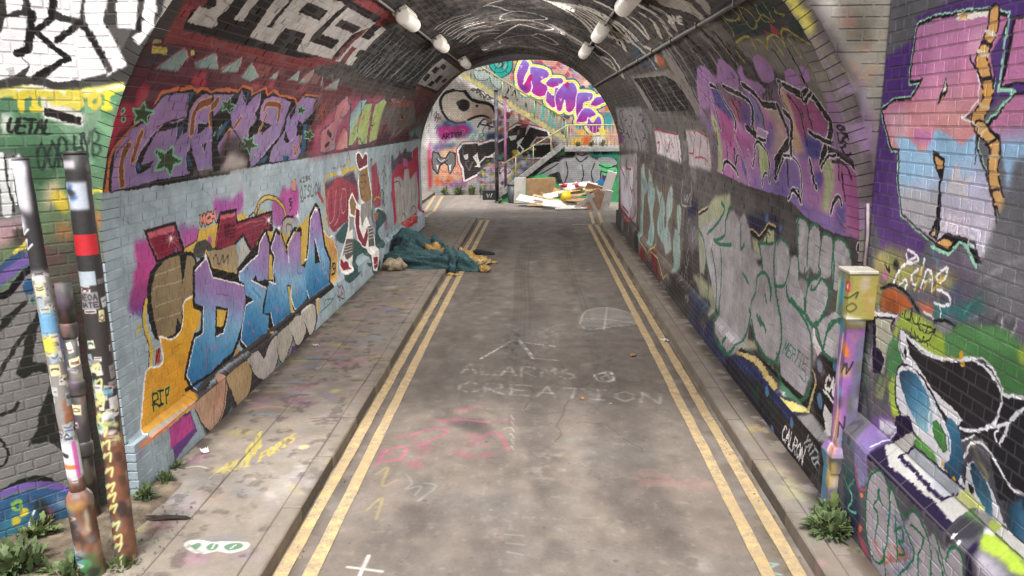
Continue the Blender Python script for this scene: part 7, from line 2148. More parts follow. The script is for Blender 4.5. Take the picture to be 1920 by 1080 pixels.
s SW 1c2422 100 0 26 1334,930,18,0
s SW 1c2422 100 0 26 1335,881,18,0
s SW 1c2422 100 0 26 1367,881,0,49,23,-3,3,-12,-6,-10,-20,-2
s SW 1c2422 100 0 26 1444,880,2,49,12,-29,11,29,4,-49
s SW 1c2422 100 0 26 1482,880,13,49,16,-49
s SW 1c2422 100 0 26 1487,900,18,0
s SW 1c2422 100 0 26 1520,880,-1,49,23,-3,4,-12,-6,-10,-21,0,30,-24
s SW 1c2422 100 0 26 1557,929,29,0
s SW 1c2422 100 0 26 1572,929,1,-49
s SW 1c2422 100 0 26 1595,929,15,-25,14,24
s SW 1c2422 100 0 26 1610,904,1,-24
p SW 232022 100 40 0 51,545,468,288,437,113,351,-117,407,-30,8,-348,-290,-86,-792,-27,-412,89
P SW 8c8b8c 100 20 0 637,688,87,115,204,28,27,144,233,-2,60,-144,177,-87,33,-232,-83,-233,-293,-57,-295,59,-119,176
P SW 7c7b7d 50 120 0 726,513,204,116,293,-31,177,-117,-55,-204,-528,2
P SW 8a898b 100 0 0 257,515,146,145,234,86,59,-146,-204,-86,-147,-87
P SW 8a898b 100 0 0 1365,800,203,28,132,-58,2,-87,-189,1
P SW 58ae74 100 0 0 1396,713,293,-59,18,-174,-219,1
p SW 4fa86c 100 40 0 51,428,235,116,177,-59,147,-59,-29,-146,-471,1
S SW 232022 100 0 39 286,515,176,86,175,116
S SW 232022 100 0 39 1396,685,147,-59,160,43
S SW 232022 100 0 39 1428,569,146,-30,117,29
S SW 232022 100 0 39 957,831,89,-87,130,86
S SW 232022 100 0 39 985,888,88,-29,87,34
S SW 232022 100 0 39 653,542,75,-204,177,-118
S SW 232022 100 0 39 1428,569,-25,-233,-115,-117
S SW 232022 100 0 39 783,745,31,-203,-57,-175
S SW 232022 100 0 39 1309,714,-56,-203,62,-204
S SW 232022 100 0 39 1076,686,31,-174,-41,-175
P SW 2a6a94 100 0 0 1315,336,144,116,90,-88,-56,-146,-205,1
P SW 4a3078 100 0 0 1459,452,145,58,3,-117,-87,-29
p SW b4b4b8 70 80 0 1032,672,73,14,7,-87,-79,-14
p SW d9d6d2 30 60 0 22,428,-386,-292,-118,0,504,380
p G 786f68 100 0 0 -2500,1000,4500,0,0,15500,-4500,0
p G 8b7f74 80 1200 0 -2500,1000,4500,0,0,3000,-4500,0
p G 958a7e 100 20 0 -1400,1000,750,0,0,15500,-750,0
p G 8e8378 100 0 0 1140,1000,860,0,0,15500,-860,0
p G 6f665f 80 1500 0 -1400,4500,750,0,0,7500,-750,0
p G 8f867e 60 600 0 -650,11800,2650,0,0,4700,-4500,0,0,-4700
x G patches 0 0 0 0,0
n G 57504c 42 90 500/50/300 -400,2250,250,0,0,8750,-250,0
n G 57504c 42 90 500/50/300 35,2250,80,0,0,8750,-80,0
n G 57504c 42 90 500/50/300 135,2250,150,0,0,8750,-150,0
n G 57504c 42 90 500/50/300 475,2250,250,0,0,8750,-250,0
n G 57504c 42 90 500/50/300 675,2250,100,0,0,8750,-100,0
S G 4d4744 28 40 35 25,4250,25,1750,-35,1500,25,2000
S G 4d4744 28 40 35 50,4250,25,1750,-35,1500,25,2000
S G 4d4744 28 40 35 80,4250,25,1750,-35,1500,25,2000
S G 4d4744 28 40 35 110,4250,25,1750,-35,1500,25,2000
S G 4d4744 28 40 35 150,4250,25,1750,-35,1500,25,2000
S G 4d4744 28 40 35 575,4250,25,1750,-35,1500,25,2000
S G 4d4744 28 40 35 610,4250,25,1750,-35,1500,25,2000
x G grain 0 0 0 0,0
x G cracks 0 0 0 0,0
n G 5d5651 70 50 300/45/100 -675,1000,75,0,25,11000,-100,0
n G 6a5b48 60 50 300/45/100 1050,1000,110,0,0,11000,-110,0
p G 7a6a50 60 40 0 -685,1000,60,0,0,5000,-60,0
s G d9d4ce 80 20 41 -135,4732,221,492
s G d9d4ce 80 20 53 86,5224,117,-488
s G d9d4ce 80 20 33 88,5126,267,-120
s G d9d4ce 80 19 27 213,4736,153,-43
p G 3d3836 80 29 0 21,4967,62,374,34,-78,-44,-364
p G 47413e 35 107 0 -44,5771,107,395,87,-1054,-52,-409,-108,264
p G 4a4441 60 54 0 -156,3691,106,43,42,-196,-56,-37,-164,149
s G d9d4ce 42 37 37 -234,4441,38,187,52,-201
s G d9d4ce 42 37 37 -219,4515,55,-9
s G d9d4ce 42 37 37 -116,4615,4,-193,89,-15
s G d9d4ce 42 36 37 9,4402,47,184,41,-198
s G d9d4ce 42 36 37 27,4474,54,-9
s G d9d4ce 42 36 37 128,4383,6,190,72,-22,7,-50,-19,-35,-63,10,85,-107
s G d9d4ce 42 36 37 246,4364,20,186,29,-120,43,108,-5,-188
s G d9d4ce 42 36 37 465,4488,-41,36,-44,-32,18,-51,42,-25,9,-48,-42,-30,-41,34
s G d9d4ce 42 36 36 679,4294,-48,156,32,33,12,-40,-69,-82,14,-57,27,5,44,65
s G d9d4ce 42 34 38 -116,4238,-56,35,-53,-60,9,-67,49,-41,53,16
s G d9d4ce 42 34 38 -71,4090,-2,167,88,-23,10,-44,-21,-30,-76,12,107,-98
s G d9d4ce 42 34 38 189,4214,-109,18,-3,-165,104,-16
s G d9d4ce 42 34 38 79,4148,85,-13
s G d9d4ce 42 34 37 223,4045,62,154,41,-170
s G d9d4ce 42 34 38 247,4105,63,-10
s G d9d4ce 42 34 38 381,4183,105,-17
s G d9d4ce 42 34 38 434,4175,-16,-161
s G d9d4ce 42 34 37 559,3992,21,159
s G d9d4ce 42 34 38 549,4156,62,-10
s G d9d4ce 42 33 37 529,3997,60,-10
s G d9d4ce 42 34 37 725,4127,-54,-41,-10,-63,38,-53,53,39,11,62,-38,56
s G d9d4ce 42 33 37 788,3956,29,156,69,-171,33,154
S G d9d4ce 70 18 40 574,4412,95,58,2,-165,-88,-1,-9,108
p G d9d4ce 30 48 0 481,4198,90,-49,-15,-190,-50,-23
P G b9b3ac 35 33 0 545,5684,78,332,178,102,148,-198,35,-277,-172,-131,-227,-85
S G c0bab2 60 18 28 584,5775,182,-44,173,-88
S G c0bab2 60 18 28 801,6118,-85,-690
S G c0bab2 60 18 28 551,5596,70,390,179,122,160,-188,16,-304,-162,-87,-206,-86,-57,153
P G cf5a7c 53 33 0 -269,3686,-27,28,85,-64,-67,51,9,-14
P G cf5a7c 25 32 0 -224,3614,-113,8,94,0,-78,18,66,-17
P G cf5a7c 38 30 0 -376,3319,61,9,14,20,39,-55,-10,18
P G cf5a7c 40 33 0 -185,3690,-107,-61,125,36,-12,-28,-13,12
P G cf5a7c 51 30 0 -59,3246,-27,-4,-94,70,28,1,40,-14
P G cf5a7c 39 30 0 -508,3251,28,52,1,-33,67,4,-95,21
P G cf5a7c 48 29 0 -302,3161,-58,12,-4,15,65,7,-11,0
P G cf5a7c 39 30 0 -464,3230,76,-10,-64,15,47,-12,52,-32
P G cf5a7c 28 33 0 -151,3705,61,66,-77,-63,-9,43,-21,-50
P G cf5a7c 36 34 0 -168,3814,-22,14,14,-4,14,30,66,48
P G cf5a7c 40 33 0 49,3662,18,0,-21,23,-66,-27,47,40
P G cf5a7c 31 29 0 -282,3158,-59,-15,61,-15,-15,45,5,13
P G cf5a7c 37 31 0 -108,3426,-9,-31,-109,-1,73,4,-28,-38
P G cf5a7c 44 33 0 20,3708,87,14,-66,-21,80,0,-32,17
P G cf5a7c 28 34 0 -7,3880,-75,-7,39,3,-19,18,-50,-24
P G cf5a7c 29 30 0 -543,3320,101,-15,-109,28,55,11,-14,-49
P G cf5a7c 53 30 0 -19,3298,45,-41,-65,-1,4,47,-3,-52
P G cf5a7c 40 30 0 -306,3331,37,0,-4,-9,20,14,0,12
P G cf5a7c 40 30 0 -116,3383,8,1,69,1,5,20,28,-39
P G cf5a7c 45 29 0 -305,3202,-21,1,11,-10,-35,-37,22,-14
P G cf5a7c 32 33 0 -378,3685,53,33,5,-19,-58,5,24,-44
P G cf5a7c 53 31 0 -126,3462,71,67,-59,-32,-17,17,82,-19
P G cf5a7c 32 31 0 -303,3357,-52,62,86,-69,-97,-1,46,68
P G cf5a7c 47 32 0 -382,3486,-42,8,-63,-60,86,78,-77,-40
P G cf5a7c 41 31 0 -332,3487,-13,-51,-51,11,-38,-3,93,17
P G cf5a7c 50 34 0 -151,3856,-24,-33,-27,9,94,32,-92,-68
P G cf5a7c 32 30 0 -334,3257,59,6,-38,-40,-19,49,84,-23
P G cf5a7c 31 29 0 -195,3246,49,-32,-21,11,-53,44,-16,-4
S G d05c80 55 24 36 -387,3495,78,76,94,-36,-98,-145
S G d05c80 55 24 37 -294,3689,154,2,125,-38
S G d05c80 55 23 35 -85,3394,107,145,66,-210
S G d05c80 55 22 34 -496,3159,24,160,79,35,-6,-131,-89,-33
n G d8cfc8 35 68 200/50/100 201,3141,55,190,113,36,21,-130,-86,-210,-77,-29
p G cfc6be 20 90 0 213,5424,180,170,-19,-623,-102,-137
n G c98a8a 25 47 200/50/100 584,3148,357,-109,57,-81,-348,-6
s G d9d4ce 90 6 29 -373,2430,-5,-123
s G d9d4ce 90 6 27 -431,2359,124,-24
s G 8fc0b4 80 0 21 975,2425,77,-17,-62,-37,53,-26
S G a9b4b4 35 13 24 -347,3073,40,-84,-17,-55,59,28,-13,-80
S G a9b4b4 35 12 23 -256,2989,54,-26,-56,-131
S G a9b4b4 35 11 21 103,2586,67,-11
S G a9b4b4 35 11 21 112,2524,61,-11
S G a9b4b4 35 11 20 116,2465,56,-19
S G c9b45c 40 13 27 -478,3070,42,60,6,-171,54,56
S G c9b45c 40 12 25 -449,2755,40,99,10,-168
S G d9d4ce 35 9 16 93,3736,-4,20,17,-61
S G d9d4ce 35 9 15 104,3655,-13,20,17,-59
S G d9d4ce 35 9 15 56,3577,38,20,16,-57
S G d9d4ce 35 8 15 91,3503,5,19,16,-55
S G d9d4ce 35 8 15 113,3432,-15,17,16,-52
S G d9d4ce 35 8 14 111,3363,-10,17,15,-51
n G c9c2ba 40 32 100/45/100 757,2478,55,-38,1,-91,-64,35
s G e0a878 100 0 33 622,3937,0,0
n G 736b65 75 100 50/50/200 -300,4000,1250,0,0,1600,-1250,0
x G spatter 0 0 0 0,0
S G 7a90b8 50 31 47 -1182,4036,24,67,89,-44
S G c89a78 50 31 47 -1250,3927,81,22,54,65
S G c8a07a 50 29 44 -1244,3670,84,39,103,-18
S G 7a90b8 50 33 50 -1256,4317,56,26,49,51
S G 7a90b8 50 28 43 -1238,3579,55,37,93,-35
S G b06aa0 50 30 46 -1087,3972,45,22
S G c8a0a0 50 33 50 -1088,4344,51,52
S G 7a90b8 50 34 52 -1214,4554,73,-81,11,82
S G 3c3836 60 0 12 -902,3549,132,20,-112,-54,127,19,-105,-53,90,10
p G d0c46a 70 18 0 -905,3953,46,22,9,-64,-44,0
S G e0dcd8 70 6 17 -1129,2896,8,55,10,43
S G e0dcd8 70 7 17 -1271,2991,44,15,63,-27
p G c070a0 60 31 0 -1297,3034,26,75,20,47,19,-61,-33,-60
p G e0c060 70 29 0 -1145,2965,21,57,30,-70,-28,-28
S G 5a5450 60 0 11 -1124,2883,3,54,38,-13,17,-92,-41,12
P G a8b894 25 28 0 -1201,2700,-22,8,0,-41,33,148,26,-65
P G d0a8b0 25 28 0 -1108,2758,-87,-79,60,16,-59,33,22,-87
P G b0a8c0 25 28 0 -1153,2719,80,-23,-107,-55,33,48,-51,-11
P G a8b894 25 27 0 -1012,2644,-180,52,26,-53,77,49,-54,2
P G d0a8b0 25 28 0 -1081,2793,-51,-120,62,-32,-155,116,29,-88
P G b0a8c0 25 28 0 -1156,2672,7,-23,63,-7,-80,114,-80,-44
P G a8b894 25 28 0 -1133,2667,-18,-6,-143,162,200,-176,-146,35
P G d0a8b0 25 28 0 -1041,2655,-212,151,-48,25,191,-128,-38,49
P G b0a8c0 25 28 0 -1056,2653,-140,5,-22,106,68,11,-26,-19
P G a8b894 25 28 0 -1183,2708,-37,-46,143,43,-36,30,-54,-27
P G d0a8b0 25 27 0 -1168,2698,53,107,49,-162,-42,33,71,-14
P G b0a8c0 25 28 0 -1058,2663,-189,83,32,-34,47,100,-5,-58
P G a8b894 25 28 0 -1056,2694,-22,-44,-109,154,25,-117,-20,16
P G d0a8b0 25 27 0 -1137,2780,-76,-136,157,-11,-86,32,-66,-17
P G e2e0d8 90 6 0 -1006,2381,-2,35,43,5,46,-12,45,5,83,-7,10,-38,-44,-31,-51,12,-39,-17,-47,11
P G 6f8f74 100 4 0 -981,2382,17,22,17,-17,-8,-26
P G 6f8f74 100 4 0 -926,2374,10,26,27,-8,3,-30,-19,-8
P G 6f8f74 100 4 0 -865,2380,15,21,38,1,14,-25,-26,-18,-23,0
S G e2e0d8 100 0 12 -901,2366,-3,30
S G e2e0d8 100 0 11 -837,2368,9,25
P G e4ded6 40 24 0 -826,3021,47,-15,-4,17,-7,36,0,-49
P G c9b0a0 40 23 0 -839,2828,-25,-46,-10,17,39,-19,-38,18
P G a8a09a 40 23 0 -633,2883,26,-14,-19,-7,-19,15,30,-21
P G d8c870 40 26 0 -787,3321,13,41,3,-64,-3,-2,25,74
P G b0a0b0 40 25 0 -893,3222,94,-58,-36,68,-41,4,52,2
P G e4ded6 40 24 0 -736,2961,-70,-6,24,18,12,56,-46,-19
P G c9b0a0 40 24 0 -742,2969,-6,-5,7,-24,-14,13,-39,35
P G a8a09a 40 23 0 -690,2841,6,-25,-37,0,10,7,9,105
P G d8c870 40 24 0 -687,3075,6,-57,21,110,8,-28,-43,-13
P G b0a0b0 40 25 0 -869,3182,-36,17,22,-51,10,4,-14,-36
P G e4ded6 40 24 0 -968,2929,57,-22,-28,-44,-8,44,47,-35
P G c9b0a0 40 25 0 -709,3213,-63,53,44,-47,-45,53,17,-27
P G a8a09a 40 25 0 -731,3172,-55,15,63,-3,-91,58,8,-11
P G d8c870 40 22 0 -693,2741,-11,14,-59,25,59,13,6,-40
P G b0a0b0 40 23 0 -713,2926,-1,-2,13,-107,-12,36,31,-43
P G e4ded6 40 23 0 -626,3004,-44,-45,19,6,-5,5,-7,43
P G c9b0a0 40 23 0 -839,2783,-35,12,-25,17,55,2,-20,-7
P G a8a09a 40 25 0 -757,3224,51,-27,-94,66,40,14,-14,-81
P G d8c870 40 23 0 -739,2826,-10,-41,-43,56,-10,7,34,6
P G b0a0b0 40 23 0 -715,2873,-14,-14,27,5,-9,110,-32,-93
P G e4ded6 40 24 0 -688,3007,-12,-9,38,124,-53,-1,29,67
P G c9b0a0 40 26 0 -848,3268,-7,10,62,6,-79,39,50,-33
P G a8a09a 40 23 0 -823,2900,11,14,48,-30,-6,3,-51,58
P G d8c870 40 24 0 -635,3030,-6,14,-46,45,-4,-52,66,2
P G b0a0b0 40 25 0 -871,3126,4,-24,29,22,-2,-23,0,23
P G e4ded6 40 23 0 -863,2764,41,32,-16,-36,-15,34,56,-62
P G c9b0a0 40 24 0 -931,3018,16,-52,1,-14,31,1,6,15
P G a8a09a 40 24 0 -715,3122,33,-45,15,36,-21,-32,6,3
s G d0bf52 70 0 26 -1082,3235,2,-59,52,-138
s G d0bf52 70 0 26 -1053,3105,-2,40
s G d0bf52 70 0 26 -1083,3253,42,-114,10,-2,-12,54,-43,123
s G d0bf52 70 0 27 -1034,3212,-54,153
s G d0bf52 70 0 27 -1087,3346,-2,38
s G d0bf52 70 0 26 -1033,3194,-1,36
s G cdbb50 75 0 23 -988,3181,-13,-36,19,-92
s G cdbb50 75 0 23 -991,3099,9,24
s G cdbb50 75 0 23 -978,3211,0,-46,8,-37,11,-12,0,44,-7,38,-12,13
s G cdbb50 75 0 23 -949,3144,-18,97,11,25,6,-21,1,-27,-9,-26,22,-12
s G cdbb50 75 0 24 -925,3210,-18,100
s G cdbb50 75 0 24 -948,3298,9,24
s G cdbb50 75 0 23 -929,3199,8,22
s G cdbb50 75 0 24 -916,3366,-9,-4,-3,-39,8,-16,9,9,6,-20,-2,-37,-10,-4
s G cdbb50 70 0 25 -1092,2936,-21,100,20,15,7,-23,-1,-25,-15,-18,32,-25
s G cdbb50 70 0 25 -1083,3069,17,-81,14,-9,7,31,-15,85
s G cdbb50 70 0 26 -1022,3011,-19,105
s G cdbb50 70 0 26 -1048,3108,15,16
s G cdbb50 70 0 25 -1029,3004,14,14
s G d8c08a 100 23 92 -832,3212,0,0
n G e6e0d8 20 47 120/50/100 -859,2885,117,203,44,31,2,-284,-88,-102
n G c4bd84 60 37 150/45/100 1171,3151,107,-227,-20,-201,-77,46
p G d0c8be 50 32 0 1178,3712,48,-259,-35,-38
p G 8aa070 30 48 0 1121,4364,37,-722,-23,151
p G d890a0 50 16 0 1130,2338,61,2,-19,-52
n G 3f3833 35 0 120/66/100 -1400,1000,750,0,0,11000,-750,0
n G d0c6ba 14 0 60/72/100 -1400,1000,2550,0,0,3000,-2550,0
n G 4a423d 10 0 250/62/200 -650,1000,1800,0,0,11000,-1800,0
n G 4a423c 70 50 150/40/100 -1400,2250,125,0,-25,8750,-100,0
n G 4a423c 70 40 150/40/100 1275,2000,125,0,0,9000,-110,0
"""

# ================================================================ measures of the place (metres)
RR, ZC = 2.73, 2.0                       # arch radius and springing height
Y0, Y1 = 5.45, 21.3                      # tunnel mouth and far end
LO = Vector((-2.745, 5.435, 0)); LD = Vector((-0.616, -0.788, 0)); LN = Vector((0.788, -0.616, 0))   # splayed wing wall
XW, YB, YS = 2.78, 32.0, 28.8            # straight wing wall, back wall, stair wall
CV = {'T': Canvas('tunnel_paint', 5.2, 21.6, -6.35, 6.35, 150, '4a4240'), 'LW': Canvas('wing_paint', -0.4, 2.4, 0, 5.6, 170, '6b7a68'),
      'PF': Canvas('portal_paint', -4.6, 4.6, 0, 6.6, 90, '6a6660'), 'RW': Canvas('wing_paint', 2.0, 5.7, 0, 5.6, 170, '6a6870'),
      'BW': Canvas('yard_paint', -9, 9, 0, 8.2, 80, 'b9b4ae'), 'SW': Canvas('stair_paint', -1.6, 7, 0, 2.3, 90, '8a8a8a'),
      'G': Canvas('ground_paint', -5.0, 4.0, 2.0, 33.0, 100, '7d746c')}
run_paint(CV, PAINT)
# weather: dust and soot drift over every painted sheet, and patches where the paint has worn thin
for k, c in CV.items():
    a = fbm(c.h, c.w, 0.9 * c.ppm, 11, 1.0, 5)[..., None]; b = fbm(c.h, c.w, 0.16 * c.ppm, 23, 1.0, 4)[..., None]
    if k == 'G': c.px += (c.px.mean(2, keepdims=True) - c.px) * 0.04; c.px *= 0.90
    else: c.px = warp((c.px - 0.045) * 1.06, 4.0, 1.7 if k in ('T', 'LW', 'RW') else 1.2, 71)
    c.px *= {'BW': 0.92, 'T': 1.07, 'RW': 1.05, 'LW': 1.04}.get(k, 1.0)
    c.px *= 1.0 + (0.09 if k == 'G' else 0.2) * (a - 0.5) + 0.26 * (b - 0.5)
    g = c.px.mean(2, keepdims=True)
    if k in ('T', 'RW', 'LW'): c.px += (g - c.px) * (0.22 if k == 'T' else 0.14)
    c.px += (g - c.px) * np.clip((a - 0.5) * 0.9, 0, 0.25)
IM = {k: c.image() for k, c in CV.items()}
MT = {k: paint_mat('painted_brick_' + CV[k].name, CV[k], IM[k], k, grain=0.26, bstr=0.4) for k in ('T', 'LW', 'PF', 'RW', 'BW', 'SW')}
MM = {k: paint_mat('painted_mortar_' + CV[k].name, CV[k], IM[k], k, mortar=(f, c)) for k, f, c in (('T', 0.14, (0.2, 0.19, 0.18)), ('LW', 0.2, (0.2, 0.19, 0.18)), ('PF', 0.3, (0.15, 0.14, 0.13)), ('RW', 0.25, (0.22, 0.2, 0.2)), ('BW', 0.55, (0.1, 0.095, 0.09)), ('SW', 0.45, (0.1, 0.1, 0.1)))}
M_ROAD = paint_mat('asphalt', CV['G'], IM['G'], 'G', rough=0.9, bstr=0.7, grain=0.3, fs=170.0)
M_SLAB = paint_mat('concrete_paving', CV['G'], IM['G'], 'G', rough=0.85, bstr=0.45, grain=0.26, fs=110.0)
M_KERB = paint_mat('kerb_granite', CV['G'], IM['G'], 'G', mortar=(0.35, (0.21, 0.18, 0.15)), rough=0.85, bstr=0.5, grain=0.3)
M_JOINT = plain_mat('joint_dirt', '5f564c', 0.95, var=0.4, scale=30)
M_EARTH = plain_mat('earth', '6f6252', 0.95, scale=9, bstr=0.6, col2='4a4034', dirt='8a7c68')
M_SOOT = plain_mat('sooty_brick', '4f4843', 0.9, scale=20, bstr=0.4, col2='332e2b')
M_DARK = plain_mat('dark_steel', '3b3540', 0.6, scale=8, col2='2a262c')
def paint_line_mat():
    m, n, l, b = newmat('yellow_line_paint')
    g = n.new('ShaderNodeNewGeometry'); pos = g.outputs['Position']
    w = mth(n, l, 'ADD', mth(n, l, 'MULTIPLY', noise(n, l, pos, 9.0, 5.0, 0.7), 0.55), mth(n, l, 'MULTIPLY', noise(n, l, pos, 70.0, 3.0, 0.6), 0.45))
    c = mixc(n, l, ramp(n, l, w, 0.37, 0.58), lin('cbab70'), lin('857a6b'))
    c = mixc(n, l, ramp(n, l, noise(n, l, pos, 1.3, 2.0), 0.42, 0.62), c, mixc(n, l, 0.55, c, lin('9c8763')))
    l.new(c, b.inputs['Base Color']); b.inputs['Roughness'].default_value = 0.8
    bump(n, l, b, w, 0.4, 0.006); return m
M_YEL = paint_line_mat()

# ================================================================ ground, road, pavements
def sheet(name, x0, x1, y0, y1, z, mat, nx=1, ny=1, kind='structure', parent=None, wob=0.0):
    V = [(x0 + (x1 - x0) * i / nx, y0 + (y1 - y0) * j / ny, z + (random.uniform(-wob, wob) if wob else 0)) for j in range(ny + 1) for i in range(nx + 1)]
    F = [(j * (nx + 1) + i, j * (nx + 1) + i + 1, (j + 1) * (nx + 1) + i + 1, (j + 1) * (nx + 1) + i) for j in range(ny) for i in range(nx)]
    o = obj(name, V, F, mat, parent, smooth=True)
    if kind: o['kind'] = kind
    return o
sheet('ground', -250, 250, -200, 300, -0.02, M_EARTH)
road = sheet('road', -12, 9, -14, 33, 0.0, M_ROAD, 60, 120, wob=0.003)
def yellow(pts, w):
    """one painted line along a polyline, edges slightly ragged"""
    L = [Vector((a, b, 0)) for a, b in pts]; P = []
    for a, b in zip(L[:-1], L[1:]):
        k = max(1, int((b - a).length / 0.25)); P += [a + (b - a) * i / k for i in range(k)]
    P.append(L[-1]); V = []
    for i, q in enumerate(P):
        d = (P[min(i + 1, len(P) - 1)] - P[max(i - 1, 0)]).normalized(); s = Vector((-d.y, d.x, 0))
        V += [tuple(q + s * (w / 2 + random.uniform(-0.005, 0.005)) + Vector((0, 0, 0.0075))), tuple(q - s * (w / 2 + random.uniform(-0.005, 0.005)) + Vector((0, 0, 0.0075)))]
    return obj('yellow_line', V, [(2 * i, 2 * i + 1, 2 * i + 3, 2 * i + 2) for i in range(len(P) - 1)], M_YEL, road)
yellow([(-1.30, -3), (-1.28, 10), (-1.22, 23.42)], 0.10); yellow([(-1.09, -3), (-1.09, 10), (-1.02, 23.42)], 0.10)
yellow([(1.985, -3), (2.0, 10), (2.0, 22.3)], 0.10); yellow([(2.215, -3), (2.2, 10), (2.21, 22.3)], 0.10)
yellow([(-0.96, 23.52), (-2.75, 23.52), (-3.0, 23.8), (-3.1, 24.6), (-3.02, 25.6)], 0.09); yellow([(-3.32, 25.5), (-3.36, 24.4), (-3.2, 23.75)], 0.09)
yellow([(-3.0, 25.7), (-3.35, 31.3)], 0.11); yellow([(-3.3, 25.7), (-3.68, 31.3)], 0.11)
yellow([(1.5, 22.4), (2.5, 22.4)], 0.08); yellow([(2.15, 22.6), (2.25, 25.5)], 0.1); yellow([(2.4, 22.6), (2.52, 25.5)], 0.1)
def pavement(name, x0, x1, y0, y1, kerb_x, slab, seed):
    """bed with separate slabs and kerb stones on it"""
    r = random.Random(seed); m = MB(); m.box(((x0 + x1) / 2, (y0 + y1) / 2, 0.03), (x1 - x0 - 0.004, y1 - y0, 0.166))
    bed = m.build(name, M_JOINT); bed['kind'] = 'structure'
    kw = 0.15; ks = 1 if kerb_x > (x0 + x1) / 2 else -1
    y = y0
    while y < y1 - 0.05:
        L = min(0.915, y1 - y); c = MB()
        c.box((kerb_x - ks * kw / 2 + r.uniform(-.004, .004), y + L / 2, 0.04 + r.uniform(-.003, .003)), (kw, L - 0.008, 0.16), bev=0.012)
        c.build('kerb_stone', M_KERB, bed); y += 0.915
    a, b = (x0, kerb_x - kw) if ks > 0 else (kerb_x + kw, x1)
    nx = max(1, round((b - a) / slab[0])); sw = (b - a) / nx
    for i in range(nx):
        y = y0 - (slab[1] * 0.5 if i % 2 else 0)
        while y < y1 - 0.03:
            ya, yb = max(y, y0), min(y + slab[1], y1)
            if yb - ya > 0.05:
                c = MB(); M = Matrix.Rotation(r.gauss(0, 0.003), 3, 'X') @ Matrix.Rotation(r.gauss(0, 0.004), 3, 'Y')
                c.box((a + sw * (i + .5), (ya + yb) / 2, 0.09 + r.uniform(-.002, .003)), (sw - 0.006, yb - ya - 0.006, 0.06), M, bev=0.006)
                c.build('paving_slab', M_SLAB, bed)
            y += slab[1]
    return bed
pavement('pavement', -2.76, -1.355, -2.0, 23.4, -1.355, (0.62, 0.92), 1)
pavement('pavement', 2.305, 2.76, -2.0, 22.0, 2.305, (0.3, 0.75), 2)
pavement('pavement', -9.0, -3.75, 21.4, 31.9, -3.75, (0.9, 0.9), 3)
pavement('pavement', -3.74, -2.77, 21.35, 23.4, -2.77, (0.9, 0.9), 4)
V, F = [], []
nx, ny = 22, 34
for j in range(ny + 1):
    for i in range(nx + 1):
        x, y = -5.4 + 3.2 * i / nx, 1.5 + 4.2 * j / ny
        V.append((x, y, 0.138 - 0.10 * max(0, (x + 2.5) / 0.3) + 0.05 * max(0, (-2.75 - x)) + random.uniform(-0.012, 0.012)))
F = [(j * (nx + 1) + i, j * (nx + 1) + i + 1, (j + 1) * (nx + 1) + i + 1, (j + 1) * (nx + 1) + i) for j in range(ny) for i in range(nx)]
obj('earth_verge', V, F, M_EARTH, smooth=True)['kind'] = 'structure'

# ================================================================ tunnel: two side walls and the vault
def prof(T):
    """arc coordinate -> x, z, outward normal (towards the inside), tangent"""
    T = np.asarray(T, float); s = RR * math.pi / 2 - np.abs(T); sg = np.where(T < 0, -1.0, 1.0)
    th = np.clip(s, 0, None) / RR; z = np.where(s > 0, ZC + RR * np.sin(th), ZC + s); x = np.where(s > 0, RR * np.cos(th), RR)
    k = np.clip((0.60 - z) / 0.075, 0, 1); x = x - 0.06 * k
    nx_, nz = np.where(s > 0, -np.cos(th), -1.0), np.where(s > 0, -np.sin(th), 0.0)
    ch = (z > 0.525) & (z < 0.60); nx_ = np.where(ch, -0.78, nx_); nz = np.where(ch, 0.625, nz)
    return x * sg, z, nx_ * sg, nz, sg
def tframe(u, v):
    x, z, a, b, sg = prof(v); o = np.zeros_like(x)
    P = np.stack([x, u, z], -1); N = np.stack([a, o, b], -1); U = np.stack([o, o + 1, o], -1)
    return P, U, np.cross(N, U), N
def shell(T0, T1, nT, name, mat, th=0.45, cuts=()):
    Ts = sorted(set(list(np.linspace(T0, T1, nT + 1)) + list(cuts))); V = []
    x, z, a, b, sg = prof(np.array(Ts)); n = len(Ts)
    for y in (Y0 + 0.015, Y1 - 0.015):
        for i in range(n): V.append((x[i], y, z[i]))
        for i in range(n): V.append((x[i] - a[i] * th, y, z[i] - (b[i] * th if z[i] > 1 else 0)))
    F = []
    for i in range(n - 1):
        F += [(i, i + 1, 2 * n + i + 1, 2 * n + i), (n + i + 1, n + i, 3 * n + i, 3 * n + i + 1), (i + 1, i, n + i, n + i + 1), (2 * n + i, 2 * n + i + 1, 3 * n + i + 1, 3 * n + i)]
    F += [(0, 2 * n, 3 * n, n), (n - 1, 2 * n - 1, 4 * n - 1, 3 * n - 1)]
    return obj(name, V, F, mat)
QT = RR * math.pi / 2
tw_l = tag(shell(-QT - 1.99, -QT, 2, 'tunnel_wall', MM['T'], cuts=(-QT - 1.4, -QT - 1.475)), 'long tunnel side wall with a pale blue painted panel behind the teal tarpaulin', 'wall')
tw_r = tag(shell(QT, QT + 1.99, 2, 'tunnel_wall', MM['T'], cuts=(QT + 1.4, QT + 1.475)), 'long tunnel side wall with grey bubble letters outlined in green', 'wall')
va = tag(shell(-QT, QT, 72, 'tunnel_vault', MM['T']), 'dark brick barrel vault over the road with white and purple paint', 'vault')
for o, t0, t1, bond, sd in ((tw_l, -QT - 1.99, -QT, 'english', 1), (tw_r, QT, QT + 1.99, 'english', 2)):
    rows = int(1.99 / COURSE); t0 = t0 if t0 > 0 else -QT - rows * COURSE
    b = lay(Y0 + 0.24, Y1 - 0.24, t0, t0 + rows * COURSE, bond, None, sd); brickwork(o, b, tframe, MT['T'], seed=sd)
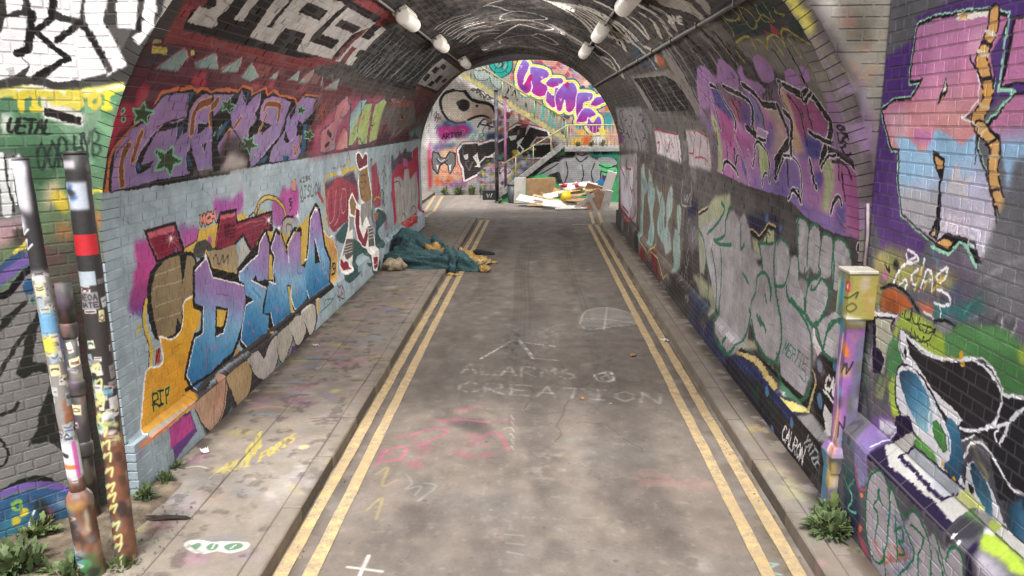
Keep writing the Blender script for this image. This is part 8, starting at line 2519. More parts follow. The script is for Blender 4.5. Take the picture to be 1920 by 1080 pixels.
b = lay(Y0 + 0.24, Y1 - 0.24, -QT, QT, 'running', None, 5); brickwork(va, b, tframe, MT['T'], seed=9, jit=0.003)
# arch rings: brick headers standing round both mouths
def ring(y, face, parent, mat, jamb, depth=0.115):
    rb = []; n = 112
    for rr, k in ((RR, 0),):
        for i in range(n):
            a0, a1 = math.pi * i / n, math.pi * (i + 1) / n; am = (a0 + a1) / 2; g = 0.0035 / RR
            c = []
            for rad in (RR - 0.006 + random.uniform(-.003, .003), RR + depth):
                for a in (a0 + g, a1 - g):
                    for yy in (y - face * random.uniform(0.008, 0.014), y + 0.225 * face): c.append((rad * math.cos(a), yy, ZC + rad * math.sin(a)))
            m = MB(); m.add(c, [(0, 1, 3, 2), (4, 6, 7, 5), (0, 4, 5, 1), (2, 3, 7, 6), (0, 2, 6, 4), (1, 5, 7, 3)]); m.build('brick', [mat, MT['T']], parent).data.polygons[0].material_index = 1
    for sx in (-1, 1):     # quoins below the springing
        for i in range(25):
            z = 0.12 + i * COURSE
            if z + COURSE > ZC + 0.01: break
            w = 0.225 if i % 2 else 0.112; m = MB(); xo = RR - (0.06 if z < 0.53 else 0)
            m.box((sx * (xo + 0.06), y + face * (w / 2 - 0.008), z + COURSE / 2), (0.128, w + 0.004, COURSE - 0.007), bev=0.005); m.build('brick', jamb, parent)
# ================================================================ portal face with the arch opening, unseen light block above
def portal(y, face, name, label, mat, x0, x1, ztop, th):
    n = 64; V = []
    inner = [(-RR - .02, 0.0)] + [((RR + .02) * math.cos(math.pi - math.pi * i / n), ZC + (RR + .02) * math.sin(math.pi * i / n)) for i in range(n + 1)] + [(RR + .02, 0.0)]
    def outer(p):
        x, z = p
        if z <= ZC: return (x0 if x < 0 else x1, z)
        dx, dz = x, z - ZC; t = min((x1 if dx > 0 else x0) / dx if abs(dx) > 1e-6 else 1e9, (ztop - ZC) / dz)
        return (dx * t, ZC + dz * t)
    outr = [outer(p) for p in inner]; k = len(inner)
    for yy in (y, y + face * th):
        V += [(a, yy, b) for a, b in inner] + [(a, yy, b) for a, b in outr]
    F = []
    for i in range(k - 1):
        F += [(i, i + 1, k + i + 1, k + i), (2 * k + i + 1, 2 * k + i, 3 * k + i, 3 * k + i + 1), (i + 1, i, 2 * k + i, 2 * k + i + 1), (k + i, k + i + 1, 3 * k + i + 1, 3 * k + i)]
    o = obj(name, V, F, mat); tag(o, label, 'wall')
    return o
pf = portal(Y0, 1, 'portal_wall', 'brick portal wall round the near tunnel mouth with peeling paint', MM['PF'], -4.4, 4.4, 6.3, 0.4)
b = lay(-4.3, 4.3, 0.13, 6.3, 'english', lambda x, z: (x * x + (z - ZC) ** 2 > (RR + 0.19) ** 2 if z > ZC else abs(x) > RR + 0.19), 4)
brickwork(pf, b, planar((0, Y0, 0), (1, 0, 0), (0, 0, 1), (0, -1, 0)), MT['PF'], seed=4)
ring(Y0, 1, pf, MT['PF'], MT['T'])
fp = portal(Y1, -1, 'portal_wall', 'far tunnel portal wall facing the bright yard', M_SOOT, -7.0, 7.0, 6.3, 0.4)
ring(Y1, -1, fp, M_SOOT, MT['T'])
m = MB(); m.box((0, (Y0 + Y1) / 2, 5.75), (8.6, Y1 - Y0 - 0.9, 0.9)); tag(m.build('light_block', M_SOOT), 'unseen block added over the tunnel vault to keep light out', 'blocker')  # unseen block, added so no daylight gets in through the vault

# ================================================================ wing walls
def slab_wall(name, label, O, U, N, u0, u1, z0, z1, th, mat, cat='wall'):
    O, U, N = Vector(O), Vector(U), Vector(N); V = []
    for d in (0, -th):
        for u, z in ((u0, z0), (u1, z0), (u1, z1), (u0, z1)): V.append(tuple(O + U * u + N * d + Vector((0, 0, z))))
    F = [(0, 1, 2, 3), (7, 6, 5, 4), (1, 0, 4, 5), (2, 1, 5, 6), (3, 2, 6, 7), (0, 3, 7, 4)]
    return tag(obj(name, V, F, mat), label, cat)
lw = slab_wall('wing_wall', 'splayed wing wall with bold white letters above swirling grey paint', LO, LD, LN, -0.02, 2.3, 0, 5.4, 0.3, MM['LW'])
brickwork(lw, lay(0.0, 2.3, 0.075, 5.4, 'english', None, 6), planar(LO, LD, (0, 0, 1), LN), MT['LW'], seed=6, depth=0.004, jit=0.0012)
def rwx(z): return XW - 0.12 * float(np.clip((0.92 - z) / 0.12, 0, 1))
V = []
for x, z in ((XW - .12, 0), (XW - .12, 0.80), (XW, 0.92), (XW, 5.4)): V += [(x, 2.0, z), (x, Y0 - 0.02, z)]
for x, z in ((XW + .3, 5.4), (XW + .3, 0)): V += [(x, 2.0, z), (x, Y0 - 0.02, z)]
F = [(2 * i, 2 * i + 1, 2 * ((i + 1) % 6) + 1, 2 * ((i + 1) % 6)) for i in range(6)] + [(0, 2, 4, 6, 8, 10), (11, 9, 7, 5, 3, 1)]
rw = tag(obj('wing_wall', V, F, MM['RW']), 'straight wing wall with big pink and blue letters above a sloping ledge', 'wall')
def rframe(u, v):
    z = v; k = np.clip((0.92 - z) / 0.12, 0, 1); x = XW - 0.12 * k; ch = (z > 0.80) & (z < 0.92)
    P = np.stack([x, u, z], -1); o = np.zeros_like(x)
    N = np.stack([np.where(ch, -0.707, -1.0), o, np.where(ch, 0.707, 0.0)], -1); U = np.stack([o, o - 1, o], -1)
    return P, U, np.cross(N, U), N
b = np.vstack([lay(2.0, Y0 - 0.02, 0.05, 0.80, 'english', None, 7), np.array([(2.0 + 0.3 * i + 0.15, 0.86, 0.29, 0.15) for i in range(11)]), lay(2.0, Y0 - 0.02, 0.925, 5.4, 'english', None, 8)])
brickwork(rw, b, rframe, MT['RW'], seed=8)

# ================================================================ yard beyond the tunnel
bw = slab_wall('back_wall', 'tall bright painted brick wall closing the yard behind the steps', (0, YB, 0), (1, 0, 0), (0, -1, 0), -9, 9, 0, 8.0, 0.3, MM['BW'])
brickwork(bw, lay(-5.0, 5.2, 0.0, 6.3, 'english', None, 12), planar((0, YB, 0), (1, 0, 0), (0, 0, 1), (0, -1, 0)), MT['BW'], seed=12, depth=0.007)
M_CONC = plain_mat('grey_concrete', '8b8985', 0.9, scale=12, bstr=0.35, dirt='5d5a55')
M_RAIL = plain_mat('chipped_yellow_rail', 'b3a46a', 0.55, scale=16, col2='8b8a5e', dirt='6d6f66')
M_STRG = plain_mat('olive_steel', '9c9460', 0.6, scale=10, col2='75745a', dirt='b3a05a')
def srise(x): return 0.16 + (x + 0.95) * (1.86 / 2.38)
# wall under the first flight and the landing (painted), with its bricks
V = []
shape = [(-0.95, 0.0), (5.6, 0.0), (5.6, 1.95), (1.43, 1.95), (-0.95, 0.14)]
for y in (YS, YS + 1.5): V += [(a, y, b) for a, b in shape]
F = [(0, 1, 2, 3, 4), (9, 8, 7, 6, 5)] + [(i, 5 + i, 5 + (i + 1) % 5, (i + 1) % 5) for i in range(5)]
sw = tag(obj('stair_wall', V, F, MM['SW']), 'grey and green painted brick wall under the yard steps', 'wall')
brickwork(sw, lay(-0.95, 5.5, 0.0, 1.95, 'english', lambda x, z: z < min(1.9, srise(x - 0.1) - 0.1), 13), planar((0, YS, 0), (1, 0, 0), (0, 0, 1), (0, -1, 0)), MT['SW'], seed=13, depth=0.007)
st = empty('yard_steps', (-0.95, YS + 0.7, 0), 'lower concrete flight of steps with grey sloping coping and landing', 'steps')
st_o = Vector(st.location)
def part(m, name, mat, root, sm=False):
    o = m.build(name, mat, root, sm); off = Vector(root.location)
    o.data.transform(Matrix.Translation(-off)); return o
for i in range(11):
    x = -0.95 + i * 0.216; z = 0.17 * (i + 1); m = MB(); m.box((x + 0.13, YS + 0.75, z / 2 + 0.1), (0.26, 1.3, z)); part(m, 'step', M_CONC, st)
m = MB(); m.box((3.5, YS + 0.75, 1.985), (4.2, 1.62, 0.09), bev=0.01); part(m, 'landing', M_CONC, st)
for i in range(17):      # coping stones up the slope
    t = (i + 0.5) / 17; M = Matrix.Rotation(-math.atan(1.86 / 2.38), 3, 'Y'); m = MB()
    m.box((-0.95 + 2.42 * t, YS - 0.02, 0.30 + 1.88 * t - 0.06), (3.02 / 17 - 0.012, 0.2, 0.20), M, bev=0.012); part(m, 'coping_stone', M_CONC, st)
m = MB(); m.box((3.55, YS - 0.03, 1.93), (4.1, 0.16, 0.14), bev=0.01); part(m, 'landing_edge', M_CONC, st)
# railing of the lower flight and landing
r1 = empty('stair_railing', (-0.95, YS + 0.02, 0.2), 'yellowish railing climbing the lower steps to the landing', 'railing', 'railings of the yard steps')
y = YS - 0.03
m = MB(); m.tube([(-1.0, y, 1.28), (1.6, y, 2.81), (5.0, y, 2.83)], 0.026, 8); part(m, 'handrail', M_RAIL, r1, True)
m = MB(); m.tube([(1.6, y, 2.45), (5.0, y, 2.46)], 0.014, 6); part(m, 'lower_rail', M_RAIL, r1, True)
for x in (-0.95, -0.3, 0.35, 1.0, 1.6): m = MB(); zb = srise(x) + 0.12 if x < 1.4 else 2.0; m.tube([(x, y, zb), (x, y, 1.28 + (x + 1.0) * 0.588)], 0.02, 8); part(m, 'rail_post', M_RAIL, r1, True)
for i in range(24): x = 1.72 + i * 0.135; m = MB(); m.tube([(x, y, 2.0), (x, y, 2.82)], 0.009, 6); part(m, 'baluster', M_RAIL, r1, True)
# upper flight along the back wall
u = empty('stair_flight', (1.5, 31.1, 2.0), 'upper steel flight rising leftwards across the back wall', 'steps')
sl = (4.74 - 2.31) / (-2.39 - 1.55); x0_, z0_ = 1.62, 2.24
def zu(x): return 2.31 + (x - 1.55) * sl
for yy in (30.4, 31.7):
    m = MB(); a = math.atan(-sl); M = Matrix.Rotation(a, 3, 'Y'); m.box((-1.2, yy, zu(-1.2)), (6.6, 0.06, 0.2), M); part(m, 'stringer', M_STRG, u)
for i in range(26):
    x = 1.5 - i * 0.25; m = MB(); m.box((x, 31.05, zu(x) + 0.02), (0.27, 1.24, 0.04)); part(m, 'step', M_STRG, u)
r2 = empty('stair_railing', (1.6, 30.38, 2.2), 'pale railing with thin balusters on the upper flight', 'railing', 'railings of the yard steps')
def zr(x): return 2.98 + (x - 1.67) * ((5.17 - 2.98) / (-1.91 - 1.67))
m = MB(); m.tube([(1.67, 30.36, zr(1.67)), (-4.4, 30.36, zr(-4.4))], 0.028, 8); part(m, 'handrail', M_RAIL, r2, True)
for i in range(44):
    x = 1.6 - i * 0.135
    m = MB(); m.tube([(x, 30.36, zu(x) + 0.06), (x, 30.36, zr(x))], 0.022 if i % 9 == 0 else 0.008, 6); part(m, 'rail_post' if i % 9 == 0 else 'baluster', M_RAIL, r2, True)
# two poles carrying the upper flight
M_POST1 = plain_mat('sticker_covered_pole', '35323c', 0.6, scale=7, col2='1f1d24', dirt='8c7f86')
M_POST2 = plain_mat('pink_painted_pole', '8a5570', 0.6, scale=3, col2='4b4257', dirt='a03a6a')
for x, yy, zt, mt, lb in ((-1.0, 28.62, 4.05, M_POST1, 'dark pole plastered with stickers in front of the yard steps'), (-0.69, 28.95, 3.85, M_POST2, 'thin pole with pink painted foot beside the dark pole')):
    r = empty('pole', (x, yy, 0), lb, 'pole', 'poles in the yard'); m = MB(); m.tube([(0, 0, 0), (0, 0, zt)], 0.065 if x < -0.9 else 0.05, 12); m.build('shaft', mt, r, True)
    m = MB(); m.tube([(0, 0, 0), (0, 0, 0.05)], 0.1, 12); m.build('base_collar', mt, r, True)
    m = MB(); m.tube([(0, 0, zt), (0, 0, zt + 0.03)], 0.09, 12); m.build('head_plate', mt, r, True)
# shallow dark arch of the next bridge seen under the crown
V = []; n = 24
for yy in (22.3, 23.0):
    for i in range(n + 1):
        x = -4 + 8 * i / n; V += [(x, yy, 4.70 - 0.085 * (x - 0.3) ** 2), (x, yy, 6.3)]
F = []
k = 2 * (n + 1)
for i in range(n):
    a = 2 * i; F += [(a, a + 2, a + 3, a + 1), (k + a + 2, k + a, k + a + 1, k + a + 3), (a + 2, a, k + a, k + a + 2), (a + 1, a + 3, k + a + 3, k + a + 1)]
tag(obj('bridge_girder', V, F, M_DARK), 'dark curved girder just beyond the tunnel crown', 'girder')

# ================================================================ tunnel lamps and conduits
M_LAMP = plain_mat('lamp_diffuser', 'd2ccc3', 0.45, scale=6, var=0.12, bstr=0.05, emit=('fff4e6', 0.06))
M_HOUS = plain_mat('lamp_housing', 'c9c2b4', 0.6, scale=10, var=0.2, dirt='9b917f')
M_COND = plain_mat('grey_conduit', '66625e', 0.6, scale=10, var=0.3)
def vault_pt(T, y, off):
    th = abs(T) / RR; s = 1 if T > 0 else -1
    return Vector((s * (RR - off) * math.sin(th), y, ZC + (RR - off) * math.cos(th))), Vector((-s * math.sin(th), 0, -math.cos(th)))
def drum(L, r, seg=16, e=0.03):
    """rounded drum along Y"""
    m = MB(); m.tube([(0, -L / 2, 0), (0, -L / 2 + e * .3, 0), (0, -L / 2 + e, 0), (0, L / 2 - e, 0), (0, L / 2 - e * .3, 0), (0, L / 2, 0)], [r - e, r - e * .3, r, r, r - e * .3, r - e], seg); return m
def lamp(T, y, label):
    P, N = vault_pt(T, y, 0.0)
    r = empty('tunnel_lamp', P, label, 'lamp', 'bulkhead lamps along the vault')
    X = Vector((0, 1, 0)).cross(-N).normalized(); M = Matrix((X, Vector((0, 1, 0)), -N)).transposed()
    m = drum(0.92, 0.10); m.V = [tuple(M @ Vector((v[0], v[1], v[2] * 0.95 - 0.125))) for v in m.V]; m.build('diffuser', M_LAMP, r, True)
    m = MB(); m.box((0, 0, 0), (0.2, 0.86, 0.07), bev=0.01); m.V = [tuple(M @ Vector((v[0], v[1], v[2] - 0.035))) for v in m.V]; hs_ = m.build('housing', M_HOUS, r)
    for s in (-1, 1):
        m = MB(); m.tube([(0, s * 0.5, -0.02), (0, s * 0.5, -0.05), (0, s * 0.42, -0.05)], 0.018, 8); m.V = [tuple(M @ Vector(v)) for v in m.V]; m.build('cable_gland', M_COND, hs_, True)
    d = bpy.data.lights.new('lamp_light', 'AREA'); d.shape = 'RECTANGLE'; d.size = 0.18; d.size_y = 0.85; d.energy = LAMP_W; d.color = (1.0, 0.97, 0.93); d.spread = math.radians(180)
    o = bpy.data.objects.new('lamp_light', d); COL.objects.link(o); o.parent = r
    D_ = Vector((N.x * 1.6, 0, N.z * 0.62)).normalized()      # the drum throws its light inwards, across the tunnel
    o.matrix_basis = Matrix.Translation(N * 0.25 + Vector((N.x * .06, 0, 0))) @ (-D_).to_track_quat('Z', 'Y').to_matrix().to_4x4()
    return r
for T, y, lb in ((-1.36, 10.6, 'white drum lamp at the end of the red band, nearest of its row'), (-1.34, 14.1, 'middle white drum lamp of the row along the red band'), (-1.32, 18.7, 'white drum lamp against the bright far mouth'),
                 (1.54, 8.5, 'large white drum lamp cut by the top of the picture'), (1.50, 11.7, 'white drum lamp halfway along the row over the white streaks'), (1.48, 14.9, 'smallest white drum lamp of the row over the white streaks')): lamp(T, y, lb)
def conduit(T, y0, y1, r, label):
    P, N = vault_pt(T, 0, r + 0.012); e = empty('cable_conduit', (P.x, y0, P.z), label, 'conduit', 'conduits under the vault'); m = MB()
    m.tube([(random.uniform(-.006, .006), (y1 - y0) * i / 12, random.uniform(-.004, .004)) for i in range(13)], r, 8); m.build('pipe', M_COND, e, True)
    k = 0
    while k * 1.4 + 0.5 < y1 - y0:
        m = MB(); m.box((0, k * 1.4 + 0.5, 0), (r * 2.6, 0.03, r * 2.6)); m.build('clip', M_COND, e); k += 1
conduit(-1.43, 5.7, 21.2, 0.018, 'thin cable conduit along the red band between white lamps'); conduit(1.49, 5.7, 16, 0.018, 'thin cable conduit linking the lamps over the white streaks'); conduit(2.21, 5.7, 21.2, 0.022, 'bare grey conduit running lower than the lamps')
# ================================================================ painted posts and downpipes
def skin_canvas(name, w, h, ppm, base, seed, stickers, blobs):
    c = Canvas(name, 0, w, 0, h, ppm, base); r = np.random.default_rng(seed)
    for i in range(blobs[0]): blob(c, r, r.uniform(0, w), r.uniform(*blobs[1]), r.uniform(.02, .07), r.uniform(.02, .12), blobs[2][r.integers(len(blobs[2]))], r.uniform(.4, .95), .008)
    for i in range(stickers[0]):
        x, z = r.uniform(0, w), r.uniform(*stickers[1]); a, b = r.uniform(.02, .05), r.uniform(.015, .045); t = r.normal(0, .12)
        q = [(x + sx * a - sy * b * t, z + sy * b + sx * a * t) for sx, sy in ((-1, -1), (1, -1), (1, 1), (-1, 1))]
        c.poly(q, [['d8d4ce', 'c9c6c4', 'b8b4b0', '9aa6b0', 'd8cfa0', '8a8480', 'c8d0b8'][r.integers(7)]], .95)
        for k in range(r.integers(1, 4)): zz = z + b * r.uniform(-.6, .6); c.stroke([(x - a * .7, zz), (x, zz + r.normal(0, .008)), (x + a * .7, zz)], .006, ['2b2728', '3a3f58', '5a2a30'][r.integers(3)], .9, 0, True)
    return c
def skin_mat(name, c):
    """wraps the sheet round a post standing on its own origin"""
    im = c.image(); m, n, l, b = newmat(name)
    tc = n.new('ShaderNodeTexCoord'); s = n.new('ShaderNodeSeparateXYZ'); l.new(tc.outputs['Object'], s.inputs[0])
    u = mth(n, l, 'ADD', mth(n, l, 'DIVIDE', mth(n, l, 'ARCTAN2', s.outputs[0], mth(n, l, 'MULTIPLY', s.outputs[1], -1.0)), 2 * math.pi), 0.5)
    v = mth(n, l, 'DIVIDE', s.outputs[2], c.b1); cb = n.new('ShaderNodeCombineXYZ'); l.new(u, cb.inputs[0]); l.new(v, cb.inputs[1])
    t = n.new('ShaderNodeTexImage'); t.image = im; t.extension = 'EXTEND'; l.new(cb.outputs[0], t.inputs[0])
    f = noise(n, l, tc.outputs['Object'], 40.0, 4.0, 0.7); g = mth(n, l, 'ADD', mth(n, l, 'MULTIPLY', f, 0.5), 0.72)
    gc = n.new('ShaderNodeCombineXYZ'); [l.new(g, gc.inputs[i]) for i in range(3)]
    l.new(mixc(n, l, 1.0, t.outputs[0], gc.outputs[0], 'MULTIPLY'), b.inputs['Base Color']); b.inputs['Roughness'].default_value = 0.55; bump(n, l, b, f, 0.3, 0.01); return m
# post with yellow squiggles (front of the sheet is u = w/2)
ca = skin_canvas('post_skin', 0.47, 3.1, 170, '35302f', 51, (90, (0.9, 2.3)), (90, (0.0, 1.3), ['7a4a34', '6a4030', '3a3032', '8a5a3c', '2f2b2e', '8f6a50']))
ca.poly([(0, 0), (.47, 0), (.47, 1.0), (0, 1.0)], ['7d4f38'], .75, .08)
ca.poly([(0, .85), (.22, .85), (.2, 0), (0, 0)], ['2c2728'], .9, .03)
r_ = np.random.default_rng(8)
def grime(c, w, z0, z1, n):
    for i in range(n): blob(c, r_, r_.uniform(0, w), r_.uniform(z0, z1), r_.uniform(.01, .045), r_.uniform(.01, .08), ['3a2c28', '9a6a4c', '2a2426', 'b0a49a', '5a3a2e', '6a7a86', 'a8584a', 'c8c0a0'][i % 8], r_.uniform(.25, .75), .008)
grime(ca, .47, 0, 1.2, 110)
for i in range(16):
    z = .08 + i * .09 + r_.uniform(-.025, .025); ca.stroke([(.19 + r_.uniform(-.04, .03), z), (.25, z + .05), (.22, z + .015), (.29, z + .06), (.27 + r_.uniform(-.01, .02), z + .0)], .016, 'cdd08a', .9, .006, True)
for i in range(24): blob(ca, r_, r_.uniform(.15, .38), r_.uniform(.9, 1.4), .03, .02, ['cfd890', 'd8d8d0', '5a90a8', 'c8d070'][i % 4], .8, .006)
ca.poly([(0, 2.02), (.47, 2.02), (.47, 2.95), (0, 2.95)], ['2e2b2c'], 1, .01)
ca.poly([(.1, 2.17), (.4, 2.17), (.4, 2.30), (.1, 2.30)], ['b8202a'], 1, .004); ca.poly([(.16, 2.45), (.36, 2.45), (.36, 2.62), (.16, 2.62)], ['b4bcc8'], 1, .006)
for i in range(8): blob(ca, r_, r_.uniform(.18, .34), r_.uniform(2.47, 2.6), .03, .02, ['3a5a90', '2f3038', 'd8d8d8'][i % 3], .8, .005)
ca.poly([(.18, 2.7), (.3, 2.7), (.3, 2.75), (.18, 2.75)], ['a8a4a8'], .9, .008); blob(ca, r_, .24, 2.91, .06, .03, 'a04048', .9, .01); blob(ca, r_, .27, 2.88, .04, .02, 'd8d4d0', .9, .01)
ca.poly([(.2, 1.98), (.34, 1.98), (.34, 2.07), (.2, 2.07)], ['a8b4bc'], 1, .004); ca.poly([(.2, 1.83), (.34, 1.83), (.34, 1.94), (.2, 1.94)], ['8a8688'], 1, .003)
def word(c, s, x, z, w, h, col, t):
    G = {'B': [[(0, 0), (0, 1), (.8, .9), (.8, .6), (0, .5), (.9, .4), (.9, .1), (0, 0)]], 'E': [[(1, 1), (0, 1), (0, 0), (1, 0)], [(0, .5), (.8, .5)]], 'O': [[(.5, 1), (.05, .7), (.05, .3), (.5, 0), (.95, .3), (.95, .7), (.5, 1)]], 'N': [[(0, 0), (0, 1), (1, 0), (1, 1)]], 'A': [[(0, 0), (.5, 1), (1, 0)], [(.2, .4), (.8, .4)]], 'T': [[(0, 1), (1, 1)], [(.5, 1), (.5, 0)]], 'X': [[(0, 0), (1, 1)], [(0, 1), (1, 0)]], 'W': [[(0, 1), (.2, 0), (.5, .6), (.8, 0), (1, 1)]], '4': [[(.7, 0), (.7, 1), (0, .35), (1, .35)]]}
    k = w / (len(s) * 1.35)
    for i, ch in enumerate(s):
        for st in G.get(ch, []): c.stroke([(x + i * k * 1.35 + a * k, z + b * h) for a, b in st], t, col)
word(ca, 'BEOA', .21, 1.89, .13, .035, '2b292a', .007); word(ca, 'NATE', .21, 1.845, .13, .03, '2b292a', .007)
pa = empty('painted_post', (-2.33, 4.60, 0.03), 'tall post with yellow squiggles below stickers and a red tape band', 'post', 'painted posts before the tunnel mouth')
pa.rotation_euler = (math.radians(-0.6), math.radians(-1.2), math.radians(-26))
M_PA = skin_mat('sticker_post', ca); m = MB(); rz = random.Random(2); n = 26
m.tube([(rz.uniform(-.004, .004), rz.uniform(-.004, .004), 2.78 * i / n) for i in range(n + 1)], [0.067 + rz.uniform(-.003, .003) for i in range(n + 1)], 18); m.build('shaft', M_PA, pa, True)
m = MB(); m.tube([(0, 0, 2.78), (0, 0, 2.805)], 0.064, 18); m.build('cap', M_PA, pa, True)
m = MB(); m.tube([(0, 0, 0), (0, 0, 0.06)], [0.088, 0.082], 18); m.build('base_collar', M_PA, pa, True)
cb_ = skin_canvas('post_skin', 0.42, 3.1, 170, '8a8480', 52, (110, (0.65, 2.3)), (60, (0.0, 1.25), ['8a5034', '7a4630', '4a3a34', '9a6040', '6a4a3c']))
cb_.poly([(0, 0), (.42, 0), (.42, .62), (0, .62)], ['7a4a32'], .85, .03); cb_.poly([(.2, 0), (.34, 0), (.34, .26), (.2, .26)], ['3f9050'], .9, .02); cb_.poly([(.12, .2), (.25, .2), (.25, .34), (.12, .34)], ['6aa8c8'], .85, .02)
for i in range(9): z = .06 + i * .055; cb_.stroke([(.2, z), (.24, z + .02), (.21, z + .03)], .014, ['d8d4d4', '2a2628'][i % 2], .9, .004, True)
cb_.poly([(.1, .78), (.4, .78), (.4, 1.02), (.1, 1.02)], ['dcd8dc'], .95, .01); cb_.stroke([(.18, .86), (.3, .85)], .03, 'c8703a', .9, .01); cb_.stroke([(.2, .94), (.24, .93)], .03, '2a2428', .9, .01); cb_.stroke([(.31, .8), (.31, 1.0)], .04, 'c04a98', .8, .01)
cb_.poly([(0, 2.1), (.42, 2.1), (.42, 2.95), (0, 2.95)], ['2f2c2e'], 1, .02); cb_.poly([(.1, 2.5), (.3, 2.45), (.32, 2.75), (.12, 2.8)], ['cfccd4'], .95, .02); blob(cb_, r_, .2, 2.4, .05, .05, 'b8b4c0', .9, .01)
for k in ((.16, 2.36), (.17, 2.27)): cb_.stroke([(k[0], k[1]), (k[0] + .05, k[1] + .03), (k[0] + .03, k[1] - .03), (k[0] + .09, k[1])], .014, 'd8d6dc', .9, 0, True)
cb_.poly([(.08, 1.72), (.36, 1.72), (.36, 1.85), (.08, 1.85)], ['6aa0c8'], .9, .01); cb_.poly([(.14, 1.6), (.3, 1.6), (.3, 1.7), (.14, 1.7)], ['d8cc48'], .9, .01)
grime(cb_, .42, 0, .75, 80); blob(cb_, r_, .2, .45, .05, .09, '2c2628', .8, .015); blob(cb_, r_, .26, .6, .05, .04, 'c8943c', .7, .015)
pb = empty('painted_post', (-2.46, 4.42, 0.03), 'slimmer leaning post with a thick rusty orange foot', 'post', 'painted posts before the tunnel mouth')
pb.rotation_euler = (math.radians(0.5), math.radians(-2.6), math.radians(-28)); M_PB = skin_mat('rusty_post', cb_); m = MB()
m.tube([(0, 0, 0.66 + 2.1 * i / 20) for i in range(21)], [0.047 + rz.uniform(-.002, .002) for i in range(21)], 16); m.build('shaft', M_PB, pb, True)
m = MB(); m.tube([(0, 0, 0), (0, 0, .3), (0, 0, .56), (0, 0, .60), (0, 0, .64), (0, 0, .68)], [.08, .078, .077, .083, .077, .052], 18); m.build('foot_sleeve', M_PB, pb, True)
m = MB(); m.tube([(0, 0, 2.76), (0, 0, 2.78)], 0.045, 16); m.build('cap', M_PB, pb, True)
# dark downpipe on the splayed wing wall
q = LO + LD * 0.30 + LN * 0.075
cd_ = skin_canvas('pipe_skin', 0.38, 2.2, 130, '3c3a38', 53, (6, (0.8, 1.6)), (80, (0.0, 2.1), ['3a3634', '6a6258', '7a5a58', '4a5648', '5a4a5a', '8a8070']))
dp = empty('downpipe', (q.x, q.y, 0.06), 'grimy downpipe fixed to the splayed wall between the two posts', 'pipe'); M_DP = skin_mat('grimy_pipe', cd_)
m = MB(); m.tube([(0, 0, 0), (0, 0, 1.5)], 0.048, 14); m.build('pipe', M_DP, dp, True)
for z in (0.55, 1.02, 1.45): m = MB(); m.tube([(0, 0, z), (0, 0, z + .02), (0, 0, z + .1), (0, 0, z + .12)], [0.05, 0.058, 0.058, 0.05], 14); m.build('pipe_collar', M_DP, dp, True)
m = MB(); m.tube([(0, 0, 1.57), (0, 0, 1.85)], 0.056, 14); m.build('hopper', M_DP, dp, True)
# square downpipe with a painted box on the other side of the mouth
ce = Canvas('box_skin', -0.35, 0.35, 0, 2.2, 170, '8a6a98')
for P_, c_ in (([(-.35, .62), (.35, .62), (.35, 1.55), (-.35, 1.55)], '8a5aa0'), ([(-.35, .9), (-.02, .7), (.05, 1.2), (-.1, 1.5), (-.35, 1.4)], '9a64ac'), ([(.02, .6), (.1, .6), (.12, 1.5), (.06, 1.5)], '6a6a80'), ([(-.12, .6), (.0, .6), (-.02, .95), (-.1, 1.0)], 'd89a84'), ([(-.35, 0), (.35, 0), (.35, .6), (-.35, .6)], '6a6a6c'), ([(-.35, 0), (-.1, 0), (-.1, .6), (-.35, .6)], '3a7fa0'), ([(-.12, .36), (.0, .3), (.02, .56), (-.1, .58)], 'c8b070'), ([(-.05, .1), (.06, .1), (.06, .34), (-.05, .34)], '6a5a90'), ([(-.35, 1.56), (.35, 1.56), (.35, 2.2), (-.35, 2.2)], '9a9448'), ([(-.35, 1.5), (-.085, 1.5), (-.085, 2.2), (-.35, 2.2)], 'a8bc70'), ([(-.17, 1.5), (-.085, 1.5), (-.085, 2.2), (-.14, 2.2)], '2f86b0'), ([(-.06, 1.6), (.1, 1.58), (.1, 1.64), (-.04, 1.67)], 'e0dedc')): ce.poly(P_, [c_], .95, .01)
for i in range(110): blob(ce, r_, r_.uniform(-.3, .3), r_.uniform(.05, 1.95), r_.uniform(.01, .05), r_.uniform(.02, .1), ['6a4a80', '3a3240', 'c0a8c0', '4a80a0', 'b8784a', '8a8a94', '5a5a3a', 'd0c8cc'][i % 8], r_.uniform(.2, .6), .012)
blob(ce, r_, -.03, 1.40, .05, .06, 'd8783c', .95, .005); ce.stroke([(-.06, 1.24), (-.02, 1.30), (.02, 1.25), (.04, 1.31)], .012, '2b2728'); ce.poly([(-.07, 1.2), (.03, 1.2), (.03, 1.27), (-.07, 1.27)], ['d0b850'], .6, .01); ce.stroke([(-.06, 1.22), (.0, 1.3), (.0, 1.22), (.04, 1.3)], .01, '2b2728')
ce.poly([(-.06, 1.83), (.005, 1.83), (.005, 1.90), (-.06, 1.90)], ['c8303c'], 1, .003); word(ce, '4', -.04, 1.845, .035, .04, 'f0ecec', .009); ce.stroke([(-.02, 1.72), (.03, 1.75), (.06, 1.72), (.02, 1.69), (-.02, 1.72)], .012, '4a4a30', .9, 0, True); ce.stroke([(-.07, 1.78), (.0, 1.79), (.06, 1.83), (.05, 1.79)], .012, '3a3a2c', .9, 0, True)
ce.stroke([(-.02, .74), (-.02, .86), (.02, .8), (.02, .9)], .01, '2b2728'); blob(ce, r_, -.05, 1.08, .03, .06, '7ab0d8', .8, .01); ce.stroke([(-.11, .62), (-.06, .9), (-.1, 1.2), (-.08, 1.5)], .02, 'e0dce0', .7, .01, True)
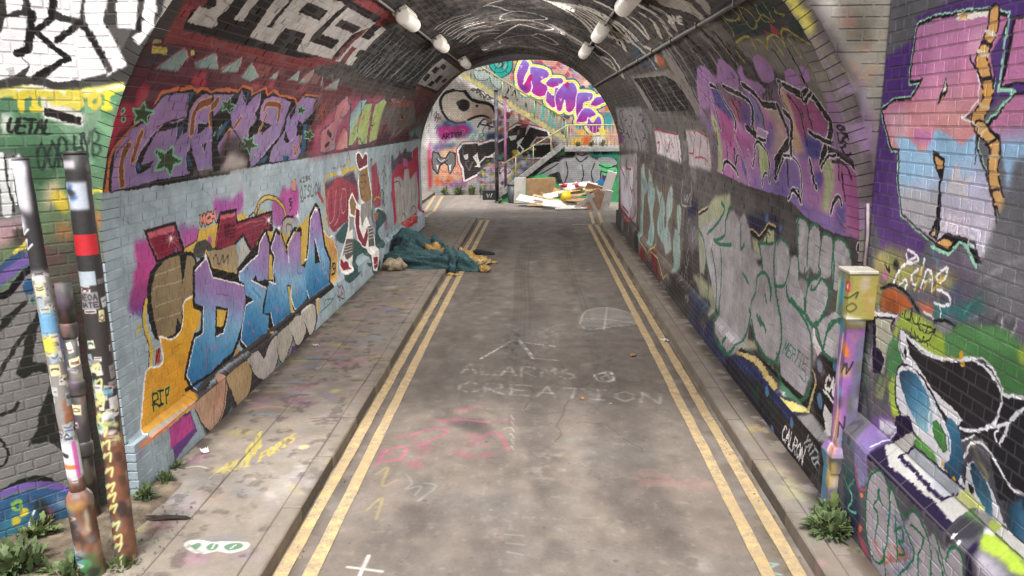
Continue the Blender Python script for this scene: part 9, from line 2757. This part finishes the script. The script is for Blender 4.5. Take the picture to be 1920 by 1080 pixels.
def box_mat(name, c):
    im = c.image(); m, n, l, b = newmat(name); tc = n.new('ShaderNodeTexCoord'); s = n.new('ShaderNodeSeparateXYZ'); l.new(tc.outputs['Object'], s.inputs[0])
    u = mth(n, l, 'DIVIDE', mth(n, l, 'SUBTRACT', mth(n, l, 'SUBTRACT', s.outputs[0], s.outputs[1]), c.a0), c.a1 - c.a0); v = mth(n, l, 'DIVIDE', s.outputs[2], c.b1)
    cb = n.new('ShaderNodeCombineXYZ'); l.new(u, cb.inputs[0]); l.new(v, cb.inputs[1]); t = n.new('ShaderNodeTexImage'); t.image = im; t.extension = 'EXTEND'; l.new(cb.outputs[0], t.inputs[0])
    f = noise(n, l, tc.outputs['Object'], 30.0, 4.0, 0.7); g = mth(n, l, 'ADD', mth(n, l, 'MULTIPLY', f, 0.5), 0.72); gc = n.new('ShaderNodeCombineXYZ'); [l.new(g, gc.inputs[i]) for i in range(3)]
    l.new(mixc(n, l, 1.0, t.outputs[0], gc.outputs[0], 'MULTIPLY'), b.inputs['Base Color']); b.inputs['Roughness'].default_value = 0.6; bump(n, l, b, f, 0.4, 0.012); return m
M_BX = box_mat('painted_metal_box', ce)
sp = empty('downpipe', (2.685, 5.32, 0.0), 'square painted downpipe with a green and blue box marked 4', 'pipe')
m = MB(); m.box((0, 0, 1.79), (0.195, 0.19, 0.33), bev=0.012); jb = m.build('junction_box', M_BX, sp)
m = MB(); m.box((0, 0, 1.965), (0.21, 0.205, 0.025), bev=0.006); m.build('box_lid', plain_mat('chalky_lid', 'b8b0a4', .7, scale=20), jb)
m = MB(); m.box((0.0, 0.02, 1.12), (0.125, 0.125, 1.01), bev=0.014); m.build('pipe', M_BX, sp)
m = MB(); m.add([(-.115, -.1, .60), (.115, -.1, .60), (.115, .11, .60), (-.115, .11, .60), (-.09, -.06, .46), (.09, -.06, .46), (.09, .09, .46), (-.09, .09, .46), (-.085, -.055, .66), (.085, -.055, .66), (.085, .095, .66), (-.085, .095, .66)], [(0, 3, 7, 4), (0, 4, 5, 1), (1, 5, 6, 2), (2, 6, 7, 3), (4, 7, 6, 5), (8, 9, 10, 11), (0, 1, 9, 8), (1, 2, 10, 9), (2, 3, 11, 10), (3, 0, 8, 11)]); m.build('shoe', M_BX, sp)
m = MB(); m.box((-0.03, 0.02, 0.29), (0.13, 0.13, 0.36), bev=0.01); m.build('lower_pipe', M_BX, sp)
m = MB(); m.tube([(.07, 0.08, 1.97), (.075, 0.09, 2.2), (.06, 0.1, 2.42)], .011, 8); m.build('cable_pipe', plain_mat('lilac_pipe', '8f7a94', .6, scale=12, col2='a89a8c'), sp, True)

# ================================================================ plants
def leaf_mat(name, c1, c2): return plain_mat(name, c1, 0.65, scale=9, col2=c2, bstr=0.1)
M_LEAF = leaf_mat('weed_leaf', '59693f', '39482b'); M_LEAF2 = leaf_mat('dry_leaf', '6c7a48', '46532f'); M_STEM = plain_mat('weed_stem', '6d7048', 0.8)
def weed(loc, n, rad, h, leaf, label, group, mat=None, seed=0, droop=0.5, hang=False):
    r = random.Random(seed); e = empty('weed', loc, label, 'plant', group); V, F = [], []
    for i in range(n):
        a = r.uniform(0, 6.283); lean = r.uniform(0.1, 1.0); base = Vector((math.cos(a) * rad * 0.45 * r.random(), math.sin(a) * rad * 0.45 * r.random(), h * 0.55 * r.random() * (1 - 0.5 * lean)))
        d = Vector((math.cos(a) * lean, math.sin(a) * lean, (1.1 - 0.7 * lean) * (-0.4 if hang else 1))).normalized(); L = leaf * r.uniform(0.55, 1.25); w = L * r.uniform(0.14, 0.24)
        side = Vector((-math.sin(a), math.cos(a), r.uniform(-.4, .4))).normalized(); b = len(V); k = 5
        for j in range(k + 1):
            t = j / k; c = base + d * (L * t) + Vector((0, 0, -droop * L * t * t * lean)); ww = w * (math.sin(math.pi * min(1, t * 0.85 + 0.12)) ** 0.8) * (1.25 if j % 2 else 0.75)
            cup = Vector((0, 0, 0.25 * ww)); V += [tuple(c + side * ww + cup), tuple(c), tuple(c - side * ww + cup)]
        for j in range(k): q = b + 3 * j; F += [(q, q + 1, q + 4, q + 3), (q + 1, q + 2, q + 5, q + 4)]
    tag(obj('foliage', V, F, mat or M_LEAF, e), kind='stuff')
    for i in range(max(3, n // 25)):
        a = r.uniform(0, 6.283); m = MB(); q = Vector((math.cos(a), math.sin(a), 0)) * rad * 0.4; m.tube([(0, 0, -0.02), q * 0.4 + Vector((0, 0, h * .3)), q + Vector((0, 0, h * r.uniform(.5, .8) * (-1 if hang else 1)))], [.006, .005, .003], 5); m.build('stem', M_STEM, e, True)
    return e
GW = 'weeds at the foot of the walls'
weed((2.52, 5.02, 0.12), 330, 0.30, 0.20, 0.085, 'bushy green weed beside the square painted downpipe', GW, seed=1)
weed((2.60, 5.22, 0.12), 70, 0.16, 0.20, 0.12, 'small weed squeezed under the painted downpipe foot', GW, M_LEAF2, seed=2)
weed((-2.61, 5.42, 0.13), 110, 0.15, 0.17, 0.06, 'leafy weed at the near corner of the blue wall', GW, seed=3)
weed((-2.60, 5.72, 0.12), 80, 0.13, 0.12, 0.05, 'low weed along the blue wall just past its corner', GW, seed=4)
weed((-2.62, 5.98, 0.12), 30, 0.07, 0.10, 0.06, 'tiny weed sprouting farthest along the blue wall foot', GW, seed=5)
weed((-2.32, 4.52, 0.05), 150, 0.2, 0.14, 0.08, 'weed growing round the foot of the squiggled post', GW, M_LEAF2, seed=6)
weed((-2.62, 4.40, 0.08), 200, 0.3, 0.17, 0.09, 'weed clump behind the rusty foot of the slim post', GW, seed=7)
weed((-3.00, 4.42, 0.12), 260, 0.42, 0.2, 0.11, 'broad leafed weed clump filling the corner by the swirling grey paint', GW, seed=8)
weed((-3.12, 4.85, 0.12), 150, 0.28, 0.18, 0.09, 'weed clump against the blue arc on the splayed wall', GW, M_LEAF2, seed=9)
for i, (x, y, n, h, lb) in enumerate(((-3.3, 31.7, 50, 0.4, 'weed at the far left foot of the yard wall'), (-2.75, 31.75, 70, 0.55, 'taller weed under the orange tag of the yard wall'), (-2.2, 31.75, 60, 0.5, 'weed in the middle of the row along the yard wall'), (-1.75, 31.7, 50, 0.4, 'weed nearest the black crate at the yard wall'))): weed((x, y, 0.02), n, 0.3, h, 0.2, lb, 'weeds along the yard wall', M_LEAF2, seed=20 + i)
weed((-3.35, 22.0, 0.12), 120, 0.3, 1.3, 0.2, 'tall straggly weed beside the far tunnel corner', 'weeds along the yard wall', seed=30)
weed((-0.85, 28.4, 0.0), 40, 0.15, 0.2, 0.12, 'weed at the foot of the pink painted pole', 'weeds along the yard wall', seed=31)
for i, x in enumerate((2.0, 2.5, 2.95)): weed((x, YS + 0.3, 2.03), 40, 0.2, 0.3, 0.15, ('weed on the landing beside the top of the lower steps', 'weed in the middle of the landing', 'weed on the landing near the tunnel edge')[i], 'weeds on the landing', M_LEAF2, seed=40 + i)

# ================================================================ the collapsed teal tarpaulin and what spills from it
def cloth_mat(name, c1, c2, rough=0.75):
    m, n, l, b = newmat(name); tc = n.new('ShaderNodeTexCoord'); v = tc.outputs['Object']
    f = noise(n, l, v, 5.0, 5.0, 0.65); g = noise(n, l, v, 34.0, 3.0, 0.6)
    c = mixc(n, l, ramp(n, l, f, 0.35, 0.7), lin(c1), lin(c2)); l.new(c, b.inputs['Base Color']); b.inputs['Roughness'].default_value = rough
    rg = mth(n, l, 'ABSOLUTE', mth(n, l, 'SUBTRACT', noise(n, l, v, 8.0, 4.0, 0.6), 0.5)); h = mth(n, l, 'ADD', mth(n, l, 'MULTIPLY', rg, -2.2), mth(n, l, 'MULTIPLY', g, 0.35)); bump(n, l, b, h, 0.9, 0.06); return m
M_TARP = cloth_mat('teal_tarpaulin', '41656a', '2a464b'); M_TARPD = cloth_mat('hollow_shade', '15191d', '23303a'); M_FOAM = plain_mat('yellow_foam', 'b8924e', 0.95, scale=18, col2='8c6a34', bstr=0.8, dirt='d8c79c')
M_BAG = cloth_mat('clear_bag', 'c0b49c', '8f7a58', 0.25); M_BLK = cloth_mat('black_cloth', '1b1c22', '2c2f38')
def fold(path, prof, nseg, seed, pleat=0.12, freq=9):
    """cloth bundle: half-tube along a path, with pleats running along it. path: (x, y, z, half width, height)"""
    r = random.Random(seed); ph = [r.uniform(0, 6.28) for _ in range(6)]; P = []
    for i in range(len(path) - 1):
        for k in range(5):
            t = k / 5; P.append([path[i][j] * (1 - t) + path[i + 1][j] * t for j in range(5)])
    P.append(list(path[-1])); V = []
    for i, (x, y, z, w, h) in enumerate(P):
        a = P[min(i + 1, len(P) - 1)]; b = P[max(i - 1, 0)]; d = Vector((a[0] - b[0], a[1] - b[1], 0)).normalized(); s = Vector((-d.y, d.x, 0)); u = i / len(P)
        for k in range(nseg + 1):
            t = math.pi * k / nseg; pl = 1 + pleat * (math.sin(freq * t + ph[0] + 4 * u) + 0.7 * math.sin(freq * 1.9 * t + ph[1] - 7 * u) + 0.5 * math.sin(freq * .5 * t + ph[2] + 11 * u)) + r.uniform(-.025, .025)
            c = Vector((x, y, z)) + s * (math.cos(t) * w * pl) + Vector((0, 0, max(0.0, math.sin(t) ** prof * h * pl)))
            V.append(tuple(c))
    n = nseg + 1; F = [(i * n + k, (i + 1) * n + k, (i + 1) * n + k + 1, i * n + k + 1) for i in range(len(P) - 1) for k in range(nseg)]
    F.append(tuple(range(nseg, -1, -1))); F.append(tuple((len(P) - 1) * n + k for k in range(n))); return V, F
tp = empty('tarpaulin', (-2.0, 16.0, 0.12), 'crumpled teal tarpaulin slumped against the blue wall and across the kerb', 'tarpaulin')
def tpart(name, path, prof, nseg, seed, mat, pleat=.12, freq=9):
    pleat *= 1.3; V, F = fold(path, prof, nseg, seed, pleat, freq); o = obj(name, [(a + 2.0, b - 16.0, c - 0.12) for a, b, c in V], F, mat, tp, True); return o
tpart('mound', [(-2.66, 16.5, .12, .42, .42), (-2.5, 16.5, .12, .5, .50), (-2.3, 16.55, .12, .5, .50), (-2.1, 16.55, .12, .46, .44), (-1.95, 16.5, .12, .38, .32), (-1.82, 16.45, .12, .22, .12)], .75, 34, 1, M_TARP, .09, 8)
tpart('opening', [(-2.6, 16.02, .14, .1, .36), (-2.45, 15.98, .14, .12, .44), (-2.28, 16.0, .14, .1, .38), (-2.16, 16.02, .14, .05, .25)], .6, 16, 2, M_TARPD, .06, 5)  # dark patch just proud of the mound, its colour standing in for the shaded hollow
tpart('flap', [(-2.4, 16.02, .2, .05, .38), (-2.36, 15.9, .2, .07, .38), (-2.33, 15.84, .16, .05, .28)], .8, 10, 3, M_TARP, .15, 4)
tpart('fold', [(-2.66, 15.5, .12, .2, .18), (-2.4, 15.38, .12, .26, .28), (-2.05, 15.25, .12, .28, .26), (-1.75, 15.2, .12, .26, .26), (-1.5, 15.2, .1, .24, .28), (-1.3, 15.2, .05, .22, .3)], .8, 30, 4, M_TARP, .13, 7)
tpart('fold', [(-2.5, 15.75, .12, .12, .3), (-2.2, 15.65, .12, .16, .34), (-1.95, 15.7, .12, .14, .26), (-1.75, 15.8, .12, .1, .16)], .8, 22, 5, M_TARP, .14, 6)
tpart('knot', [(-1.42, 15.35, .08, .12, .26), (-1.34, 15.3, .08, .2, .4), (-1.24, 15.26, .04, .18, .38), (-1.16, 15.25, .02, .12, .26)], .8, 22, 6, M_TARP, .16, 6)
tpart('tail', [(-1.28, 15.55, .04, .16, .34), (-1.1, 15.5, .01, .2, .32), (-.9, 15.42, .01, .16, .22), (-.72, 15.36, .01, .1, .1), (-.6, 15.33, .01, .04, .04)], .8, 20, 7, M_TARP, .13, 5)
tpart('fold', [(-1.95, 16.75, .12, .1, .12), (-1.82, 16.8, .12, .18, .36), (-1.68, 16.8, .12, .16, .26), (-1.5, 16.85, .12, .08, .06)], .8, 16, 8, M_TARP, .12, 5)
def lump(name, loc, s, mat, label, cat, group=None, seed=0, n=18, rough=0.35, parent=None):
    r = random.Random(seed); V, F = [], []; m_, k_ = n // 2, n; ph = [(r.uniform(1.5, 6), r.uniform(0, 6.28), r.uniform(1.5, 6), r.uniform(0, 6.28)) for _ in range(5)]
    for i in range(m_ + 1):
        t = math.pi * i / m_
        for j in range(k_):
            p = 2 * math.pi * j / k_; d = Vector((math.sin(t) * math.cos(p), math.sin(t) * math.sin(p), math.cos(t))); q = 1 + rough * sum(math.sin(a * d.x * 2 + b + c * d.y * 2) * math.sin(c * d.z * 2 + e) for a, b, c, e in ph) / 2.2 + r.uniform(-.4, .4) * rough * .35
            V.append((d.x * s[0] * q, d.y * s[1] * q, max(0, d.z * q * s[2] + s[2] * .6)))
    F = [(i * k_ + j, (i + 1) * k_ + j, (i + 1) * k_ + (j + 1) % k_, i * k_ + (j + 1) % k_) for i in range(m_) for j in range(k_)]
    o = obj(name, V, F, mat, parent, True); o.location = loc
    return tag(o, label, cat, group) if label else o
GF = 'yellow foam spilling from the tarpaulin'
for i, (x, y, z, s, lb) in enumerate(((-1.78, 16.1, .12, (.2, .2, .2), 'yellow foam heap between the teal folds'), (-1.5, 16.0, .12, (.2, .15, .14), 'yellow foam lump beside the tarpaulin knot'), (-1.1, 16.15, .0, (.28, .3, .17), 'big yellow foam heap on the double yellow lines'), (-.78, 16.1, .0, (.22, .22, .1), 'flat yellow foam scrap reaching into the road'), (-.52, 16.2, .0, (.12, .06, .035), 'thin outermost crumb of yellow foam in the road'), (-.6, 15.28, .0, (.11, .1, .08), 'pale foam tuft at the tip of the teal tail'), (-1.25, 14.9, .0, (.07, .06, .035), 'small foam crumb on the yellow line before the tarpaulin'), (-1.12, 14.82, .0, (.05, .05, .03), 'dark spotted foam crumb nearest the camera'))): lump('foam_lump', (x, y, z), s, M_FOAM, lb, 'foam', GF, 60 + i, 22, .42)
lump('plastic_bag', (-2.36, 14.85, .12), (.23, .17, .14), M_BAG, 'stuffed translucent plastic bag lying before the tarpaulin', 'bag', None, 70, 26, .25)
sh = empty('discarded_shoe', (-.80, 17.3, 0), 'black cloth shoe lying in the road behind the foam', 'shoe'); V, F = fold([(-.2, 0, 0, .06, .1), (-.1, 0, 0, .07, .13), (.05, 0, 0, .08, .1), (.2, .02, 0, .07, .07), (.3, .03, 0, .03, .04)], .7, 14, 9, .05, 4); obj('upper', V, F, M_BLK, sh, True)
m = MB(); m.box((.04, .01, .012), (.5, .15, .024), bev=.008); m.build('sole', M_BLK, sh)

# ================================================================ rubbish pile, crate and bin in the yard
M_WB = plain_mat('white_board', 'd6d2cc', 0.6, scale=6, var=0.12, bstr=0.1, dirt='b8aa98'); M_PLY = plain_mat('plywood', 'b9976f', 0.8, scale=5, col2='a07f58', bstr=0.2); M_CRD = plain_mat('brown_card', 'a5825a', 0.9, scale=8, col2='8a6a46'); M_WD = plain_mat('raw_timber', 'c2a67c', 0.8, scale=9, col2='9f8058'); M_PNK = plain_mat('pinkish_board', 'c09a82', 0.8, scale=7, var=.2)
def board(loc, d, rot, mat, label, nm='board', grp='boards dumped on the pile', cat='board'):
    o = MB().box((0, 0, 0), d, bev=min(d) * .15).build(nm, mat); o.location = loc; o.rotation_euler = [math.radians(a) for a in rot]; return tag(o, label, cat, grp)
R_ = random.Random(12)
for loc, d, rot, mt, lb in (
    ((-.14, 28.15, .50), (.42, .03, .95), (10, 0, 14), M_WB, 'upright white board at the left end of the pile'),
    ((.63, 28.1, .60), (1.05, .025, .72), (14, -2, 3), M_PLY, 'large plywood sheet leaning upright beside the white board'),
    ((.38, 27.3, .22), (1.2, .5, .04), (18, 9, -14), M_WB, 'white panel sloping down in front of the plywood sheet'),
    ((1.25, 26.5, .16), (1.15, .34, .05), (36, 6, 4), M_WB, 'long white panel lying at the front of the pile'),
    ((1.65, 26.2, .06), (1.1, .2, .03), (6, 0, 6), M_WB, 'thin white strip flat on the ground before the pile'),
    ((2.85, 26.3, .66), (.30, .05, 1.35), (12, 16, 0), M_WB, 'tall white plank leaning at the right end of the pile'),
    ((2.84, 26.0, .34), (.26, .05, .75), (16, 12, 0), M_WB, 'short white plank standing before the tall one'),
    ((2.32, 26.0, .32), (.12, .04, .85), (20, -26, 0), M_WB, 'white batten crossing the pinkish board'),
    ((2.42, 26.15, .34), (.34, .04, .9), (24, 38, 0), M_PNK, 'pinkish board leaning right under the white batten'),
    ((2.62, 26.1, .32), (.24, .04, .8), (20, 22, 0), M_PNK, 'narrow pinkish board beside the short white plank'),
    ((2.05, 26.1, .26), (.14, .03, .95), (24, 50, 0), M_WB, 'white lath slanting low at the middle of the pile'),
    ((.95, 27.0, .30), (1.3, .16, .03), (10, 10, -20), M_WD, 'raw timber lath across the sloping white panel'),
    ((1.15, 26.9, .16), (1.5, .1, .04), (0, 3, 8), M_WD, 'long timber strip low in the pile'),
    ((.75, 27.0, .07), (1.2, .09, .04), (0, 0, -6), M_WD, 'timber strip on the ground at the pile front'),
    ((1.75, 27.2, .55), (1.1, .14, .03), (8, -8, 12), M_WD, 'timber lath high on the pile'),
    ((2.0, 27.0, .44), (1.2, .2, .03), (14, -5, -8), M_CRD, 'brown board in the middle of the pile'),
    ((1.9, 26.6, .30), (.9, .26, .03), (22, 4, 10), M_CRD, 'brown board below the middle of the pile'),
    ((2.1, 27.3, .70), (.8, .1, .03), (6, -14, 5), M_WD, 'topmost timber lath of the pile'),
    ((1.4, 27.4, .48), (.7, .3, .03), (30, 12, -12), M_CRD, 'torn brown board behind the yellow tub'),
    ((2.3, 26.9, .56), (.9, .07, .05), (0, -20, 18), M_WD, 'timber stick poking towards the tall white plank'),
    ((1.75, 27.6, .62), (.9, .03, .5), (40, -6, -8), M_WB, 'pale panel leaning at the back of the pile'),
    ((2.5, 27.0, .62), (.7, .03, .42), (34, 16, 10), M_PNK, 'pinkish sheet leaning behind the white batten'),
    ((1.1, 27.2, .42), (.8, .3, .03), (28, -10, 10), M_WB, 'pale sheet tilted behind the yellow tub'),
    ((1.05, 27.5, .36), (.9, .05, .05), (0, 14, 24), M_WD, 'dark timber stick beside the plywood foot')): board(loc, d, rot, mt, lb)
lump('paper_heap', (1.72, 27.5, .42), (.36, .26, .22), M_WB, 'crumpled white paper heaped on top of the boards', 'paper', None, 81, 20, .4); lump('rag', (1.95, 27.35, .68), (.13, .1, .09), plain_mat('pink_rag', 'b8405e', .9), 'pink rag on top of the pile', 'rag', 'rags on the pile', 82, 16, .35); lump('rag', (1.45, 27.4, .68), (.12, .1, .07), plain_mat('red_rag', 'a02024', .9), 'red rag beside the white paper heap', 'rag', 'rags on the pile', 83, 16, .35)
lump('sack', (2.3, 27.1, .5), (.22, .18, .13), plain_mat('yellow_sack', 'cfc08a', .8, col2='b0a070'), 'pale yellow sack among the laths', 'sack', None, 84, 18, .35); lump('sack', (1.75, 26.75, .2), (.2, .16, .14), plain_mat('grey_sack', '6a6460', .8), 'dirty grey sack wedged under the boards', 'sack', None, 85, 18, .35); lump('paper_heap', (2.25, 27.35, .62), (.34, .22, .14), M_WB, 'pale crumpled sheet beside the tall white plank', 'paper', None, 86, 18, .4)
tb = empty('yellow_tub', (1.42, 26.8, .32), 'bright yellow plastic tub on the pile', 'tub'); M_TUB = plain_mat('yellow_plastic', 'd6b21c', .4, var=.1)
tb.rotation_euler = (math.radians(62), 0, math.radians(20)); m = MB(); m.tube([(0, 0, 0), (0, 0, .28)], [.13, .17], 18); m.build('body', M_TUB, tb, True); m = MB(); m.tube([(0, 0, .26), (0, 0, .29)], [.185, .185], 18); m.build('rim', M_TUB, tb, True)
cr = empty('black_crate', (-1.36, 29.85, 0), 'black plastic crate with white scribble beside the dark pole', 'crate', rz=.08); M_CRT = plain_mat('black_plastic', '24262a', .5)
m = MB(); m.box((0, 0, .17), (.52, .4, .34), bev=.02); cbd = m.build('body', M_CRT, cr); m = MB(); m.box((0, 0, .345), (.56, .44, .04), bev=.01); m.build('rim', M_CRT, cr); m = MB(); m.tube([(-.1, -.208, .24), (-.06, -.208, .1), (0, -.208, .22), (.05, -.208, .1), (.1, -.208, .25)], .014, 6); m.build('scribble', plain_mat('white_paint', 'cfd4cc', .7), cbd)
bn = empty('grey_bin', (-.42, 29.0 - .45, 0), 'dark grey bin standing behind the upright white board', 'bin'); M_BIN = plain_mat('bin_plastic', '3c4040', .5); m = MB(); m.tube([(0, 0, 0), (0, 0, .05), (0, 0, .66)], [.15, .16, .2], 16); m.build('body', M_BIN, bn, True); m = MB(); m.tube([(0, 0, .66), (0, 0, .70)], [.215, .215], 16); m.build('lid', M_BIN, bn, True)
tg = empty('trolley_frame', (-1.45, 30.3, 0), 'thin metal frame leaning above the black crate', 'frame'); M_FR = plain_mat('frame_metal', '5a6066', .5, .4)
for x in (-.3, -.1, .1, .3): m = MB(); m.tube([(x, 0, 0), (x, .06, 1.05)], .014, 6); m.build('upright', M_FR, tg, True)
for z in (.55, 1.02): m = MB(); m.tube([(-.32, z * .06, z), (.32, z * .06, z)], .014, 6); m.build('crossbar', plain_mat('yellow_bar', 'b8a24a', .6) if z < .6 else M_FR, tg, True)
# ================================================================ small litter
M_PAP = plain_mat('scrap_paper', 'd8d4cf', .8)
def scrap(loc, s, label, mat, seed):
    r = random.Random(seed); n = 5; V = [((i / n - .5) * s, (j / n - .5) * s * .7, abs(r.gauss(0, s * .12)) + .004) for j in range(n + 1) for i in range(n + 1)]; F = [(j * (n + 1) + i, j * (n + 1) + i + 1, (j + 1) * (n + 1) + i + 1, (j + 1) * (n + 1) + i) for j in range(n) for i in range(n)]
    o = obj('litter_scrap', V, F, mat); o.location = loc; o.rotation_euler.z = r.uniform(0, 6); return tag(o, label, 'litter', 'scraps of litter')
scrap((2.22, 10.3, .004), .13, 'crumpled white paper in the gutter', M_PAP, 1); scrap((-2.52, 6.3, .125), .09, 'white scrap at the foot of the blue wall', M_PAP, 2); scrap((.95, 8.0, .006), .05, 'tiny orange scrap after the chalk lettering', plain_mat('orange_scrap', 'c8844a', .8), 3); scrap((-2.45, 9.6, .125), .08, 'pale scrap halfway along the pavement', M_PAP, 4); scrap((1.7, 9.6, .006), .1, 'dry leaf beside the double yellow line', M_CRD, 5); scrap((-1.3, 17.9, .006), .12, 'paper scrap behind the teal tarpaulin', M_PAP, 6)
lump('dropped_twig', (-2.30, 5.12, .122), (.14, .03, .018), plain_mat('dark_twig', '3a2f2a', .9), 'dark twig lying on the pavement slab', 'twig', None, 90, 12, .5)
st_ = random.Random(77); V, F = [], []
for i in range(520):      # loose grit on the verge and in the gutters
    k = st_.random(); x, y, z = (st_.uniform(-3.2, -2.1), st_.uniform(4.2, 5.3), .135) if k < .45 else ((st_.uniform(-1.34, -1.15), st_.uniform(4, 16), .003) if k < .75 else (st_.uniform(2.2, 2.3), st_.uniform(4, 16), .003)); s = st_.uniform(.004, .014); b = len(V)
    V += [(x + s, y, z), (x - s * .6, y + s, z), (x - s * .5, y - s, z), (x + s * .1, y, z + s * 1.1)]; F += [(b, b + 1, b + 3), (b + 1, b + 2, b + 3), (b + 2, b, b + 3)]
tag(obj('grit', V, F, M_EARTH), 'loose grit scattered along gutters and verge', 'grit', kind='stuff')
